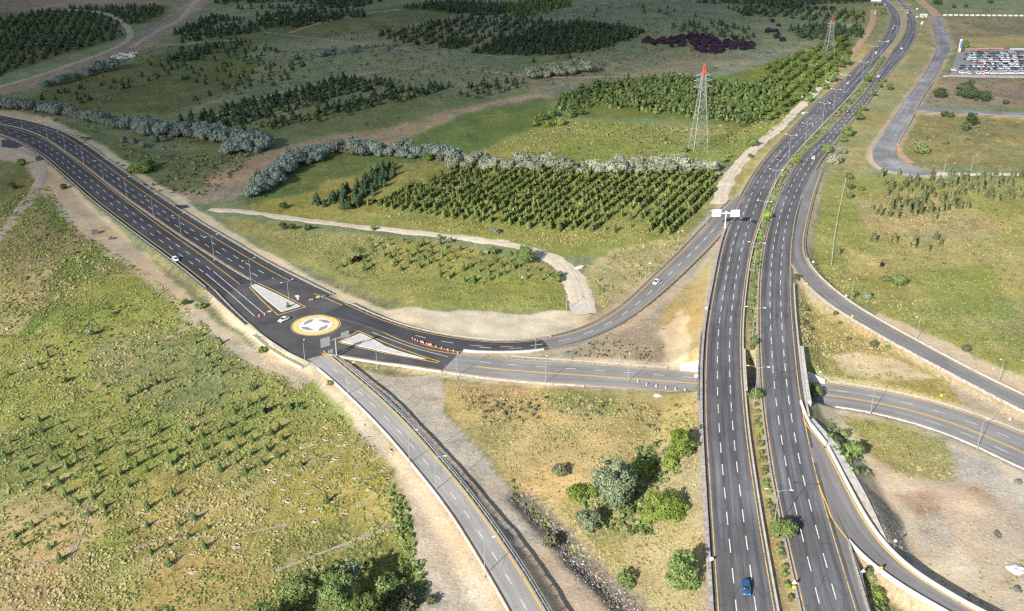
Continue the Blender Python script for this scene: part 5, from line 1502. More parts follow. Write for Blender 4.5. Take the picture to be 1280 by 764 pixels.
FAR = [
 ([(-40,28),(0,24),(60,13),(120,16),(150,30),(152,46),(100,62),(40,80),(0,96),(-40,106)], 8.0, 5.6, (0,100), (60,20), .85, 1, .0, 4.6),
 ([(74,11),(200,7),(208,16),(190,24),(165,32),(150,24),(130,15)], 8.0, 5.6, (100,14), (200,10), .85, 1, .0, 4.6),
 ([(215,42),(262,20),(330,26),(400,20),(420,24),(350,34),(300,44),(230,56)], 7.5, 6.0, (220,50), (320,25), .75, 1, .3, 5),
 ([(262,2),(330,-8),(470,-8),(480,2),(440,12),(380,12),(300,12)], 7.5, 6.5, (270,8), (430,0), .8, 1, .3, 5),
 ([(320,20),(380,14),(440,14),(470,20),(420,26),(365,36),(325,28)], 7.5, 6, (330,28), (400,14), .7, 1, .3, 5),
 ([(30,122),(80,108),(150,94),(190,80),(250,66),(320,56),(375,70),(395,92),(330,112),(250,130),(200,142),(140,150),(80,140)], 11, 7.5, (100,130), (300,70), .55, 1, .42, 3.8),
 ([(225,62),(300,50),(318,56),(240,76),(200,84)], 8, 6, (230,70), (300,52), .7, 1, .2, 4.5),
 ([(212,150),(260,140),(330,122),(430,98),(492,104),(500,112),(440,118),(360,140),(280,166)], 8.5, 5.2, (230,150), (440,102), .9, 1, .0, 5.2),
 ([(300,166),(400,140),(480,116),(560,106),(572,112),(510,126),(440,140),(400,152),(340,162)], 8.5, 5.2, (330,160), (500,115), .8, 1, .0, 5.2),
 ([(570,112),(640,98),(665,104),(660,112),(600,124),(575,122)], 8.5, 6, (575,118), (640,102), .75, 1, .2, 4.2),
 ([(466,44),(560,24),(600,18),(650,22),(700,30),(640,46),(590,58),(500,56)], 10.5, 6.5, (560,55), (610,22), .85, 1, .0, 4.6),
 ([(586,68),(640,46),(700,30),(740,30),(806,40),(800,46),(748,64),(700,68),(640,70)], 6, 5.2, (600,68), (720,32), .95, 1, .0, 5.5),
 ([(544,60),(560,52),(588,52),(585,60),(566,62)], 6, 5, (550,60), (580,52), .9, 1, .0, 5),
 ([(500,10),(560,2),(640,6),(660,14),(600,20),(540,14)], 6.5, 5.5, (520,10), (600,5), .85, 1, .1, 5.2),
 ([(620,10),(660,2),(720,-4),(716,8),(660,22),(640,20)], 6.5, 5.5, (630,18), (710,2), .85, 2, .0, 5),
 ([(690,138),(700,122),(740,108),(800,99),(850,97),(900,104),(960,108),(985,112),(960,140),(945,158),(900,152),(850,146),(800,140),(750,134),(720,142)], 6.4, 4.4, (760,140), (880,102), .88, 2, .0, 5.2),
 ([(865,4),(940,-10),(1098,-10),(1092,2),(1000,8),(930,6)], 9, 5.5, (900,6), (1080,-4), .85, 1, .1, 5),
 ([(905,10),(960,8),(1060,14),(1082,18),(1080,28),(1000,26),(930,20)], 10, 5.5, (960,26), (990,8), .8, 1, .0, 4.6),
 ([(985,38),(1010,32),(1076,34),(1080,48),(1040,52),(1000,50)], 8, 5.2, (1000,50), (1060,34), .85, 1, .1, 5),
 ([(830,40),(860,28),(900,30),(950,40),(940,52),(880,44)], 9, 7, (840,40), (930,40), .65, 1, .3, 4.5),
 ([(400,255),(470,205),(500,204),(470,235)], 9, 9, (400,255), (480,207), .2, 1, .0, 4),
 ([(640,22),(760,10),(860,2),(880,22),(800,34),(700,22)], 26, 20, (640,20), (860,8), .4, 1, .35, 4.2),
 ([(640,70),(700,66),(760,66),(740,76),(680,80),(645,78)], 16, 12, (650,75), (740,66), .5, 1, .2, 4.5),
]
sets = [(rest1, 3.4, 1.4, 80, .8, 0)]
nfar = 0
for i, (pl, row, col, d0, d1, keep, mi, patch, h) in enumerate(FAR):
    q = plant_grid(pl, row, col, d0, d1, 500 + i, .28, keep, 0, patch, 60)
    nfar += len(q); sets.append((q, h, h * .36, 34, h * .34, mi))
print("far trees", nfar)
stuff_trees("plantation_trees", sets)

# -- bigger trees and bushes, each one described
def big(name, px, py, r, h, leaf, mat, label, cat, seed, nl=10, stem=True, z0=0.0, cover=.95, low=.3, group=None):
    rng = np.random.default_rng(seed)
    x, y, z = G(px, py, z0)
    e = empty(name, (x, y, z - .05), rng.uniform(0, 6.28), label, cat, group)
    link("crown", bush_data("crown", r * .97, h, leaf * .78, M[mat], rng, nl, cover, low), e)
    if stem: link("trunk", stem_data("trunk", h * .75, max(.1, h * .03), rng), e)
    return e
big("tree", 763,634, 6.3,15.0, .46,'leaf_sage', "tall sage grey tree with a pale trunk in the middle of the scrub", "tree", 1, 17, z0=-2, low=.22)
big("bush", 851,573, 4.4,10.5, .42,'leaf_bright', "big bright green bush beside the highway parapet, nearest the bridge", "bush", 2, 12, z0=-1, low=.25)
big("bush", 838,583, 2.6,3.2, .40,'leaf_bright', "low yellow green bush at the foot of the bright bush", "bush", 3, 8, False, -1, low=.2)
big("bush", 831,650, 5.6,7.6, .42,'leaf_bright', "wide yellow green bush with bare twigs right of the sage grey tree", "bush", 4, 13, z0=-1.5, low=.2)
big("bush", 812,650, 3.2,2.6, .40,'leaf_bright', "low green bush spreading left from the wide yellow green bush", "bush", 5, 8, False, -1.5, low=.2)
big("bush", 783,640, 2.6,2.4, .38,'leaf_green', "dark green bush under the sage grey tree", "bush", 6, 7, False, -2, low=.2)
big("bush", 852,737, 4.3,10.6, .38,'leaf_green', "round dense green tree that shades the highway's left edge", "tree", 7, 16, z0=-1, low=.22, cover=1.1)
big("bush", 783,730, 2.8,3.6, .38,'leaf_green', "small round green bush at the end of the rubble ditch", "bush", 8, 8, False, -2.5, low=.25)
big("bush", 735,661, 3.9,5.6, .40,'leaf_sage', "grey green bush beside the rubble ditch", "bush", 9, 9, True, -2, low=.25)
big("bush", 722,618, 3.6,1.3, .42,'leaf_bright', "low patch of green weeds behind the grey green bush", "bush", 10, 7, False, -1.5, low=.2)
big("bush", 741,616, 3.2,1.2, .42,'leaf_bright', "low green weeds left of the sage grey tree's trunk", "bush", 11, 7, False, -1.5, low=.2)
big("bush", 700,590, 3.0,1.6, .5,'leaf_dull', "dull brownish scrub patch on the straw coloured ground", "bush", 12, 7, False, -1.5, low=.2)
big("bush", 688,680, 2.6,2.2, .45,'leaf_dull', "dull scrub on the bank above the rubble ditch", "bush", 13, 7, False, -1.5, low=.2)
big("bush", 805,588, 4.4,1.2, .5,'leaf_bright', "green undergrowth in the shade between the tree and the bright bush", "bush", 14, 7, False, -1.5, low=.2)
# bottom left thicket
big("tree", 372,758, 4.8,8.6, .42,'leaf_green', "round leafy tree, leftmost of the thicket at the bottom edge", "tree", 21, 12, z0=-3.5, low=.3)
big("tree", 424,768, 5.2,11.5, .42,'leaf_green', "largest leafy tree in the thicket at the bottom edge", "tree", 22, 14, z0=-3.5, low=.3)
big("tree", 440,738, 3.0,9.5, .40,'leaf_sage', "slender grey green tree at the top of the bottom thicket", "tree", 23, 9, z0=-3.5, low=.35)
big("tree", 458,790, 4.4,10.5, .40,'leaf_orchard', "yellowish leafy tree, rightmost of the bottom thicket", "tree", 24, 11, z0=-3.5, low=.3)
big("tree", 335,790, 4.6,6.8, .42,'leaf_green', "leafy bush cut by the bottom edge of the picture", "tree", 25, 9, z0=-3.5, low=.3)
big("bush", 480,738, 5.0,3.2, .5,'leaf_green', "dark undergrowth right of the bottom thicket", "bush", 26, 8, False, -3.5, low=.2)
big("bush", 505,757, 4.6,2.8, .5,'leaf_dull', "brownish undergrowth by the gravel right of the bottom thicket", "bush", 27, 8, False, -3.5, low=.2)
big("bush", 505,715, 2.2,1.3, .45,'leaf_green', "low green weeds at the edge of the gravel strip", "bush", 28, 7, False, -3, low=.2)
big("bush", 540,752, 1.8,1.6, .4,'leaf_dull', "grey weed clump on the gravel strip beside the south ramp", "bush", 29, 7, False, -2, low=.2)
# along the highway median and bridge
big("tree", 978,670, 3.5,4.8, .42,'leaf_green', "round leafy tree in the highway median by the tall lamp post", "tree", 31, 13, z0=5.6, low=.3)
big("tree", 940,446, 2.0,3.6, .38,'leaf_green', "small dark tree in the median just above the bridge gap", "tree", 32, 8, z0=6.3, low=.25)
big("bush", 944,498, 2.6,3.6, .38,'leaf_green', "leafy bush in the median just below the bridge gap", "bush", 33, 8, z0=6.3, low=.25)
big("tree", 957,276, 2.9,5.2, .42,'leaf_bright', "bright round tree in the median behind the white direction signs", "tree", 34, 9, z0=3, low=.35)
big("tree", 995,205, 2.7,4.6, .45,'leaf_bright', "yellow green tree in the median beside the far highway lanes", "tree", 35, 8, z0=2, low=.3)
big("tree", 1083,104, 3.2,6.5, .55,'leaf_green', "green tree in the far median where its shadow crosses the lanes", "tree", 36, 8, z0=2, low=.3)
big("tree", 1017,499, 2.8,5.0, .40,'leaf_green', "leafy tree growing against the bridge parapet above the tunnel mouth", "tree", 37, 11, z0=2.5, low=.3)
big("tree", 1067,570, 2.9,4.6, .40,'leaf_green', "round green bush in the gully right of the white parapet", "bush", 38, 11, z0=0, low=.25)
big("bush", 1056,545, 2.0,2.2, .38,'leaf_green', "smaller green bush up the gully from the round one", "bush", 39, 7, False, .5, low=.25)
big("bush", 996,350, 1.7,2.9, .36,'leaf_cypress', "dark small tree at the nose between highway and east ramp", "bush", 40, 7, z0=4, low=.2)
big("bush", 1097,745, 1.8,1.6, .38,'leaf_bright', "bright weeds in the wedge between highway and descending ramp", "bush", 41, 7, False, 4.5, low=.2)
big("bush", 1086,715, 1.3,1.2, .36,'leaf_dull', "dull weeds at the top of the wedge between highway and descending ramp", "bush", 42, 6, False, 5, low=.2)
# right meadow
big("bush", 1123,357, 3.6,4.6, .45,'leaf_green', "large round green bush in the right meadow", "bush", 51, 11, False, 2.4, low=.25)
big("bush", 1107,352, 2.0,2.6, .42,'leaf_dull', "grey brown shrub touching the large round bush", "bush", 52, 7, False, 2.4, low=.25)
big("bush", 1083,373, 2.5,2.7, .42,'leaf_sage', "grey green bush beside the lamp post on the east ramp", "bush", 53, 8, False, 2.6, low=.25)
big("bush", 1067,371, 1.8,2.3, .42,'leaf_green', "dark bush right at the foot of the east ramp's lamp post", "bush", 54, 7, False, 3, low=.25)
big("bush", 1102,334, 1.0,2.4, .36,'leaf_red', "reddish brown dying cypress in the right meadow", "bush", 55, 6, False, 2.4, low=.25)
big("bush", 1208,440, 2.0,2.5, .40,'leaf_dull', "bare grey shrub on the bank above the east ramp", "bush", 56, 8, False, 2.4, low=.25, cover=.5)
big("bush", 1092,433, 1.6,2.2, .38,'leaf_cypress', "dark lone shrub on the dry bank left of the small green one", "bush", 57, 7, False, 1.8, low=.2)
big("bush", 1109,436, 1.3,1.3, .36,'leaf_green', "small bright shrub on the dry bank below the east ramp", "bush", 58, 6, False, 1.8, low=.2)
big("bush", 1044,396, 1.2,1.9, .36,'leaf_cypress', "little dark shrub by the inner kerb of the east ramp", "bush", 59, 6, False, 3, low=.2)
for k, (x, y, r) in enumerate(((1003,404,1.5),(1010,412,1.3),(1005,388,1.4),(1050,405,1.0),(1060,425,1.0))):
    big("bush", x, y, r, r * 1.0, .4, 'leaf_dull', "low olive shrub on the dry bank between highway and east ramp, %s from the highway" % ORD[(0, 2, 1, 3, 4)[k]], "bush", 600 + k, 6, False, 3, low=.2)
for k, (x, y) in enumerate(((1131,295),(1146,289),(1130,325),(1180,330),(1190,358),(1165,352),(1250,350),(1267,345),(1262,352),(1255,339),(1225,326),(1238,335))):
    big("bush", x, y, .9, .8, .4, 'leaf_dull', "small dark weed tussock scattered on the right meadow", "weed", 620 + k, 5, False, 2.3, low=.2, group="weed tussocks of the right meadow")
# along the fence and the highway's right verge
big("tree", 1061,225, 2.2,4.0, .45,'leaf_cypress', "dark shrub at the top of the fence line", "bush", 61, 8, False, 2.2)
big("tree", 1062,237, 2.0,3.6, .45,'leaf_cypress', "dark shrub second from the top of the fence line", "bush", 62, 8, False, 2.2)
big("tree", 1061,248, 2.1,3.4, .45,'leaf_cypress', "dark shrub lowest on the fence line", "bush", 63, 8, False, 2.2)
big("bush", 1076,238, 2.0,2.0, .45,'leaf_green', "low green bush just right of the fence line", "bush", 64, 7, False, 2.2, low=.2)
big("tree", 1043,205, 4.6,5.4, .55,'leaf_silver', "silvery round bush beside the highway where the extra lane begins", "bush", 65, 12, False, 2, low=.2)
big("tree", 1050,192, 3.4,4.4, .55,'leaf_silver', "smaller silvery bush behind the silvery round one", "bush", 66, 9, False, 2, low=.2)
big("tree", 1034,190, 3.6,4.4, .55,'leaf_green', "dark green bush left of the silvery bushes by the highway", "bush", 67, 9, False, 2, low=.2)
for k, (x, y, r, h) in enumerate(((1058,170,4.0,7.0),(1053,177,2.4,3.6),(1072,150,3.4,6.0),(1078,139,2.8,4.6),(1091,121,2.6,4.6),(1098,110,2.6,4.6),(1111,113,2.8,5.5),(1105,103,2.0,3.4))):
    big("tree", x, y, r, h, .6, 'leaf_green', "green verge tree right of the far highway lanes, %s from below" % ORD[k], "tree", 640 + k, 9, False, 2, low=.22)
# left of the far highway
big("tree", 941,183, 3.9,5.6, .5,'leaf_green', "round dark green tree beside the pale dirt track", "tree", 71, 10, True, 1, low=.25)
big("bush", 938,197, 1.6,2.4, .45,'leaf_cypress', "small conical bush on the dirt track's right edge", "bush", 72, 6, False, 1, low=.2)
big("bush", 910,197, 2.3,2.2, .5,'leaf_bright', "yellow flowering bush right of the lattice pylon", "bush", 73, 7, False, 1, low=.2)
big("bush", 903,203, 2.6,3.6, .5,'leaf_green', "dark bush at the end of the sunlit silver belt", "bush", 74, 8, False, 1, low=.2)
big("bush", 853,190, 2.6,3.6, .5,'leaf_green', "green bush at the left foot of the lattice pylon", "bush", 75, 8, False, 1, low=.2)
big("bush", 828,176, 2.2,2.4, .5,'leaf_bright', "yellow green bush on the bright meadow left of the pylon", "bush", 76, 7, False, 1, low=.2)
for k, (x, y, r, h) in enumerate(((1037,103,5.0,9.0),(1030,112,3.6,6.0),(1056,82,4.6,9.0),(1010,127,3.2,4.4),(1062,38,4,7),(1072,22,4,7),(1104,18,3.2,5),(1016,88,4,6))):
    big("tree", x, y, r, h, .8, 'leaf_green' if k != 4 else 'leaf_sage', "leafy tree along the brown track left of the far highway", "tree", 660 + k, 9, False, 1.5, low=.22, group="trees along the brown track")
for k, (x, y, r, h, m) in enumerate(((676,150,5,4,'leaf_orchard'),(690,146,5,4.5,'leaf_green'),(700,156,4.6,3.6,'leaf_bright'),(712,146,4.6,4,'leaf_green'),(725,143,4,3.6,'leaf_orchard'),(684,158,4,3.2,'leaf_bright'),(668,158,3.4,3,'leaf_orchard'))):
    big("bush", x, y, r, h, .8, m, "leafy bush on the shaded green field left of the pine block", "bush", 680 + k, 8, False, -.5, low=.2, group="bushes by the pine block")
# right background
for k, (x, y, r, h, lb) in enumerate(((1175,122,5.2,7.0,"dark round tree left of the big grove by the car lot"),(1206,122,7.5,12.0,"largest tree of the grove below the car lot"),(1216,125,5.5,8,"dark tree in the middle of the grove below the car lot"),(1231,126,5.2,7,"dark tree at the right end of the grove below the car lot"),
        (1151,192,4.6,6.0,"leafy green tree beside the pale service road"),(1213,158,4.2,9.0,"tall dark tree standing alone in the right background field"),(1206,163,3,6,"dark tree leaning on the tall one in the right background field"),(1180,146,2.6,4,"small dark tree below the side lane, left of its twin"),(1188,147,2.2,3.4,"small dark tree below the side lane, right of its twin"),
        (1181,180,2.0,2.2,"small round bush in the field below the side lane"),(1171,6,5,9,"dark lone tree beside the dirt road in the far right corner"),(1206,60,3.6,6,"pale green tree behind the blue topped pillar sign"),(1257,130,2.2,3,"small dark bush right of the grove"),
        (1192,10,3,4,"dark shrub far right behind the white blocks"),(1207,9,2.6,3,"small dark shrub far right behind the white blocks"),(1237,4,4,4,"broad dark shrub in the far right corner"))):
    big("tree", x, y, r, h, .75, 'leaf_green' if k in (4, 9, 11) else 'leaf_dark', lb, "tree", 700 + k, 9, False, 2, low=.18)
# left half
for k, (x, y, r, h, m, lb) in enumerate(((177,216,6.0,6.5,'leaf_green',"big dark thicket tree beside the dual road's north edge"),(186,210,4.5,6.0,'leaf_green',"dark tree behind the thicket tree beside the dual road"),(166,216,3.6,4,'leaf_green',"dark bush left of the thicket tree beside the dual road"),
        (80,236,2.0,2.6,'leaf_dark',"lone dark bush on the bare soil left of the dual road"),(15,236,2.6,3.5,'leaf_dark',"dark bush on the left field above the dirt track"),(26,206,3,3,'leaf_green',"green bush near the dirt track in the upper left field"),(112,420,1.6,3.6,'leaf_sage',"spindly pale green sapling in the upper left field"),(80,478,1.4,2.2,'leaf_bright',"small yellow green sapling in the left field"),
        (658,328,5.6,7.2,'leaf_green',"large round green bush beside the pale dirt track"),(617,318,2.4,3.6,'leaf_green',"dark bush at the right end of the sapling rows"),(608,318,1.6,2.4,'leaf_sage',"grey bush beside the dark one near the sapling rows"),(354,261,2.2,3.4,'leaf_dark',"dark round tree above the dirt track's left end"),(435,262,2.4,4.2,'leaf_dark',"round dark pine at the left corner of the plantation"),
        (467,288,1.4,2.4,'leaf_green',"small round bush on the dirt track's lower edge"),(385,288,2.2,3,'leaf_dark',"dark bush below the dirt track, right one of three"),(365,287,2.2,3,'leaf_dark',"dark bush below the dirt track, middle one of three"),(354,287,2.2,3.4,'leaf_dark',"dark bush below the dirt track, left one of three"),
        (550,300,1.6,2.6,'leaf_sage',"grey green bush below the bend of the dirt track"),(563,303,1.6,2.2,'leaf_sage',"pale bush right of the grey green one below the dirt track"),(618,292,2.2,3,'leaf_sage',"grey bush at the track's upper edge below the plantation"),(697,353,2.2,3.6,'leaf_green',"bush on the left edge of the dirt track's last bend"),(700,346,1.6,2.6,'leaf_green',"small bush above its twin at the dirt track's last bend"),
        (445,327,1.8,2.4,'leaf_red',"dark red bush among the small pines"),(452,324,1.5,2.2,'leaf_red',"second dark red bush among the small pines, right of the first"),(333,515,.9,1.4,'leaf_purple',"dark plum sapling at the left field's top corner"),(362,508,.9,1.4,'leaf_purple',"dark plum sapling near the south ramp's upper end"),
        (412,482,1.2,1.8,'leaf_green',"small round bush beside the south ramp's left kerb"),(328,440,1.6,2.0,'leaf_bright',"yellow green bush on the bank below the junction"),(250,385,2.2,2.0,'leaf_green',"green bush on the bank below the dual road"),(232,380,1.8,1.8,'leaf_orchard',"light green bush on the bank below the dual road"),(876,488,1.8,2.2,'leaf_green',"green bush at the west mouth of the underpass"))):
    big("bush", x, y, r, h, .5, m, lb, "bush", 740 + k, 8, False, -1, low=.22)

# -- hedge plants of the highway median
SHR = [bush_data("median_shrub", .95, 1.1, .34, M[m], np.random.default_rng(800 + k), 5, .9, .2) for k, m in enumerate(('leaf_green', 'leaf_cypress', 'leaf_green', 'leaf_dull'))]
rngM = np.random.default_rng(77)
mid = []
i = 10
while i < HL.n - 60:
    pL = HL.off(-1, -2.3)[i]; j = int(np.argmin(np.hypot(*(HR.C[:, :2] - HL.C[i, :2]).T))); pR = HR.off(1, 2.0)[j]
    gap = math.hypot(*(pR - pL)[:2])
    far = math.hypot(pL[0], pL[1])
    for lane in ((.85,) if far < 330 else (.3, .75)):
        if rngM.uniform() < (.92 if far < 250 else .95):
            t = lane + rngM.normal() * .12; p = pL * (1 - t) + pR * t
            mid.append((p[0], p[1], far))
    i += max(1, int((1.2 if far < 400 else 2.6) + rngM.uniform(0, 1.4)))
for k, (x, y, far) in enumerate(mid[:295]):
    if not (abs(CR.C[CR.near(938, 483, 0)][1] - y) > 9): continue
    s = rngM.uniform(.7, 1.25) * (1.7 if far > 380 else 1.1)
    tree_obj("median_shrub", SHR[int(rngM.integers(4))], x, y, s, rngM, "low green shrub planted in the dry highway median", "shrub", "shrubs of the highway median", .08)
print("median", len(mid))

# -- tussocks of wild grass (uncountable)
M['grass_tuft'] = foliage('grass_tuft', (.200, .245, .082), (.330, .335, .128), (.47, .41, .23), .9, .5)
def tussocks(name, polys, seed, mat):
    rng = np.random.default_rng(seed); VV = []; SS = []
    for poly, dens, hgt, z0, straw in polys:
        W = np.array(world_poly(poly, z0)); x0, y0 = W.min(0); x1, y1 = W.max(0)
        n = int((x1 - x0) * (y1 - y0) * dens)
        p = np.column_stack([rng.uniform(x0, x1, n), rng.uniform(y0, y1, n)])
        p = p[inpoly(p[:, 0], p[:, 1], W)]
        f = .4 * fbm(p[:, 0], p[:, 1], 14, seed, 3) + .6 * vnoise(p[:, 0], p[:, 1], 1.7, seed + 5)
        p = p[rng.uniform(size=len(p)) < np.clip((f - .30) * 3.0, .04, 1)]
        n = len(p); z = groundv(p[:, 0], p[:, 1])
        hue = np.clip(straw + (fbm(p[:, 0], p[:, 1], 38, seed + 9, 4) - .5) * 2.4 + rng.normal(size=n) * .14, 0, 1)
        s = hgt * rng.uniform(.45, 1.3, n) * (.6 + .9 * vnoise(p[:, 0], p[:, 1], 3.5, seed + 21))
        for b in range(3):
            off = rng.normal(size=(n, 2)) * s[:, None] * .35
            c = np.column_stack([p[:, 0] + off[:, 0], p[:, 1] + off[:, 1], z + s * .34])
            nn = np.column_stack([off / np.maximum(s[:, None], .01) * 1.3, np.full(n, 1.15)]) + rng.normal(size=(n, 3)) * .28
            V, _ = quads(c, nn, s * 1.05, rng, .9)
            VV.append(V); SS.append(np.clip(hue + rng.normal(size=n) * .10, 0, 1))
    V = np.concatenate(VV); F = np.arange(len(V)).reshape(-1, 4)
    print(name, len(F))
    o = link(name, mesh_data(name, V, F, mat, shade=np.concatenate(SS))); o["kind"] = "stuff"
    return o
tussocks("wild_grass", [
  ([(-30,400),(130,345),(200,352),(300,450),(385,482),(470,560),(380,562),(200,585),(-30,610)], 3.2, .46, -2.5, .34),
  ([(-30,610),(200,585),(380,562),(470,560),(505,640),(520,790),(-30,790)], 3.0, .46, -2.5, .52),
  ([(0,250),(60,232),(100,290),(190,345),(120,342),(0,425)], 2.2, .6, -1.8, .5),
  ([(565,486),(700,486),(870,496),(880,600),(885,790),(800,790),(720,690),(640,602)], 2.2, .42, -1.4, .82),
  ([(430,345),(600,384),(705,386),(700,350),(640,318),(480,296),(330,290)], 2.0, .42, -.8, .45),
  ([(735,350),(775,310),(850,297),(868,305),(800,352),(755,384)], 2.2, .55, .3, .72),
  ([(450,262),(570,212),(895,219),(850,305),(700,315),(560,292)], 1.4, .5, -.3, .4),
  ([(1012,340),(1040,230),(1290,226),(1290,480),(1150,414),(1050,365)], 1.3, .42, 2.3, .48),
  ([(1000,350),(1080,405),(1200,482),(1180,500),(1030,474),(995,450)], 2.0, .45, 2.0, .55),
  ([(1050,520),(1180,548),(1195,600),(1130,600),(1075,560)], 2.2, .45, .2, .5),
  ([(1100,690),(1120,640),(1280,620),(1290,764),(1230,764)], .25, .4, .0, .75),
  ([(640,206),(600,190),(700,150),(880,160),(1000,140),(920,198)], .8, .6, .3, .4),
], 3, M['grass_tuft'])
# -- low dark scrub over the far meadows (uncountable)
def scrub(name, polys, seed, mat='leaf_dull'):
    rng = np.random.default_rng(seed); VV = []; SS = []
    for poly, n, hgt, z0, th in polys:
        W = np.array(world_poly(poly, z0)); x0, y0 = W.min(0); x1, y1 = W.max(0)
        p = rng.uniform((x0, y0), (x1, y1), (n * 3, 2)); p = p[inpoly(p[:, 0], p[:, 1], W)]
        p = p[fbm(p[:, 0], p[:, 1], 60, seed, 4) > th][:n]; n = len(p); z = groundv(p[:, 0], p[:, 1]); s = hgt * rng.uniform(.4, 1.4, n)
        hue = rng.uniform(0, .9, n)
        for b in range(9):
            d = rng.normal(size=(n, 3)); d[:, 2] = np.abs(d[:, 2]); d /= np.linalg.norm(d, axis=1)[:, None]
            c = np.column_stack([p[:, 0] + d[:, 0] * s * .6, p[:, 1] + d[:, 1] * s * .6, z + d[:, 2] * s * .7])
            V, _ = quads(c, d + rng.normal(size=(n, 3)) * .2, s * .75, rng); VV.append(V); SS.append(np.clip(hue + rng.normal(size=n) * .1, 0, 1))
    V = np.concatenate(VV); F = np.arange(len(V)).reshape(-1, 4); print(name, len(F))
    o = link(name, mesh_data(name, V, F, M[mat], shade=np.concatenate(SS))); o["kind"] = "stuff"
scrub("scrub", [
  ([(0,120),(200,60),(400,30),(640,20),(640,110),(480,160),(200,190),(60,150)], 1800, 1.3, 0, .44),
  ([(640,10),(880,0),(1080,0),(1060,40),(860,100),(640,110)], 1500, 1.3, 0, .44),
  ([(90,165),(200,195),(330,190),(260,245),(190,240)], 500, 1.2, -1, .40),
  ([(1130,150),(1290,148),(1290,212),(1150,205)], 160, .9, 2, .45), ([(1180,25),(1290,25),(1290,58),(1200,58)], 140, 1.0, 2, .45),
  ([(640,205),(700,152),(880,162),(1000,140),(920,198)], 260, 1.1, .3, .45),
  ([(0,260),(60,235),(100,292),(190,348),(120,345),(0,425)], 260, .9, -1.8, .42),
  ([(20,420),(200,355),(300,450),(380,490),(300,520),(100,520)], 260, .8, -2.5, .46),
  ([(570,486),(860,500),(880,620),(800,650),(700,640)], 300, .8, -1.4, .46),
  ([(700,445),(800,400),(850,420),(830,455)], 120, .6, .5, .45),
  ([(1020,340),(1060,260),(1280,260),(1280,470),(1150,414)], 260, .7, 2.3, .48),
], 15)
scrub("undergrowth", [
  ([(712,612),(760,600),(795,560),(832,548),(862,600),(852,662),(790,668),(740,660)], 420, .95, -1.5, .40),
  ([(345,725),(420,702),(530,700),(545,790),(345,800)], 420, 1.0, -3.5, .38),
  ([(1036,520),(1070,555),(1092,596),(1064,596),(1034,548)], 160, .8, .3, .36),
  ([(395,466),(420,488),(470,545),(462,552),(410,500),(388,474)], 90, .7, -1.5, .42),
  ([(488,600),(512,640),(520,700),(505,690),(486,630)], 150, .8, -3, .36),
  ([(640,600),(700,660),(740,700),(730,708),(690,672),(640,615)], 120, .7, -2, .4),
  ([(1082,705),(1100,735),(1112,764),(1096,770),(1082,740)], 80, .7, 5, .34),
], 19, 'leaf_green')
M['red_faded'] = plain('red_faded', (0.50, 0.20, 0.14), .7, 0, .3, .5)
# ------------------------------------------------------------------ street lamps
LAMP = {}
def lamp_parts(h, arms, reach):
    key = (h, arms, reach)
    if key not in LAMP:
        pole = MB().box((0, 0, .15), (.5, .5, .5)).tube((0, 0, .2), (0, 0, h), .11, .06, 8)
        A = []
        for k in range(arms):
            s = 1 if k == 0 else -1
            m = MB().tube((0, 0, h - .35), (s * reach * .55, 0, h + .22), .045, .04, 6).tube((s * reach * .55, 0, h + .22), (s * reach, 0, h + .32), .04, .035, 6)
            hd = MB()
            x = s * (reach + .35)
            hd.box((x, 0, h + .33), (.85, .32, .15), 0, .75)
            A.append((m.data("arm", M['galv']), hd.data("lamp_head", M['lamp_white'])))
        LAMP[key] = (pole.data("pole", M['galv']), A)
    return LAMP[key]
def lamp(p, rz, h, arms, reach, label, group):
    o = empty("street_lamp", p, rz, label, "street lamp", group)
    pole, A = lamp_parts(h, arms, reach)
    link("pole", pole, o)
    for m, hd in A:
        a = link("arm", m, o); link("lamp_head", hd, a)
    return o
def heading(rd, p):
    i = int(np.argmin(np.hypot(rd.C[:, 0] - p[0], rd.C[:, 1] - p[1]))); return math.atan2(rd.N[i, 1], rd.N[i, 0])
def ordn(k): return ORD[k] if k < 20 else "%dth" % (k + 1)
HWL = [(966.4,667),(942.5,505.5),(939.8,427),(941.8,341.5),(952,286.5),(966.8,244),(985.6,198.5),(1006,182.6),(1027.6,155.5),(1041.7,137),(1054,118),(1077,100.5),(1089.5,79),(1100.5,73),(1119,52),(1128,30),(1131,23)]
for k, (x, y) in enumerate(HWL):
    z = zHW(y); p = P(x, y, z); p = (p[0], p[1], ground(p[0], p[1]) - .1)
    lamp(p, heading(HL, p), 13.6, 2, 2.6, "tall double armed lamp post in the highway median, %s from the bottom edge" % ordn(k), "lamp posts of the highway median")
WL = [(314.4,356.5),(268,325.4),(227,297),(192.4,272),(159.2,248.5),(130,225.6),(105,206),(81.7,187.2),(59.7,172.6),(28,160)]
for k, (x, y) in enumerate(WL):
    p = P(x, y, .1)
    lamp(p, heading(WN, p), 10.6, 2, 2.2, "double armed lamp post between the dark carriageways, %s counting away from the roundabout" % ordn(k), "lamp posts of the dual road")
p = P(362, 383.5, .1); lamp(p, heading(WN, p), 10.2, 2, 2.0, "double armed lamp post standing on the pale traffic island", "lamp posts of the dual road")
side = [((381.6,456.6),-.3,9.0,(-.35),"single armed lamp post on the outer edge by the south ramp's start",2.0,-.3),((471,456),1.6,8.0,0,"thin lamp post on the kerb behind the wedge island",1.4,0),((570.7,471),1.5,8.6,0,"thin lamp post where the crossing road's surface turns pale",1.6,0),
        ((682,478.5),1.5,9,0,"thin lamp post south of the crossing road by the red scrub",1.6,0),((785,478),1.5,9.4,0,"thin lamp post south of the crossing road, next before the bridge",1.6,-.2)]
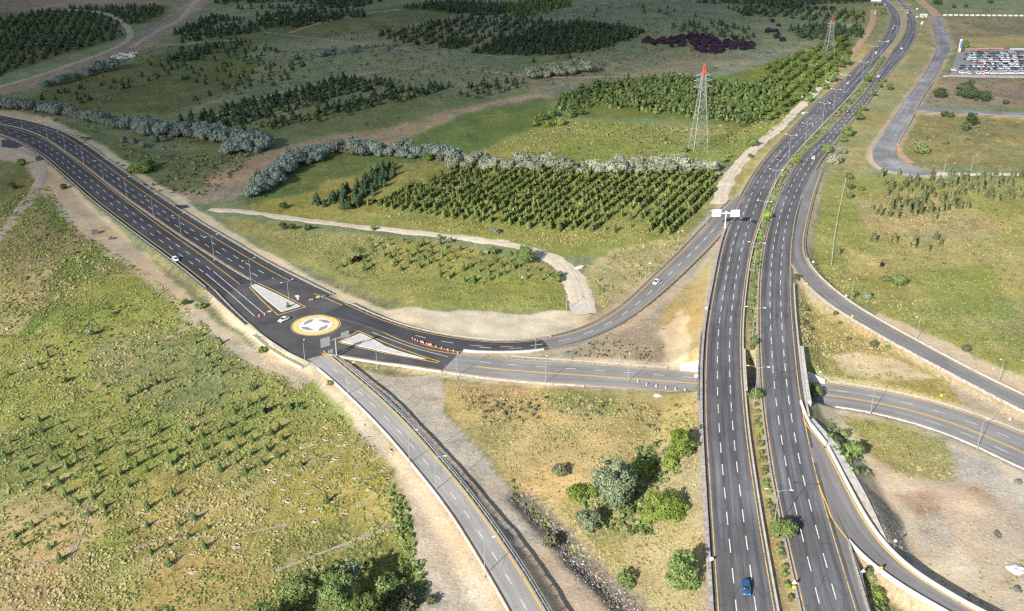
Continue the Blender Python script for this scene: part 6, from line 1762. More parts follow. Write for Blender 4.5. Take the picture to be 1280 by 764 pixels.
for (px, rz, h, _, lb, rch, z) in side:
    p = P(*px, z); h0 = heading(CR, p) if px[0] > 400 else math.atan2(rc[1] - p[1], rc[0] - p[0])
    lamp((p[0], p[1], min(ground(p[0], p[1]), .1) - .1), h0, h, 1, rch, lb, "single lamp posts of the junction")
for k, (x, y) in enumerate(((435,494),(512,581),(545.5,614),(606,722))):
    p = P(x, y, -.2); p = (p[0], p[1], ground(p[0], p[1]) - .1); q = SR.C[SR.near(x, y, 0)]
    lamp(p, math.atan2(q[1] - p[1], q[0] - p[0]), 10.6, 1, 2.2, "single armed lamp post left of the south ramp, %s from the junction" % ORD[k], "lamp posts of the south ramp")
for k, (x, y) in enumerate(((1087.6,519.5),(1221.6,561.5))):
    p = P(x, y, -.1); p = (p[0], p[1], ground(p[0], p[1]) - .1); q = CR.C[CR.near(x, y, 0)]
    lamp(p, math.atan2(q[1] - p[1], q[0] - p[0]), 9.0, 1, 1.6, "lamp post on the crossing road's south kerb, %s one right of the bridge" % ORD[k], "lamp posts right of the bridge")
for k, (x, y) in enumerate(((1063.7,375),(1146,421.5),(1249,474))):
    p = P(x, y, 3); p = (p[0], p[1], ground(p[0], p[1]) - .1); q = ER.C[ER.near(x, y, 3)]
    lamp(p, math.atan2(q[1] - p[1], q[0] - p[0]), 9.0, 1, 1.5, "lamp post on the meadow side of the east ramp, %s from the highway" % ORD[k], "lamp posts of the east ramp")
for k, (x, y) in enumerate(((806.7,345),(847.5,307),(883,284))):
    p = P(x, y, 1.5); p = (p[0], p[1], ground(p[0], p[1]) - .1); q = WR.C[WR.near(x, y, 1.5)]
    lamp(p, math.atan2(q[1] - p[1], q[0] - p[0]), 6.8, 1, 1.2, "slim post on the outer verge of the west ramp, %s from the bend" % ORD[k], "slim posts of the west ramp")
for k, (x, y) in enumerate(((708,388),(669.7,437.5))):
    p = P(x, y, 0)
    lamp((p[0], p[1], ground(p[0], p[1]) - .1), 1.5, 6.0, 1, 1.0, ("slim post on the pale sand above the bend", "slim post beside the divider kerb of the bend")[k], None)
for (x, y, lb) in ((1200,22,"thin grey pole behind the row of white blocks"),(1180,214,"thin grey pole above the cypress rows, the left one of two"),(1214,213,"thin grey pole above the cypress rows, the right one of two"),(1288,130,"thin grey pole at the right edge beside the side lane"),(1154.5,20.5,"thin grey pole beside the small white kiosk")):
    p = G(x, y, 2); lamp((p[0], p[1], p[2] - .1), .4, 8.0, 1, 1.2, lb, "thin poles of the right background")

# ------------------------------------------------------------------ lattice pylons
def pylon(px, h, w0, label):
    b = G(*px, 1.0)
    e = empty("lattice_pylon", (b[0], b[1], b[2] - .1), R(12), label, "pylon")
    def wid(z):
        t = z / h
        return w0 * (1 - t / .72 * .68) if t < .72 else w0 * .32 * (1 - (t - .72) / .28 * .55)
    zs_ = [0, .11, .21, .30, .38, .455, .52, .58, .635, .685, .73, .775, .82, .865]
    leg = MB(); br = MB(); th = h / 48.0
    cor = lambda z: [(sx * wid(z) / 2, sy * wid(z) / 2, z) for sx, sy in ((-1, -1), (1, -1), (1, 1), (-1, 1))]
    legs = [MB() for _ in range(4)]
    for a, c in zip(zs_[:-1], zs_[1:]):
        A = cor(a * h); B = cor(c * h)
        for k in range(4):
            legs[k].tube(A[k], B[k], .13 * th, None, 5, False)
            n = (k + 1) % 4
            br.tube(A[k], B[n], .055 * th, None, 4, False).tube(A[n], B[k], .055 * th, None, 4, False).tube(B[k], B[n], .055 * th, None, 4, False)
    for k in range(4): legs[k].build("leg", M['galv'], e)
    br.build("bracing", M['galv'], e)
    for z, r in ((.735, 5.6), (.805, 5.4), (.865, 4.4)):
        zz = z * h; ww = wid(zz) / 2; r *= th
        m = MB()
        for s in (-1, 1):
            for y in (-ww, ww):
                m.tube((s * ww, y, zz), (s * r, 0, zz + .2), .1 * th, None, 4, False).tube((s * ww, y, zz + 1.5 * th), (s * r, 0, zz + .2), .09 * th, None, 4, False)
            m.tube((s * (ww + (r - ww) * .5), -ww * .5, zz), (s * (ww + (r - ww) * .5), ww * .5, zz), .07 * th, None, 4, False)
        a = m.build("cross_arm", M['galv'], e)
        for s in (-1, 1): MB().tube((s * r, 0, zz + .1), (s * r, 0, zz - 2.2 * th), .11 * th, None, 5).build("insulator", M['dark'], a)
    A = cor(.865 * h); top = (0, 0, h); m = MB()
    M2 = cor(.93 * h)
    for k in range(4):
        n = (k + 1) % 4
        q = [c * .55 for c in A[k][:2]] + [.935 * h]; q2 = [c * .55 for c in A[n][:2]] + [.935 * h]
        m.tube(A[k], q, .13 * th, None, 5, False).tube(q, top, .12 * th, .08 * th, 5, False).tube(A[k], q2, .07 * th, None, 4, False).tube(q, q2, .07 * th, None, 4, False)
    m.build("red_peak", M['red_paint'], e)
    return e
py1 = pylon((872.5,187), 48.5, 8.6, "tall steel lattice pylon with a red peak on the bright meadow")
py2 = pylon((1034.5,71.5), 33.0, 8.0, "distant lattice pylon with a red peak at the orchard's edge")

# ------------------------------------------------------------------ overhead direction signs
def gantry(px, z, rz, h, half, panels, label, back):
    p = P(*px, z); e = empty("direction_sign", (p[0], p[1], z - .1), rz, label, "road sign")
    MB().box((0, 0, .2), (.9, .9, .6)).tube((0, 0, .3), (0, 0, h + .4), .26, .2, 10).build("mast", M['galv'] if back else M['lamp_white'], e)
    b = MB().box((0, 0, h), (half * 2, .32, .36)); b.build("boom", M['galv'] if back else M['lamp_white'], e)
    if not back: MB().ball((0, 0, h + .5), .55, 8, 6).build("mast_cap", M['lamp_white'], e)
    for (x, w, zc, hh) in panels:
        pn = MB().box((x, -.28, h + zc), (w, .08, hh)).build("panel", M['sign_grey'] if back else M['sign_white'], e)
        if back:
            rb = MB()
            n = max(3, int(w / .55))
            for k in range(n): rb.box((x - w / 2 + w * (k + .5) / n, -.19, h + zc), (.1, .1, hh * .96))
            rb.build("stiffener", M['lamp_white'], pn)
            rb = MB(); rb.box((x, -.12, h + zc + hh * .25), (w, .06, .12)).box((x, -.12, h + zc - hh * .25), (w, .06, .12)); rb.build("crossbar", M['galv'], pn)
        else:
            MB().box((x + .1, -.325, h + zc - .1), (w * .72, .012, .28)).build("faded_text_line", M['sign_faint'], pn)
    return e
M['sign_faint'] = plain('sign_faint', (0.60, 0.65, 0.76), .5)
# back of the big sign beside the roundabout: boom turned so that the backs face the camera
gantry((421,446), .05, R(38), 6.8, 5.2, [(-3.9, 3.4, .1, 3.3), (3.6, 3.0, .75, 2.0)], "big grey direction sign seen from behind with two ribbed panels over the junction", True).rotation_euler[2] = R(38) 
gantry((906,285), 3.2, R(5), 7.0, 5.6, [(-4.4, 4.0, .25, 3.2), (4.0, 4.0, -.1, 3.2)], "pale direction sign with two white panels where the west ramp leaves the highway", False)
sg = P(414, 446, 0)
e = empty("small_sign", (sg[0], sg[1], -.1), R(38), "small grey sign seen from behind at the big grey sign's foot", "road sign")
MB().tube((-.7, 0, 0), (-.7, 0, 2.6), .05).tube((.7, 0, 0), (.7, 0, 2.6), .05).build("post", M['galv'], e)
MB().box((0, .08, 2.1), (1.9, .05, 1.3)).build("panel", M['sign_grey'], e)

# ------------------------------------------------------------------ small road signs and markers
def small_sign(px, z, kind, h, size, rz, label, mat='sign_white'):
    p = P(*px, z); zz = max(ground(p[0], p[1]), z) if kind == 'x' else z
    e = empty("road_sign", (p[0], p[1], z - .2), rz, label, "road sign")
    MB().tube((0, 0, 0), (0, 0, h), .045, None, 6).build("post", M['galv'], e)
    m = MB(); s = size / 2
    if kind == 'disc': poly = [(s * math.cos(2 * math.pi * k / 20), s * math.sin(2 * math.pi * k / 20)) for k in range(20)]
    elif kind == 'tri': poly = [(-s, -s * .58), (s, -s * .58), (0, s * 1.15)]
    else: poly = [(-s, -s), (s, -s), (s, s), (-s, s)]
    n = len(poly); vs = [(x, -.09, h - s + y) for x, y in poly] + [(x, -.05, h - s + y) for x, y in poly]
    m.add(vs, [tuple(range(n)), tuple(range(2 * n - 1, n - 1, -1))] + [(i, n + i, n + (i + 1) % n, (i + 1) % n) for i in range(n)])
    m.build("plate", M[mat], e)
    return e
small_sign((869.5,477), .0, 'disc', 3.0, 1.3, 0, "round white sign at the west mouth of the underpass")
small_sign((888.5,705), 5.2, 'disc', 2.2, 1.0, 0, "round white sign on the stone parapet by the highway's near left edge")
small_sign((882.5,390), 5.6, 'disc', 2.2, .9, 0, "small white sign on the parapet above the gravel wedge")
small_sign((992,736), 5.4, 'tri', 2.6, 1.2, 0, "white triangular sign with a yellow plate in the median at the bottom")
small_sign((992,737), 5.2, 'square', 1.2, .7, 0, "yellow plate under the white triangle in the median", 'yellow_plastic')
small_sign((1077.5,721), 5.0, 'tri', 2.4, 1.1, 0, "white triangular sign in the wedge left of the descending ramp")
small_sign((1117,688), 4.2, 'tri', 3.4, .9, 0, "small white sign with a thin post beyond the white parapet")
small_sign((1099,719), 5.0, 'square', 2.6, .8, 0, "yellow marker plate on the descending ramp's inner barrier", 'yellow_plastic')
small_sign((1016,330), 3.6, 'square', 1.5, .8, 0, "white plate at the outer bend of the east ramp")
small_sign((1008,357), 4.0, 'square', 1.3, 1.0, 0, "pale yellow plate on the inner kerb of the east ramp", 'yellow_plastic')
small_sign((1065,397), 3.4, 'square', 1.2, .7, 0, "yellow marker plate on the east ramp's inner kerb", 'yellow_plastic')
small_sign((1057,372), 3.2, 'disc', 1.4, .8, 0, "small white disc on the east ramp's outer kerb")
small_sign((1176,497), .3, 'square', 1.4, .8, 0, "yellow plate on the crossing road's north verge, the left one", 'yellow_plastic')
small_sign((1261,530), .3, 'square', 2.4, .9, 0, "weathered pale plate on the crossing road's north verge, the right one", 'concrete')
small_sign((435,418), .05, 'square', 1.6, .8, 0, "small yellow marker between the roundabout and the big grey sign", 'yellow_plastic')
small_sign((1024.5,470.5), .5, 'disc', 2.2, .8, 0, "small white disc over the east mouth of the underpass")
for k, (x, y) in enumerate(((1151,35),(1145,26),(1145.5,16),(1152,33))):
    p = G(x, y, 2); e = empty("roadside_panel", (p[0], p[1], p[2] - .2), 0, "white roadside panel on two posts near the far service road", "road sign", "white panels near the service road")
    MB().tube((-.6, 0, 0), (-.6, 0, 4), .08).tube((.6, 0, 0), (.6, 0, 4), .08).build("post", M['galv'], e)
    MB().box((0, -.1, 4.2), (1.9, .1, 1.0)).build("panel", M['sign_white'], e)
# billboards
def billboard(px, z, w, h, lift, label, mat='sign_white'):
    p = G(*px, z); e = empty("billboard", (p[0], p[1], p[2] - .2), 0, label, "billboard")
    for s in (-1, 1): MB().tube((s * w * .22, .2, 0), (s * w * .22, .2, lift + h * .5), .22).build("post", M['galv'], e)
    MB().box((0, 0, lift + h / 2), (w, .35, h)).build("panel", M[mat], e)
    MB().box((0, -.19, lift + h * .12), (w * .96, .03, h * .16)).build("lower_band", M['band_green'], e)
    MB().box((0, 0, lift - .12), (w * 1.02, .9, .12)).build("walkway", M['galv'], e)
M['band_green'] = plain('band_green', (0.16, 0.30, 0.20), .5)
billboard((1094,8), 2, 11, 5.5, 5.0, "white billboard with a green band above the far end of the brown track")
billboard((999,126), 1.5, 4.0, 2.4, 1.2, "low white board beside the brown track below the orchard")
p = G(1006.5,142, 1.5); e = empty("concrete_block", (p[0], p[1], p[2]), .5, "pale concrete slab lying on the verge left of the highway", "slab")
MB().box((0, 0, .35), (4.2, 2.0, .8)).build("slab", M['concrete_white'], e)
p = G(1154,21.5, 2); e = empty("kiosk", (p[0], p[1], p[2] - .1), .1, "small white kiosk at the top of the service road", "kiosk")
MB().box((0, 0, 1.4), (6.0, 3.6, 2.8)).build("wall", M['concrete_white'], e)
MB().box((0, 0, 2.95), (6.8, 4.4, .3)).build("roof", M['sign_white'], e)
MB().box((.6, -1.83, 1.0), (1.0, .06, 2.0)).build("door", M['dark'], e)
MB().box((-1.6, -1.83, 1.6), (1.4, .06, .9)).build("window", M['glass'], e)
# pillar sign of the car lot
p = G(1198.5,68, 2); e = empty("pillar_sign", (p[0], p[1], LOTZ - .3), .15, "tall white pillar sign with a blue panel at the car lot's corner", "sign")
MB().box((0, 0, 5.6), (1.7, .7, 11.6)).build("pillar", M['sign_white'], e)
MB().box((.1, -.38, 7.2), (1.3, .06, 5.8)).build("blue_panel", M['blue_sign'], e)
MB().box((0, 0, .7), (1.95, .95, 2.0)).build("base", M['red_faded'], e)
# fence of the lot
pf = resample(np.array([P(x, y, LOTZ) for x, y in ((1205,62),(1255,61.2))]), 3)
o = sweep("lot_fence", pf, [(-.12, -.8), (.12, -.8), (.12, .9), (-.12, .9)], M['red_faded']); tag(o, "long red painted fence behind the crowded car lot", "fence")
pf = resample(np.array([P(x, y, LOTZ) for x, y in ((1262,62.2),(1420,62.5))]), 3)
o = sweep("lot_fence", pf, [(-.12, -.8), (.12, -.8), (.12, 1.3), (-.12, 1.3)], M['concrete']); tag(o, "pale wall continuing the red fence behind the car lot", "wall")
# row of white blocks
n = 17
for k in range(n):
    x = 1181 + (1290 - 1181) * k / (n - 1); p = G(x, 19.6 + .9 * k / n, 2)
    o = MB().box((0, 0, .7), (3.7, 1.8, 1.4), 0, .93).build("concrete_block", M['concrete_white'], None, False, p, .04)
    tag(o, "white concrete block in the long row closing the far field", "barrier", "white blocks of the far row")
# wire fence in the right meadow
fp = resample(np.array([G(x, y, 2.3) for x, y in ((1058,222),(1053,245),(1048,268),(1042.5,300),(1039,332))]), 2.6)
e = empty("fence", tuple(fp[0]), 0, "pale post fence running down the meadow right of the highway", "fence")
me = MB().box((0, 0, .75), (.13, .13, 1.6)).data("post", M['concrete'])
for q in fp: link("post", me, e, tuple(q - fp[0]))
sweep("wire", fp - fp[0], [(-.015, 1.2), (.015, 1.2), (.015, 1.24), (-.015, 1.24)], M['galv'], e); sweep("wire", fp - fp[0], [(-.015, .6), (.015, .6), (.015, .64), (-.015, .64)], M['galv'], e)
# short posts at the south verge before the bridge
for k, (x, y) in enumerate(((797,477),(808,481),(820,483),(832,485),(844,487),(856,488.5))):
    p = P(x, y, .2); o = MB().box((0, 0, .6), (.28, .28, 1.5)).build("marker_post", M['concrete_white'], None, False, (p[0], p[1], ground(p[0], p[1]) - .1))
    tag(o, "short pale post on the grassy verge before the bridge", "post", "posts of the verge before the bridge")

# ------------------------------------------------------------------ road works: cones and barriers
cone_me = MB().box((0, 0, .03), (.5, .5, .06)).tube((0, 0, .05), (0, 0, .9), .2, .05, 10).data("body", M['orange'])
band_me = MB().tube((0, 0, .42), (0, 0, .62), .148, .112, 10).data("band", M['sign_white'])
def cone(px, label, group, s=1.2):
    p = P(*px, .04); e = empty("traffic_cone", p, 0, label, "traffic cone", group); e.scale = (s, s, s)
    link("body", cone_me, e); link("band", band_me, e)
for k, (x, y) in enumerate(((515.5,424.5),(519,426),(522,427.5),(529.5,430),(533,431),(537,432.3),(545,434.5),(552,436.3),(560,438.5),(567,440))):
    cone((x, y), "orange traffic cone in the yellow gore between bend and crossing road", "cones of the yellow gore", 1.05)
def barricade(px, rz, label, mat='orange'):
    p = P(*px, .03); e = empty("road_barrier", p, rz, label, "barrier"); e.scale = (.75, .75, .75)
    for s in (-.7, .7): MB().box((s, 0, .45), (.1, .5, .9)).build("leg", M['galv'], e)
    MB().box((0, 0, .95), (2.0, .14, .34)).build("board", M[mat], e)
    MB().box((0, 0, .5), (2.0, .12, .22)).build("lower_board", M['sign_white'], e)
barricade((389,376), .6, "orange barrier on the dark road above the roundabout")
barricade((397.5,373), .4, "yellow barrier nearest the north guardrail above the roundabout", 'yellow_plastic')
barricade((404,372), 1.0, "pale red barrier at the north guardrail above the roundabout", 'disc_tan')
barricade((337,391), .4, "yellow barrier at the island's lower corner", 'yellow_plastic')
barricade((527.5,429), -.4, "orange barrier in the middle of the cone line")
barricade((537.5,432), -.4, "orange barrier at the lower half of the cone line")
cone((331,394), "orange cone left of the island's yellow barrier", None, 1.2)
cone((324,396), "lone orange cone at the end of the white lane line", None, 1.2)
# painted arrow
ar = [(368,370),(372,368.6),(375,370.6),(372.6,371),(374,374.5),(371.6,375),(370.4,371.6)]
flat("painted_arrow", ar, .05, M['white_paint'], 'structure', None, .02)

# ------------------------------------------------------------------ heaps, pits and rubble
def rocks(name, pts, smin, smax, mats, seed, label=None):
    rng = np.random.default_rng(seed); V = []; F = []; MI = []; b = 0
    base = np.array([(1,0,0),(-1,0,0),(0,1,0),(0,-1,0),(0,0,1),(0,0,-.6)], float)
    tri = np.array([(0,2,4),(2,1,4),(1,3,4),(3,0,4),(2,0,5),(1,2,5),(3,1,5),(0,3,5)])
    for (x, y) in pts:
        s = rng.uniform(smin, smax); a = rng.uniform(0, 6.28)
        v = base * rng.uniform(.6, 1.2, (6, 1)) * np.array([1, rng.uniform(.5, 1), rng.uniform(.35, .8)]) * s
        c, d = math.cos(a), math.sin(a); v = np.column_stack([v[:, 0] * c - v[:, 1] * d + x, v[:, 0] * d + v[:, 1] * c + y, v[:, 2] + ground(x, y) + s * .1])
        V.append(v); F.append(tri + b); MI.append(np.full(8, rng.integers(len(mats)))); b += 6
    o = link(name, mesh_data(name, np.concatenate(V), np.concatenate(F), mats, np.concatenate(MI))); o["kind"] = "stuff"; return o
M['rock_dark'] = plain('rock_dark', (0.13, 0.12, 0.115), .95, 0, .4, 1.5)
M['rock_pale'] = plain('rock_pale', (0.46, 0.44, 0.41), .95, 0, .3, 1.5)
M['rock_purple'] = plain('rock_purple', (0.15, 0.125, 0.14), .95, 0, .4, 1.5)
M['litter'] = plain('litter', (0.36, 0.37, 0.40), .8, 0, .3, 1.5)
M['rock_tan'] = plain('rock_tan', (0.36, 0.31, 0.25), .95, 0, .3, 1.5)
rg = np.random.default_rng(4)
q = dp[rg.integers(len(dp), size=1500)]
rocks("rubble", np.column_stack([q[:, 0] + rg.normal(size=1500) * 1.6, q[:, 1] + rg.normal(size=1500) * 1.8]), .12, .55, [M['rock_dark'], M['rock_dark'], M['rock_dark'], M['rock_purple'], M['rock_purple'], M['rock_purple'], M['rock'], M['bark'], M['bark'], M['rock_dark'], M['rock_purple'], M['litter']], 6)
def scatter(poly, n, z, seed):
    W = np.array(world_poly(poly, z)); r = np.random.default_rng(seed); out = []
    lo, hi = W.min(0), W.max(0)
    while len(out) < n:
        p = r.uniform(lo, hi, (n, 2)); out += p[inpoly(p[:, 0], p[:, 1], W)].tolist()
    return np.array(out[:n])
st = [scatter([(400,485),(470,552),(530,615),(600,700),(640,775),(545,770),(515,670),(488,590)], 420, -1, 1), scatter([(690,448),(780,405),(850,352),(872,420),(860,455),(780,452)], 300, .5, 2), scatter([(1080,640),(1160,650),(1280,620),(1290,764),(1220,764),(1120,705)], 260, 0, 3),
      scatter([(1010,545),(1040,580),(1110,660),(1150,720),(1120,700),(1060,620)], 260, 2, 4), scatter([(300,430),(390,475),(380,488),(290,440)], 160, -1, 5), scatter([(1100,396),(1280,484),(1280,470),(1190,430)], 160, 2.4, 6), scatter([(90,262),(200,345),(290,425),(280,432),(180,355),(85,285)], 200, -1.5, 7),
      scatter([(660,640),(720,700),(790,764),(760,764),(690,690)], 240, -2, 8), scatter([(640,520),(870,500),(880,764),(800,700),(700,640)], 200, -1.4, 9), scatter([(20,500),(300,430),(480,560),(500,690),(200,760),(0,760)], 220, -2.5, 10)]
rocks("stones", np.concatenate(st), .08, .30, [M['rock'], M['rock_pale'], M['rock_tan'], M['concrete_worn']], 8)
# planting pits of the left field: pale spoil with a dark hole
M['spoil'] = plain('spoil', alb(180, 166, 138), .95, 0, .25, 2.0)
pits = np.concatenate([plant_grid([(330,560),(440,520),(485,545),(505,610),(490,640),(440,650),(340,640)], 6.2, 5.2, (340,600), (480,560), 91, .25, .8, -2.5), plant_grid([(170,640),(330,600),(420,655),(390,690),(300,720),(200,710)], 6.8, 6, (180,690), (400,640), 92, .3, .6, -2.5), plant_grid([(90,650),(180,630),(200,700),(120,720)], 7.5, 7, (100,690), (190,650), 93, .3, .45, -2.5)])[:150]
PIT = []
for k in range(3):
    r = np.random.default_rng(30 + k); m = MB(); n = 11
    ring0 = []; vs = []
    for i in range(n):
        a = 2 * math.pi * i / n; r0 = .34; r1 = .56 * r.uniform(.8, 1.15); r2 = r1 + r.uniform(.15, .7) * (1.5 if math.sin(a) < 0 else .6)
        vs += [(r0 * math.cos(a), r0 * math.sin(a), .02), (r1 * math.cos(a), r1 * math.sin(a), .24 * r.uniform(.6, 1.3)), (r2 * math.cos(a), r2 * math.sin(a), -.05)]
    fs = []
    for i in range(n):
        j = (i + 1) % n
        fs += [(3 * i, 3 * i + 1, 3 * j + 1, 3 * j), (3 * i + 1, 3 * i + 2, 3 * j + 2, 3 * j + 1)]
    m.add(vs, fs); a_ = m.data("spoil_ring", M['spoil'])
    hole = MB().add([(.44 * math.cos(2 * math.pi * i / 9), .44 * math.sin(2 * math.pi * i / 9), .10) for i in range(9)], [tuple(range(9))]).data("hole", M['soil_dark'] if 'soil_dark' in M else M['dark'])
    PIT.append((a_, hole))
for i, (x, y) in enumerate(pits):
    e = empty("planting_pit", (x, y, ground(x, y) + .02), rgv := float(rg.uniform(-.5, .5)), "small planting pit with pale spoil round a dark hole in the left field", "planting pit", "planting pits of the left field")
    s = float(rg.uniform(.7, 1.2)); e.scale = (s * 1.1, s, s)
    link("spoil_ring", PIT[i % 3][0], e); link("hole", PIT[i % 3][1], e)
# rubble heap of the far left
hp = [G(x, y, 0) for x, y in ((146,70),(152,68),(158,69),(163,70),(150,73),(157,73),(143,72),(168,67),(166,72))]
for k, p in enumerate(hp):
    r = np.random.default_rng(60 + k); m = MB().ball((0, 0, 0), 1, 9, 6)
    v = np.array(m.V); v *= (1 + .25 * r.normal(size=(len(v), 1))); m.V = [tuple(x) for x in v]
    o = m.build("rubble_heap", M['rock_pale' if k % 3 else 'litter'], None, False, p, float(r.uniform(0, 6))); o.scale = (r.uniform(2.2, 4.0), r.uniform(2.2, 3.6), r.uniform(1.2, 2.6))
    tag(o, "pale heap of dumped rubble beside the far left dirt road", "heap", "rubble heaps by the far dirt road")
for k, (x, y, sx, sy, sz, mt, lb) in enumerate(((1270,713,2.0,1.6,.9,'rock_pale',"big pale boulder on the bare ground at the lower right"),(1247,668,1.6,.9,.35,'rock_dark',"dark flat rock on the bare ground at the lower right"),(1273,603,1.3,1.1,.7,'rock_dark',"dark boulder below the crossing road at the right edge"),(1272,737,1.2,.9,.5,'rock_dark',"dark rock under the pale boulder at the lower right"),(508,752,.9,.8,.7,'rock_pale',"white boulder by the gravel strip at the bottom"),(655,347,1.4,1.0,.6,'rock_pale',"pale flat rock on the triangular meadow's right end"),(724,335,2.4,1.2,.8,'rock_pale',"pale rock beside the dirt track's last bend"),(822,495,1.5,1.0,.5,'rock_pale',"pale rock on the scrub south of the underpass"))):
    p = G(x, y, 0); r = np.random.default_rng(160 + k); m = MB().ball((0, 0, 0), 1, 9, 6); v = np.array(m.V); v *= (1 + .16 * r.normal(size=(len(v), 1))); m.V = [tuple(q) for q in v]
    o = m.build("boulder", M[mt], None, False, (p[0], p[1], p[2] + .1), float(r.uniform(0, 3))); o.scale = (sx, sy, sz); tag(o, lb, "rock")
# dark asphalt stubs beside the dual road
flat("asphalt_patch", [(44,196),(54,193.5),(55.5,199.5),(45,200.5)], G(50,197,-.5)[2] + .25, M['asphalt_new'])
flat("asphalt_patch", [(2,175),(20,173.5),(32,181),(18,186),(2,183)], G(16,180,-.5)[2] + .25, M['asphalt_new'])
flat("asphalt_patch", [(211,256.5),(238,256),(239,259),(220,262)], G(228,258.5,-.3)[2] + .22, M['asphalt_new'])
flat("concrete_apron", [(711,379),(731,380),(737,392),(713,391.5)], G(724,386,0)[2] + .2, M['concrete'])
p = G(119,292,-1.5); o = MB().box((0, 0, .8), (3.2, 2.2, 1.8), .5, .8).build("culvert_head", M['rock_dark'], None, False, p); tag(o, "dark culvert mouth in the bank below the dual road", "culvert")
p = G(139,299,-1.5); o = MB().box((0, 0, .5), (2.0, 1.6, 1.2), .5, .8).build("culvert_head", M['rock_dark'], None, False, p); tag(o, "smaller dark culvert mouth in the bank below the dual road", "culvert")
# retaining wall strip under the junction's south west rail
pw = resample(catmull([G(x, y, -1) for x, y in ((318,420),(337,435.5),(356,447.5),(380,460))]), 1.5)
o = sweep("retaining_wall", pw, [(-1.1, -1.5), (1.1, -1.5), (.8, .5), (-.8, .7)], M['rock_tan']); tag(o, "pale sandstone footing wall under the junction's south west rail", "wall")

# ------------------------------------------------------------------ cars
def loft(m, st, ny=1):
    """stations (x, half width low, half width high, z low, z mid, z high) -> closed rounded hull"""
    rings = []
    for (x, wl, wm, wh, z0, zm, z1) in st:
        rings.append([(x, -wl, z0), (x, -wm, zm), (x, -wh, z1 - .03), (x, -wh * .82, z1), (x, wh * .82, z1), (x, wh, z1 - .03), (x, wm, zm), (x, wl, z0)])
    b = len(m.V); n = 8
    vs = [v for r in rings for v in r]; fs = []
    for i in range(len(rings) - 1):
        for k in range(n):
            j = (k + 1) % n; fs.append((i * n + k, i * n + j, (i + 1) * n + j, (i + 1) * n + k))
    fs += [tuple(range(n - 1, -1, -1)), tuple((len(rings) - 1) * n + k for k in range(n))]
    return m.add(vs, fs)
def car_meshes(kind):
    body = MB(); L = {'saloon': 4.5, 'hatch': 4.1, 'suv': 4.6, 'van': 5.6}[kind]; h = {'saloon': 1.45, 'hatch': 1.5, 'suv': 1.7, 'van': 2.3}[kind]; a = L / 2
    sh = h * .60 if kind != 'van' else 1.15
    loft(body, [(-a, .70, .78, .70, .38, .55, sh - .16), (-a + .12, .80, .86, .80, .26, .55, sh - .04), (-a * .6, .86, .90, .84, .2, .55, sh + .02), (0, .87, .91, .85, .2, .55, sh), (a * .45, .87, .91, .84, .2, .55, sh - .03), (a * .8, .84, .88, .78, .22, .52, sh - .14), (a - .1, .76, .82, .70, .28, .48, sh - .24), (a, .62, .70, .58, .36, .46, sh - .34)])
    f0, f1, r1, r0 = {'saloon': (.50, .12, -.40, -.76), 'hatch': (.52, .16, -.62, -.92), 'suv': (.50, .18, -.72, -.96), 'van': (.80, .52, -.95, -.99)}[kind]
    f0, f1, r1, r0 = [v * a for v in (f0, f1, r1, r0)]
    gl = MB(); g0 = sh - .03
    loft(gl, [(r0, .72, .72, .70, g0, g0 + .02, g0 + .06), (r1, .79, .70, .62, g0, h * .5 + g0 * .5, h - .05), ((f1 + r1) / 2, .80, .73, .65, g0, h * .5 + g0 * .5, h - .03), (f1, .79, .72, .62, g0, h * .5 + g0 * .5, h - .06), (f0, .74, .74, .70, g0, g0 + .02, g0 + .05)])
    rf = MB()
    loft(rf, [(r1 - .02, .60, .62, .58, h - .07, h - .05, h - .01), ((f1 + r1) / 2, .65, .66, .62, h - .05, h - .02, h + .02), (f1 + .02, .60, .62, .58, h - .08, h - .06, h - .02)])
    # pillars
    for s in (-1, 1):
        for (x0, x1) in ((f0, f1), (r0, r1)):
            rf.tube((x0, s * .73, g0 + .05), (x1, s * .62, h - .05), .045, None, 5, False)
        rf.tube(((f1 + r1) / 2, s * .815, g0), ((f1 + r1) / 2, s * .66, h - .05), .04, None, 5, False)
    wh = MB().tube((0, -.11, 0), (0, .11, 0), .33, None, 16); hub = MB().tube((0, -.118, 0), (0, .118, 0), .19, None, 10)
    lt = MB().box((0, 0, 0), (.10, .34, .14)); 
    mir = MB().box((0, 0, 0), (.16, .2, .12))
    return dict(body=body, roof=rf, glass=gl, wheel=wh, hub=hub, light=lt, mirror=mir, a=a, h=h, sh=sh, f0=f0, L=L)
CARG = {}
def car_data(kind):
    if kind not in CARG:
        c = car_meshes(kind)
        CARG[kind] = dict(c, glass=c['glass'].data("windows", M['glass'], True), wheel=c['wheel'].data("wheel", M['rubber']), hub=c['hub'].data("rim", M['galv']), head=c['light'].data("headlight", M['lamp_white']), tail=c['light'].data("tail_light", M['tail_red']))
    return CARG[kind]
M['tail_red'] = plain('tail_red', (0.35, 0.02, 0.02), .3)
def car_paint(name, c, rough=.28, metal=.0):
    m, nt, bs = new_mat(name); bs.inputs["Base Color"].default_value = rgba(c); bs.inputs["Roughness"].default_value = rough; bs.inputs["Metallic"].default_value = metal
    bs.inputs["Coat Weight"].default_value = .5; bs.inputs["Coat Roughness"].default_value = .08
    return m
PAINT = {k: car_paint('car_' + k, c) for k, c in dict(white=(.72, .72, .72), silver=(.42, .43, .45), grey=(.16, .165, .17), black=(.02, .02, .022), blue=(.015, .075, .21), red=(.42, .025, .03), maroon=(.10, .02, .02), navy=(.025, .04, .09), beige=(.36, .31, .25)).items()}
BODY = {}
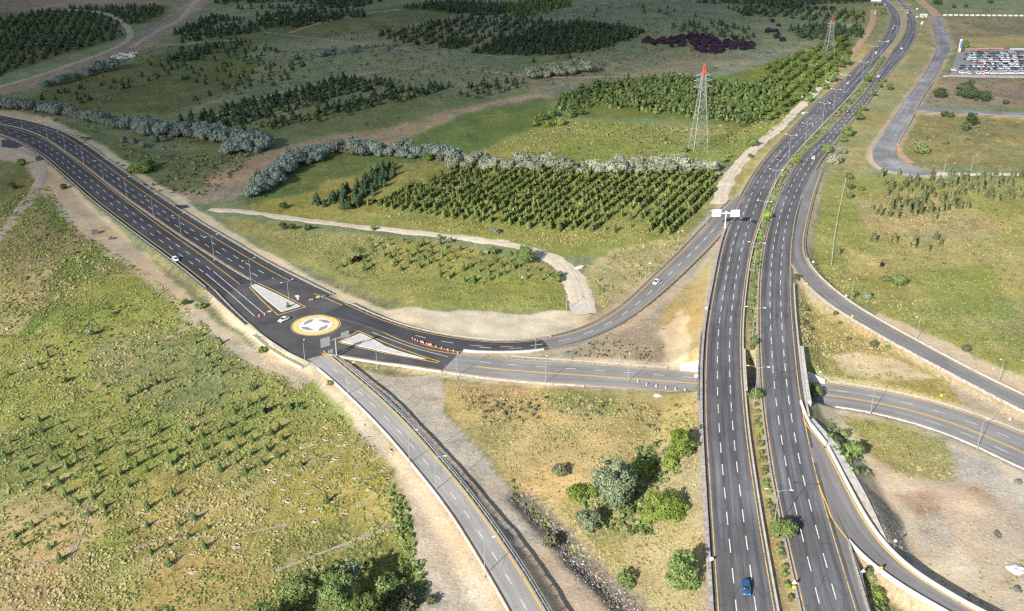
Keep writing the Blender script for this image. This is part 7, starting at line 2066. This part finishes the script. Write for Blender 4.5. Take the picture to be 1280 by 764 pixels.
def car(px, z, rz, colour, kind, label, z_off=0.0):
    d = car_data(kind); p = P(px[0], px[1], z)
    e = empty("car", (p[0], p[1], z + .03 + z_off), rz, label, "car" if kind != 'van' else "van")
    if (kind, colour) not in BODY: BODY[(kind, colour)] = (d['body'].data("body", PAINT[colour], True), d['roof'].data("roof", PAINT[colour], False))
    b, r = BODY[(kind, colour)]
    link("body", b, e); link("roof", r, e); link("windows", d['glass'], e)
    a = d['a']
    for x in (-a * .60, a * .62):
        for y in (-.80, .80):
            w = link("wheel", d['wheel'], e, (x, y, .33)); link("rim", d['hub'], w)
    for y in (-.58, .58):
        link("headlight", d['head'], e, (a - .10, y, d['sh'] - .33)); link("tail_light", d['tail'], e, (-a + .03, y, d['sh'] - .22))
    return e
def on_road(rd, px, away):
    """position on the road's surface under a photo pixel, and heading"""
    z = float(rd.C[rd.near(px[0], px[1]), 2]) + rd.bias
    i = rd.near(px[0], px[1], z); z = float(rd.C[i, 2]) + rd.bias
    t = rd.T[i]; 
    if (t[1] > 0) != away: t = -t
    return z, math.atan2(t[1], t[0])
CARS = [
 (HL,(932.5,738),False,'blue','suv',"bright blue car on the near highway lanes at the bottom edge"),
 (HL,(941,279),False,'black','hatch',"black car beside the white direction signs' shadow"),
 (HL,(973,199.5),False,'maroon','hatch',"dark red car on the far left lanes beyond the direction signs"),
 (HR,(1017,198.5),True,'white','hatch',"white car beside the silvery bushes on the right carriageway"),
 (HR,(1060.5,140),True,'black','hatch',"dark car on the right carriageway passing the verge trees"),
 (HR,(1098,96),True,'white','saloon',"white car on the right carriageway in the tree's shadow"),
 (HR,(1127,61.5),True,'white','saloon',"white car before the far bend of the right carriageway"),
 (HR,(1139,37),True,'red','hatch',"red car in the far bend of the right carriageway"),
 (HR,(1134,16.5),True,'white','van',"white van at the top of the right carriageway"),
 (HR,(1133.5,28.5),True,'grey','saloon',"dark grey car at the far median edge behind the red one"),
 (HL,(1038,128.5),False,'navy','saloon',"dark car on the left carriageway below the orchard"),
 (HL,(1060,104.5),False,'silver','saloon',"silver car on the left carriageway by the tree shadow"),
 (HL,(1095,67),False,'white','hatch',"white car on the left carriageway, lower of the far pair"),
 (HL,(1110,52.5),False,'white','saloon',"white car on the left carriageway, upper of the far pair"),
 (HL,(1116,36),False,'silver','hatch',"silver car in the far bend of the left carriageway"),
 (HL,(1106,6.5),False,'white','saloon',"white car at the very top of the left carriageway"),
 (WR,(820.5,354),False,'white','saloon',"white car driving down the west ramp"),
 (WS,(219.5,325.5),False,'white','hatch',"white car on the dark dual road's outer lane"),
]
for rd, px, away, col, kind, lb in CARS:
    z, rz = on_road(rd, px, away)
    car(px, z, rz, col, kind, lb)
car((355,401), .03, R(232), 'white', 'saloon', "white car waiting at the roundabout beside the pale island")
for px, col, kind, rz, lb in (((1094,17),'white','van',1.2,"white van parked on the brown track under the billboard"),):
    g_ = G(*px, 2); car(px, g_[2] + .1, rz, col, kind, lb)
# the crowded lot: one mesh per colour, hundreds of copies
LOTC = {}
for c in ('white', 'silver', 'grey', 'black', 'red', 'navy', 'maroon'):
    d = car_meshes('hatch'); m = MB(); mi = []
    for part, k in ((d['body'], 0), (d['roof'], 0), (d['glass'], 1)): m.add(part.V, part.F); mi += [k] * len(part.F)
    for x in (-d['a'] * .6, d['a'] * .62):
        for y in (-.8, .8): k0 = len(m.F); m.box((x, y, .33), (.62, .2, .64)); mi += [2] * (len(m.F) - k0)
    LOTC[c] = mesh_data("lot_car", np.array(m.V), m.F, [PAINT[c], M['glass'], M['rubber']], mi)
rgc = np.random.default_rng(12); nlot = 0
rows_ = [(92.2, 1222, 1290, 'front'), (86.4, 1201, 1290, 'dark'), (83.6, 1203, 1290, 'mix'), (80.2, 1224, 1290, 'mix'), (77.4, 1214, 1290, 'mix'), (75.0, 1206, 1290, 'mix'), (72.6, 1212, 1290, 'mix'), (70.4, 1208, 1290, 'mix'), (68.3, 1208, 1290, 'mix'), (66.4, 1216, 1290, 'mix')]
for y, x0, x1, kind in rows_:
    x = x0
    while x < x1 and nlot < 296:
        p = P(x + rgc.normal() * .3, y + rgc.normal() * .25, LOTZ)
        if kind == 'front': c = 'white'; rz = R(-90); dx = 5.2
        else:
            c = rgc.choice(['white', 'silver', 'grey', 'black', 'red', 'navy', 'maroon'], p=[.08, .12, .26, .28, .04, .14, .08] if kind == 'dark' else [.25, .24, .19, .15, .05, .07, .05]); rz = R(rgc.choice([90, -90])) + rgc.normal() * .06; dx = 3.0
        s = rgc.uniform(.98, 1.12) * (1.22 if kind == 'front' else 1)
        if kind == 'front' or rgc.uniform() < .9:
            o = link("lot_car", LOTC[c], None, (p[0], p[1], LOTZ + .02), rz); o.scale = (s, s, s)
            tag(o, ("big white car in the front row of the crowded car lot" if kind == 'front' else "small %s car standing in the crowded car lot" % {'maroon': 'dark red', 'navy': 'dark blue'}.get(c, c)), "parked car", ("white cars of the lot's front row" if kind == 'front' else "%s cars of the crowded lot" % c)); nlot += 1
        x += dx * (1 if kind == 'front' else rgc.uniform(.9, 1.15))
for k, (x, y) in enumerate(((1191.5,88.5),(1201.5,91.8),(1209.5,92.3))):
    p = P(x, y, LOTZ); o = link("lot_car", LOTC['white'], None, (p[0], p[1], LOTZ + .02), R(100)); s = 1.3; o.scale = (s, s, s)
    tag(o, "white car parked apart in the lot's left corner, %s from the left" % ORD[k], "parked car")
print("lot", nlot, "objects", len(bpy.data.objects))
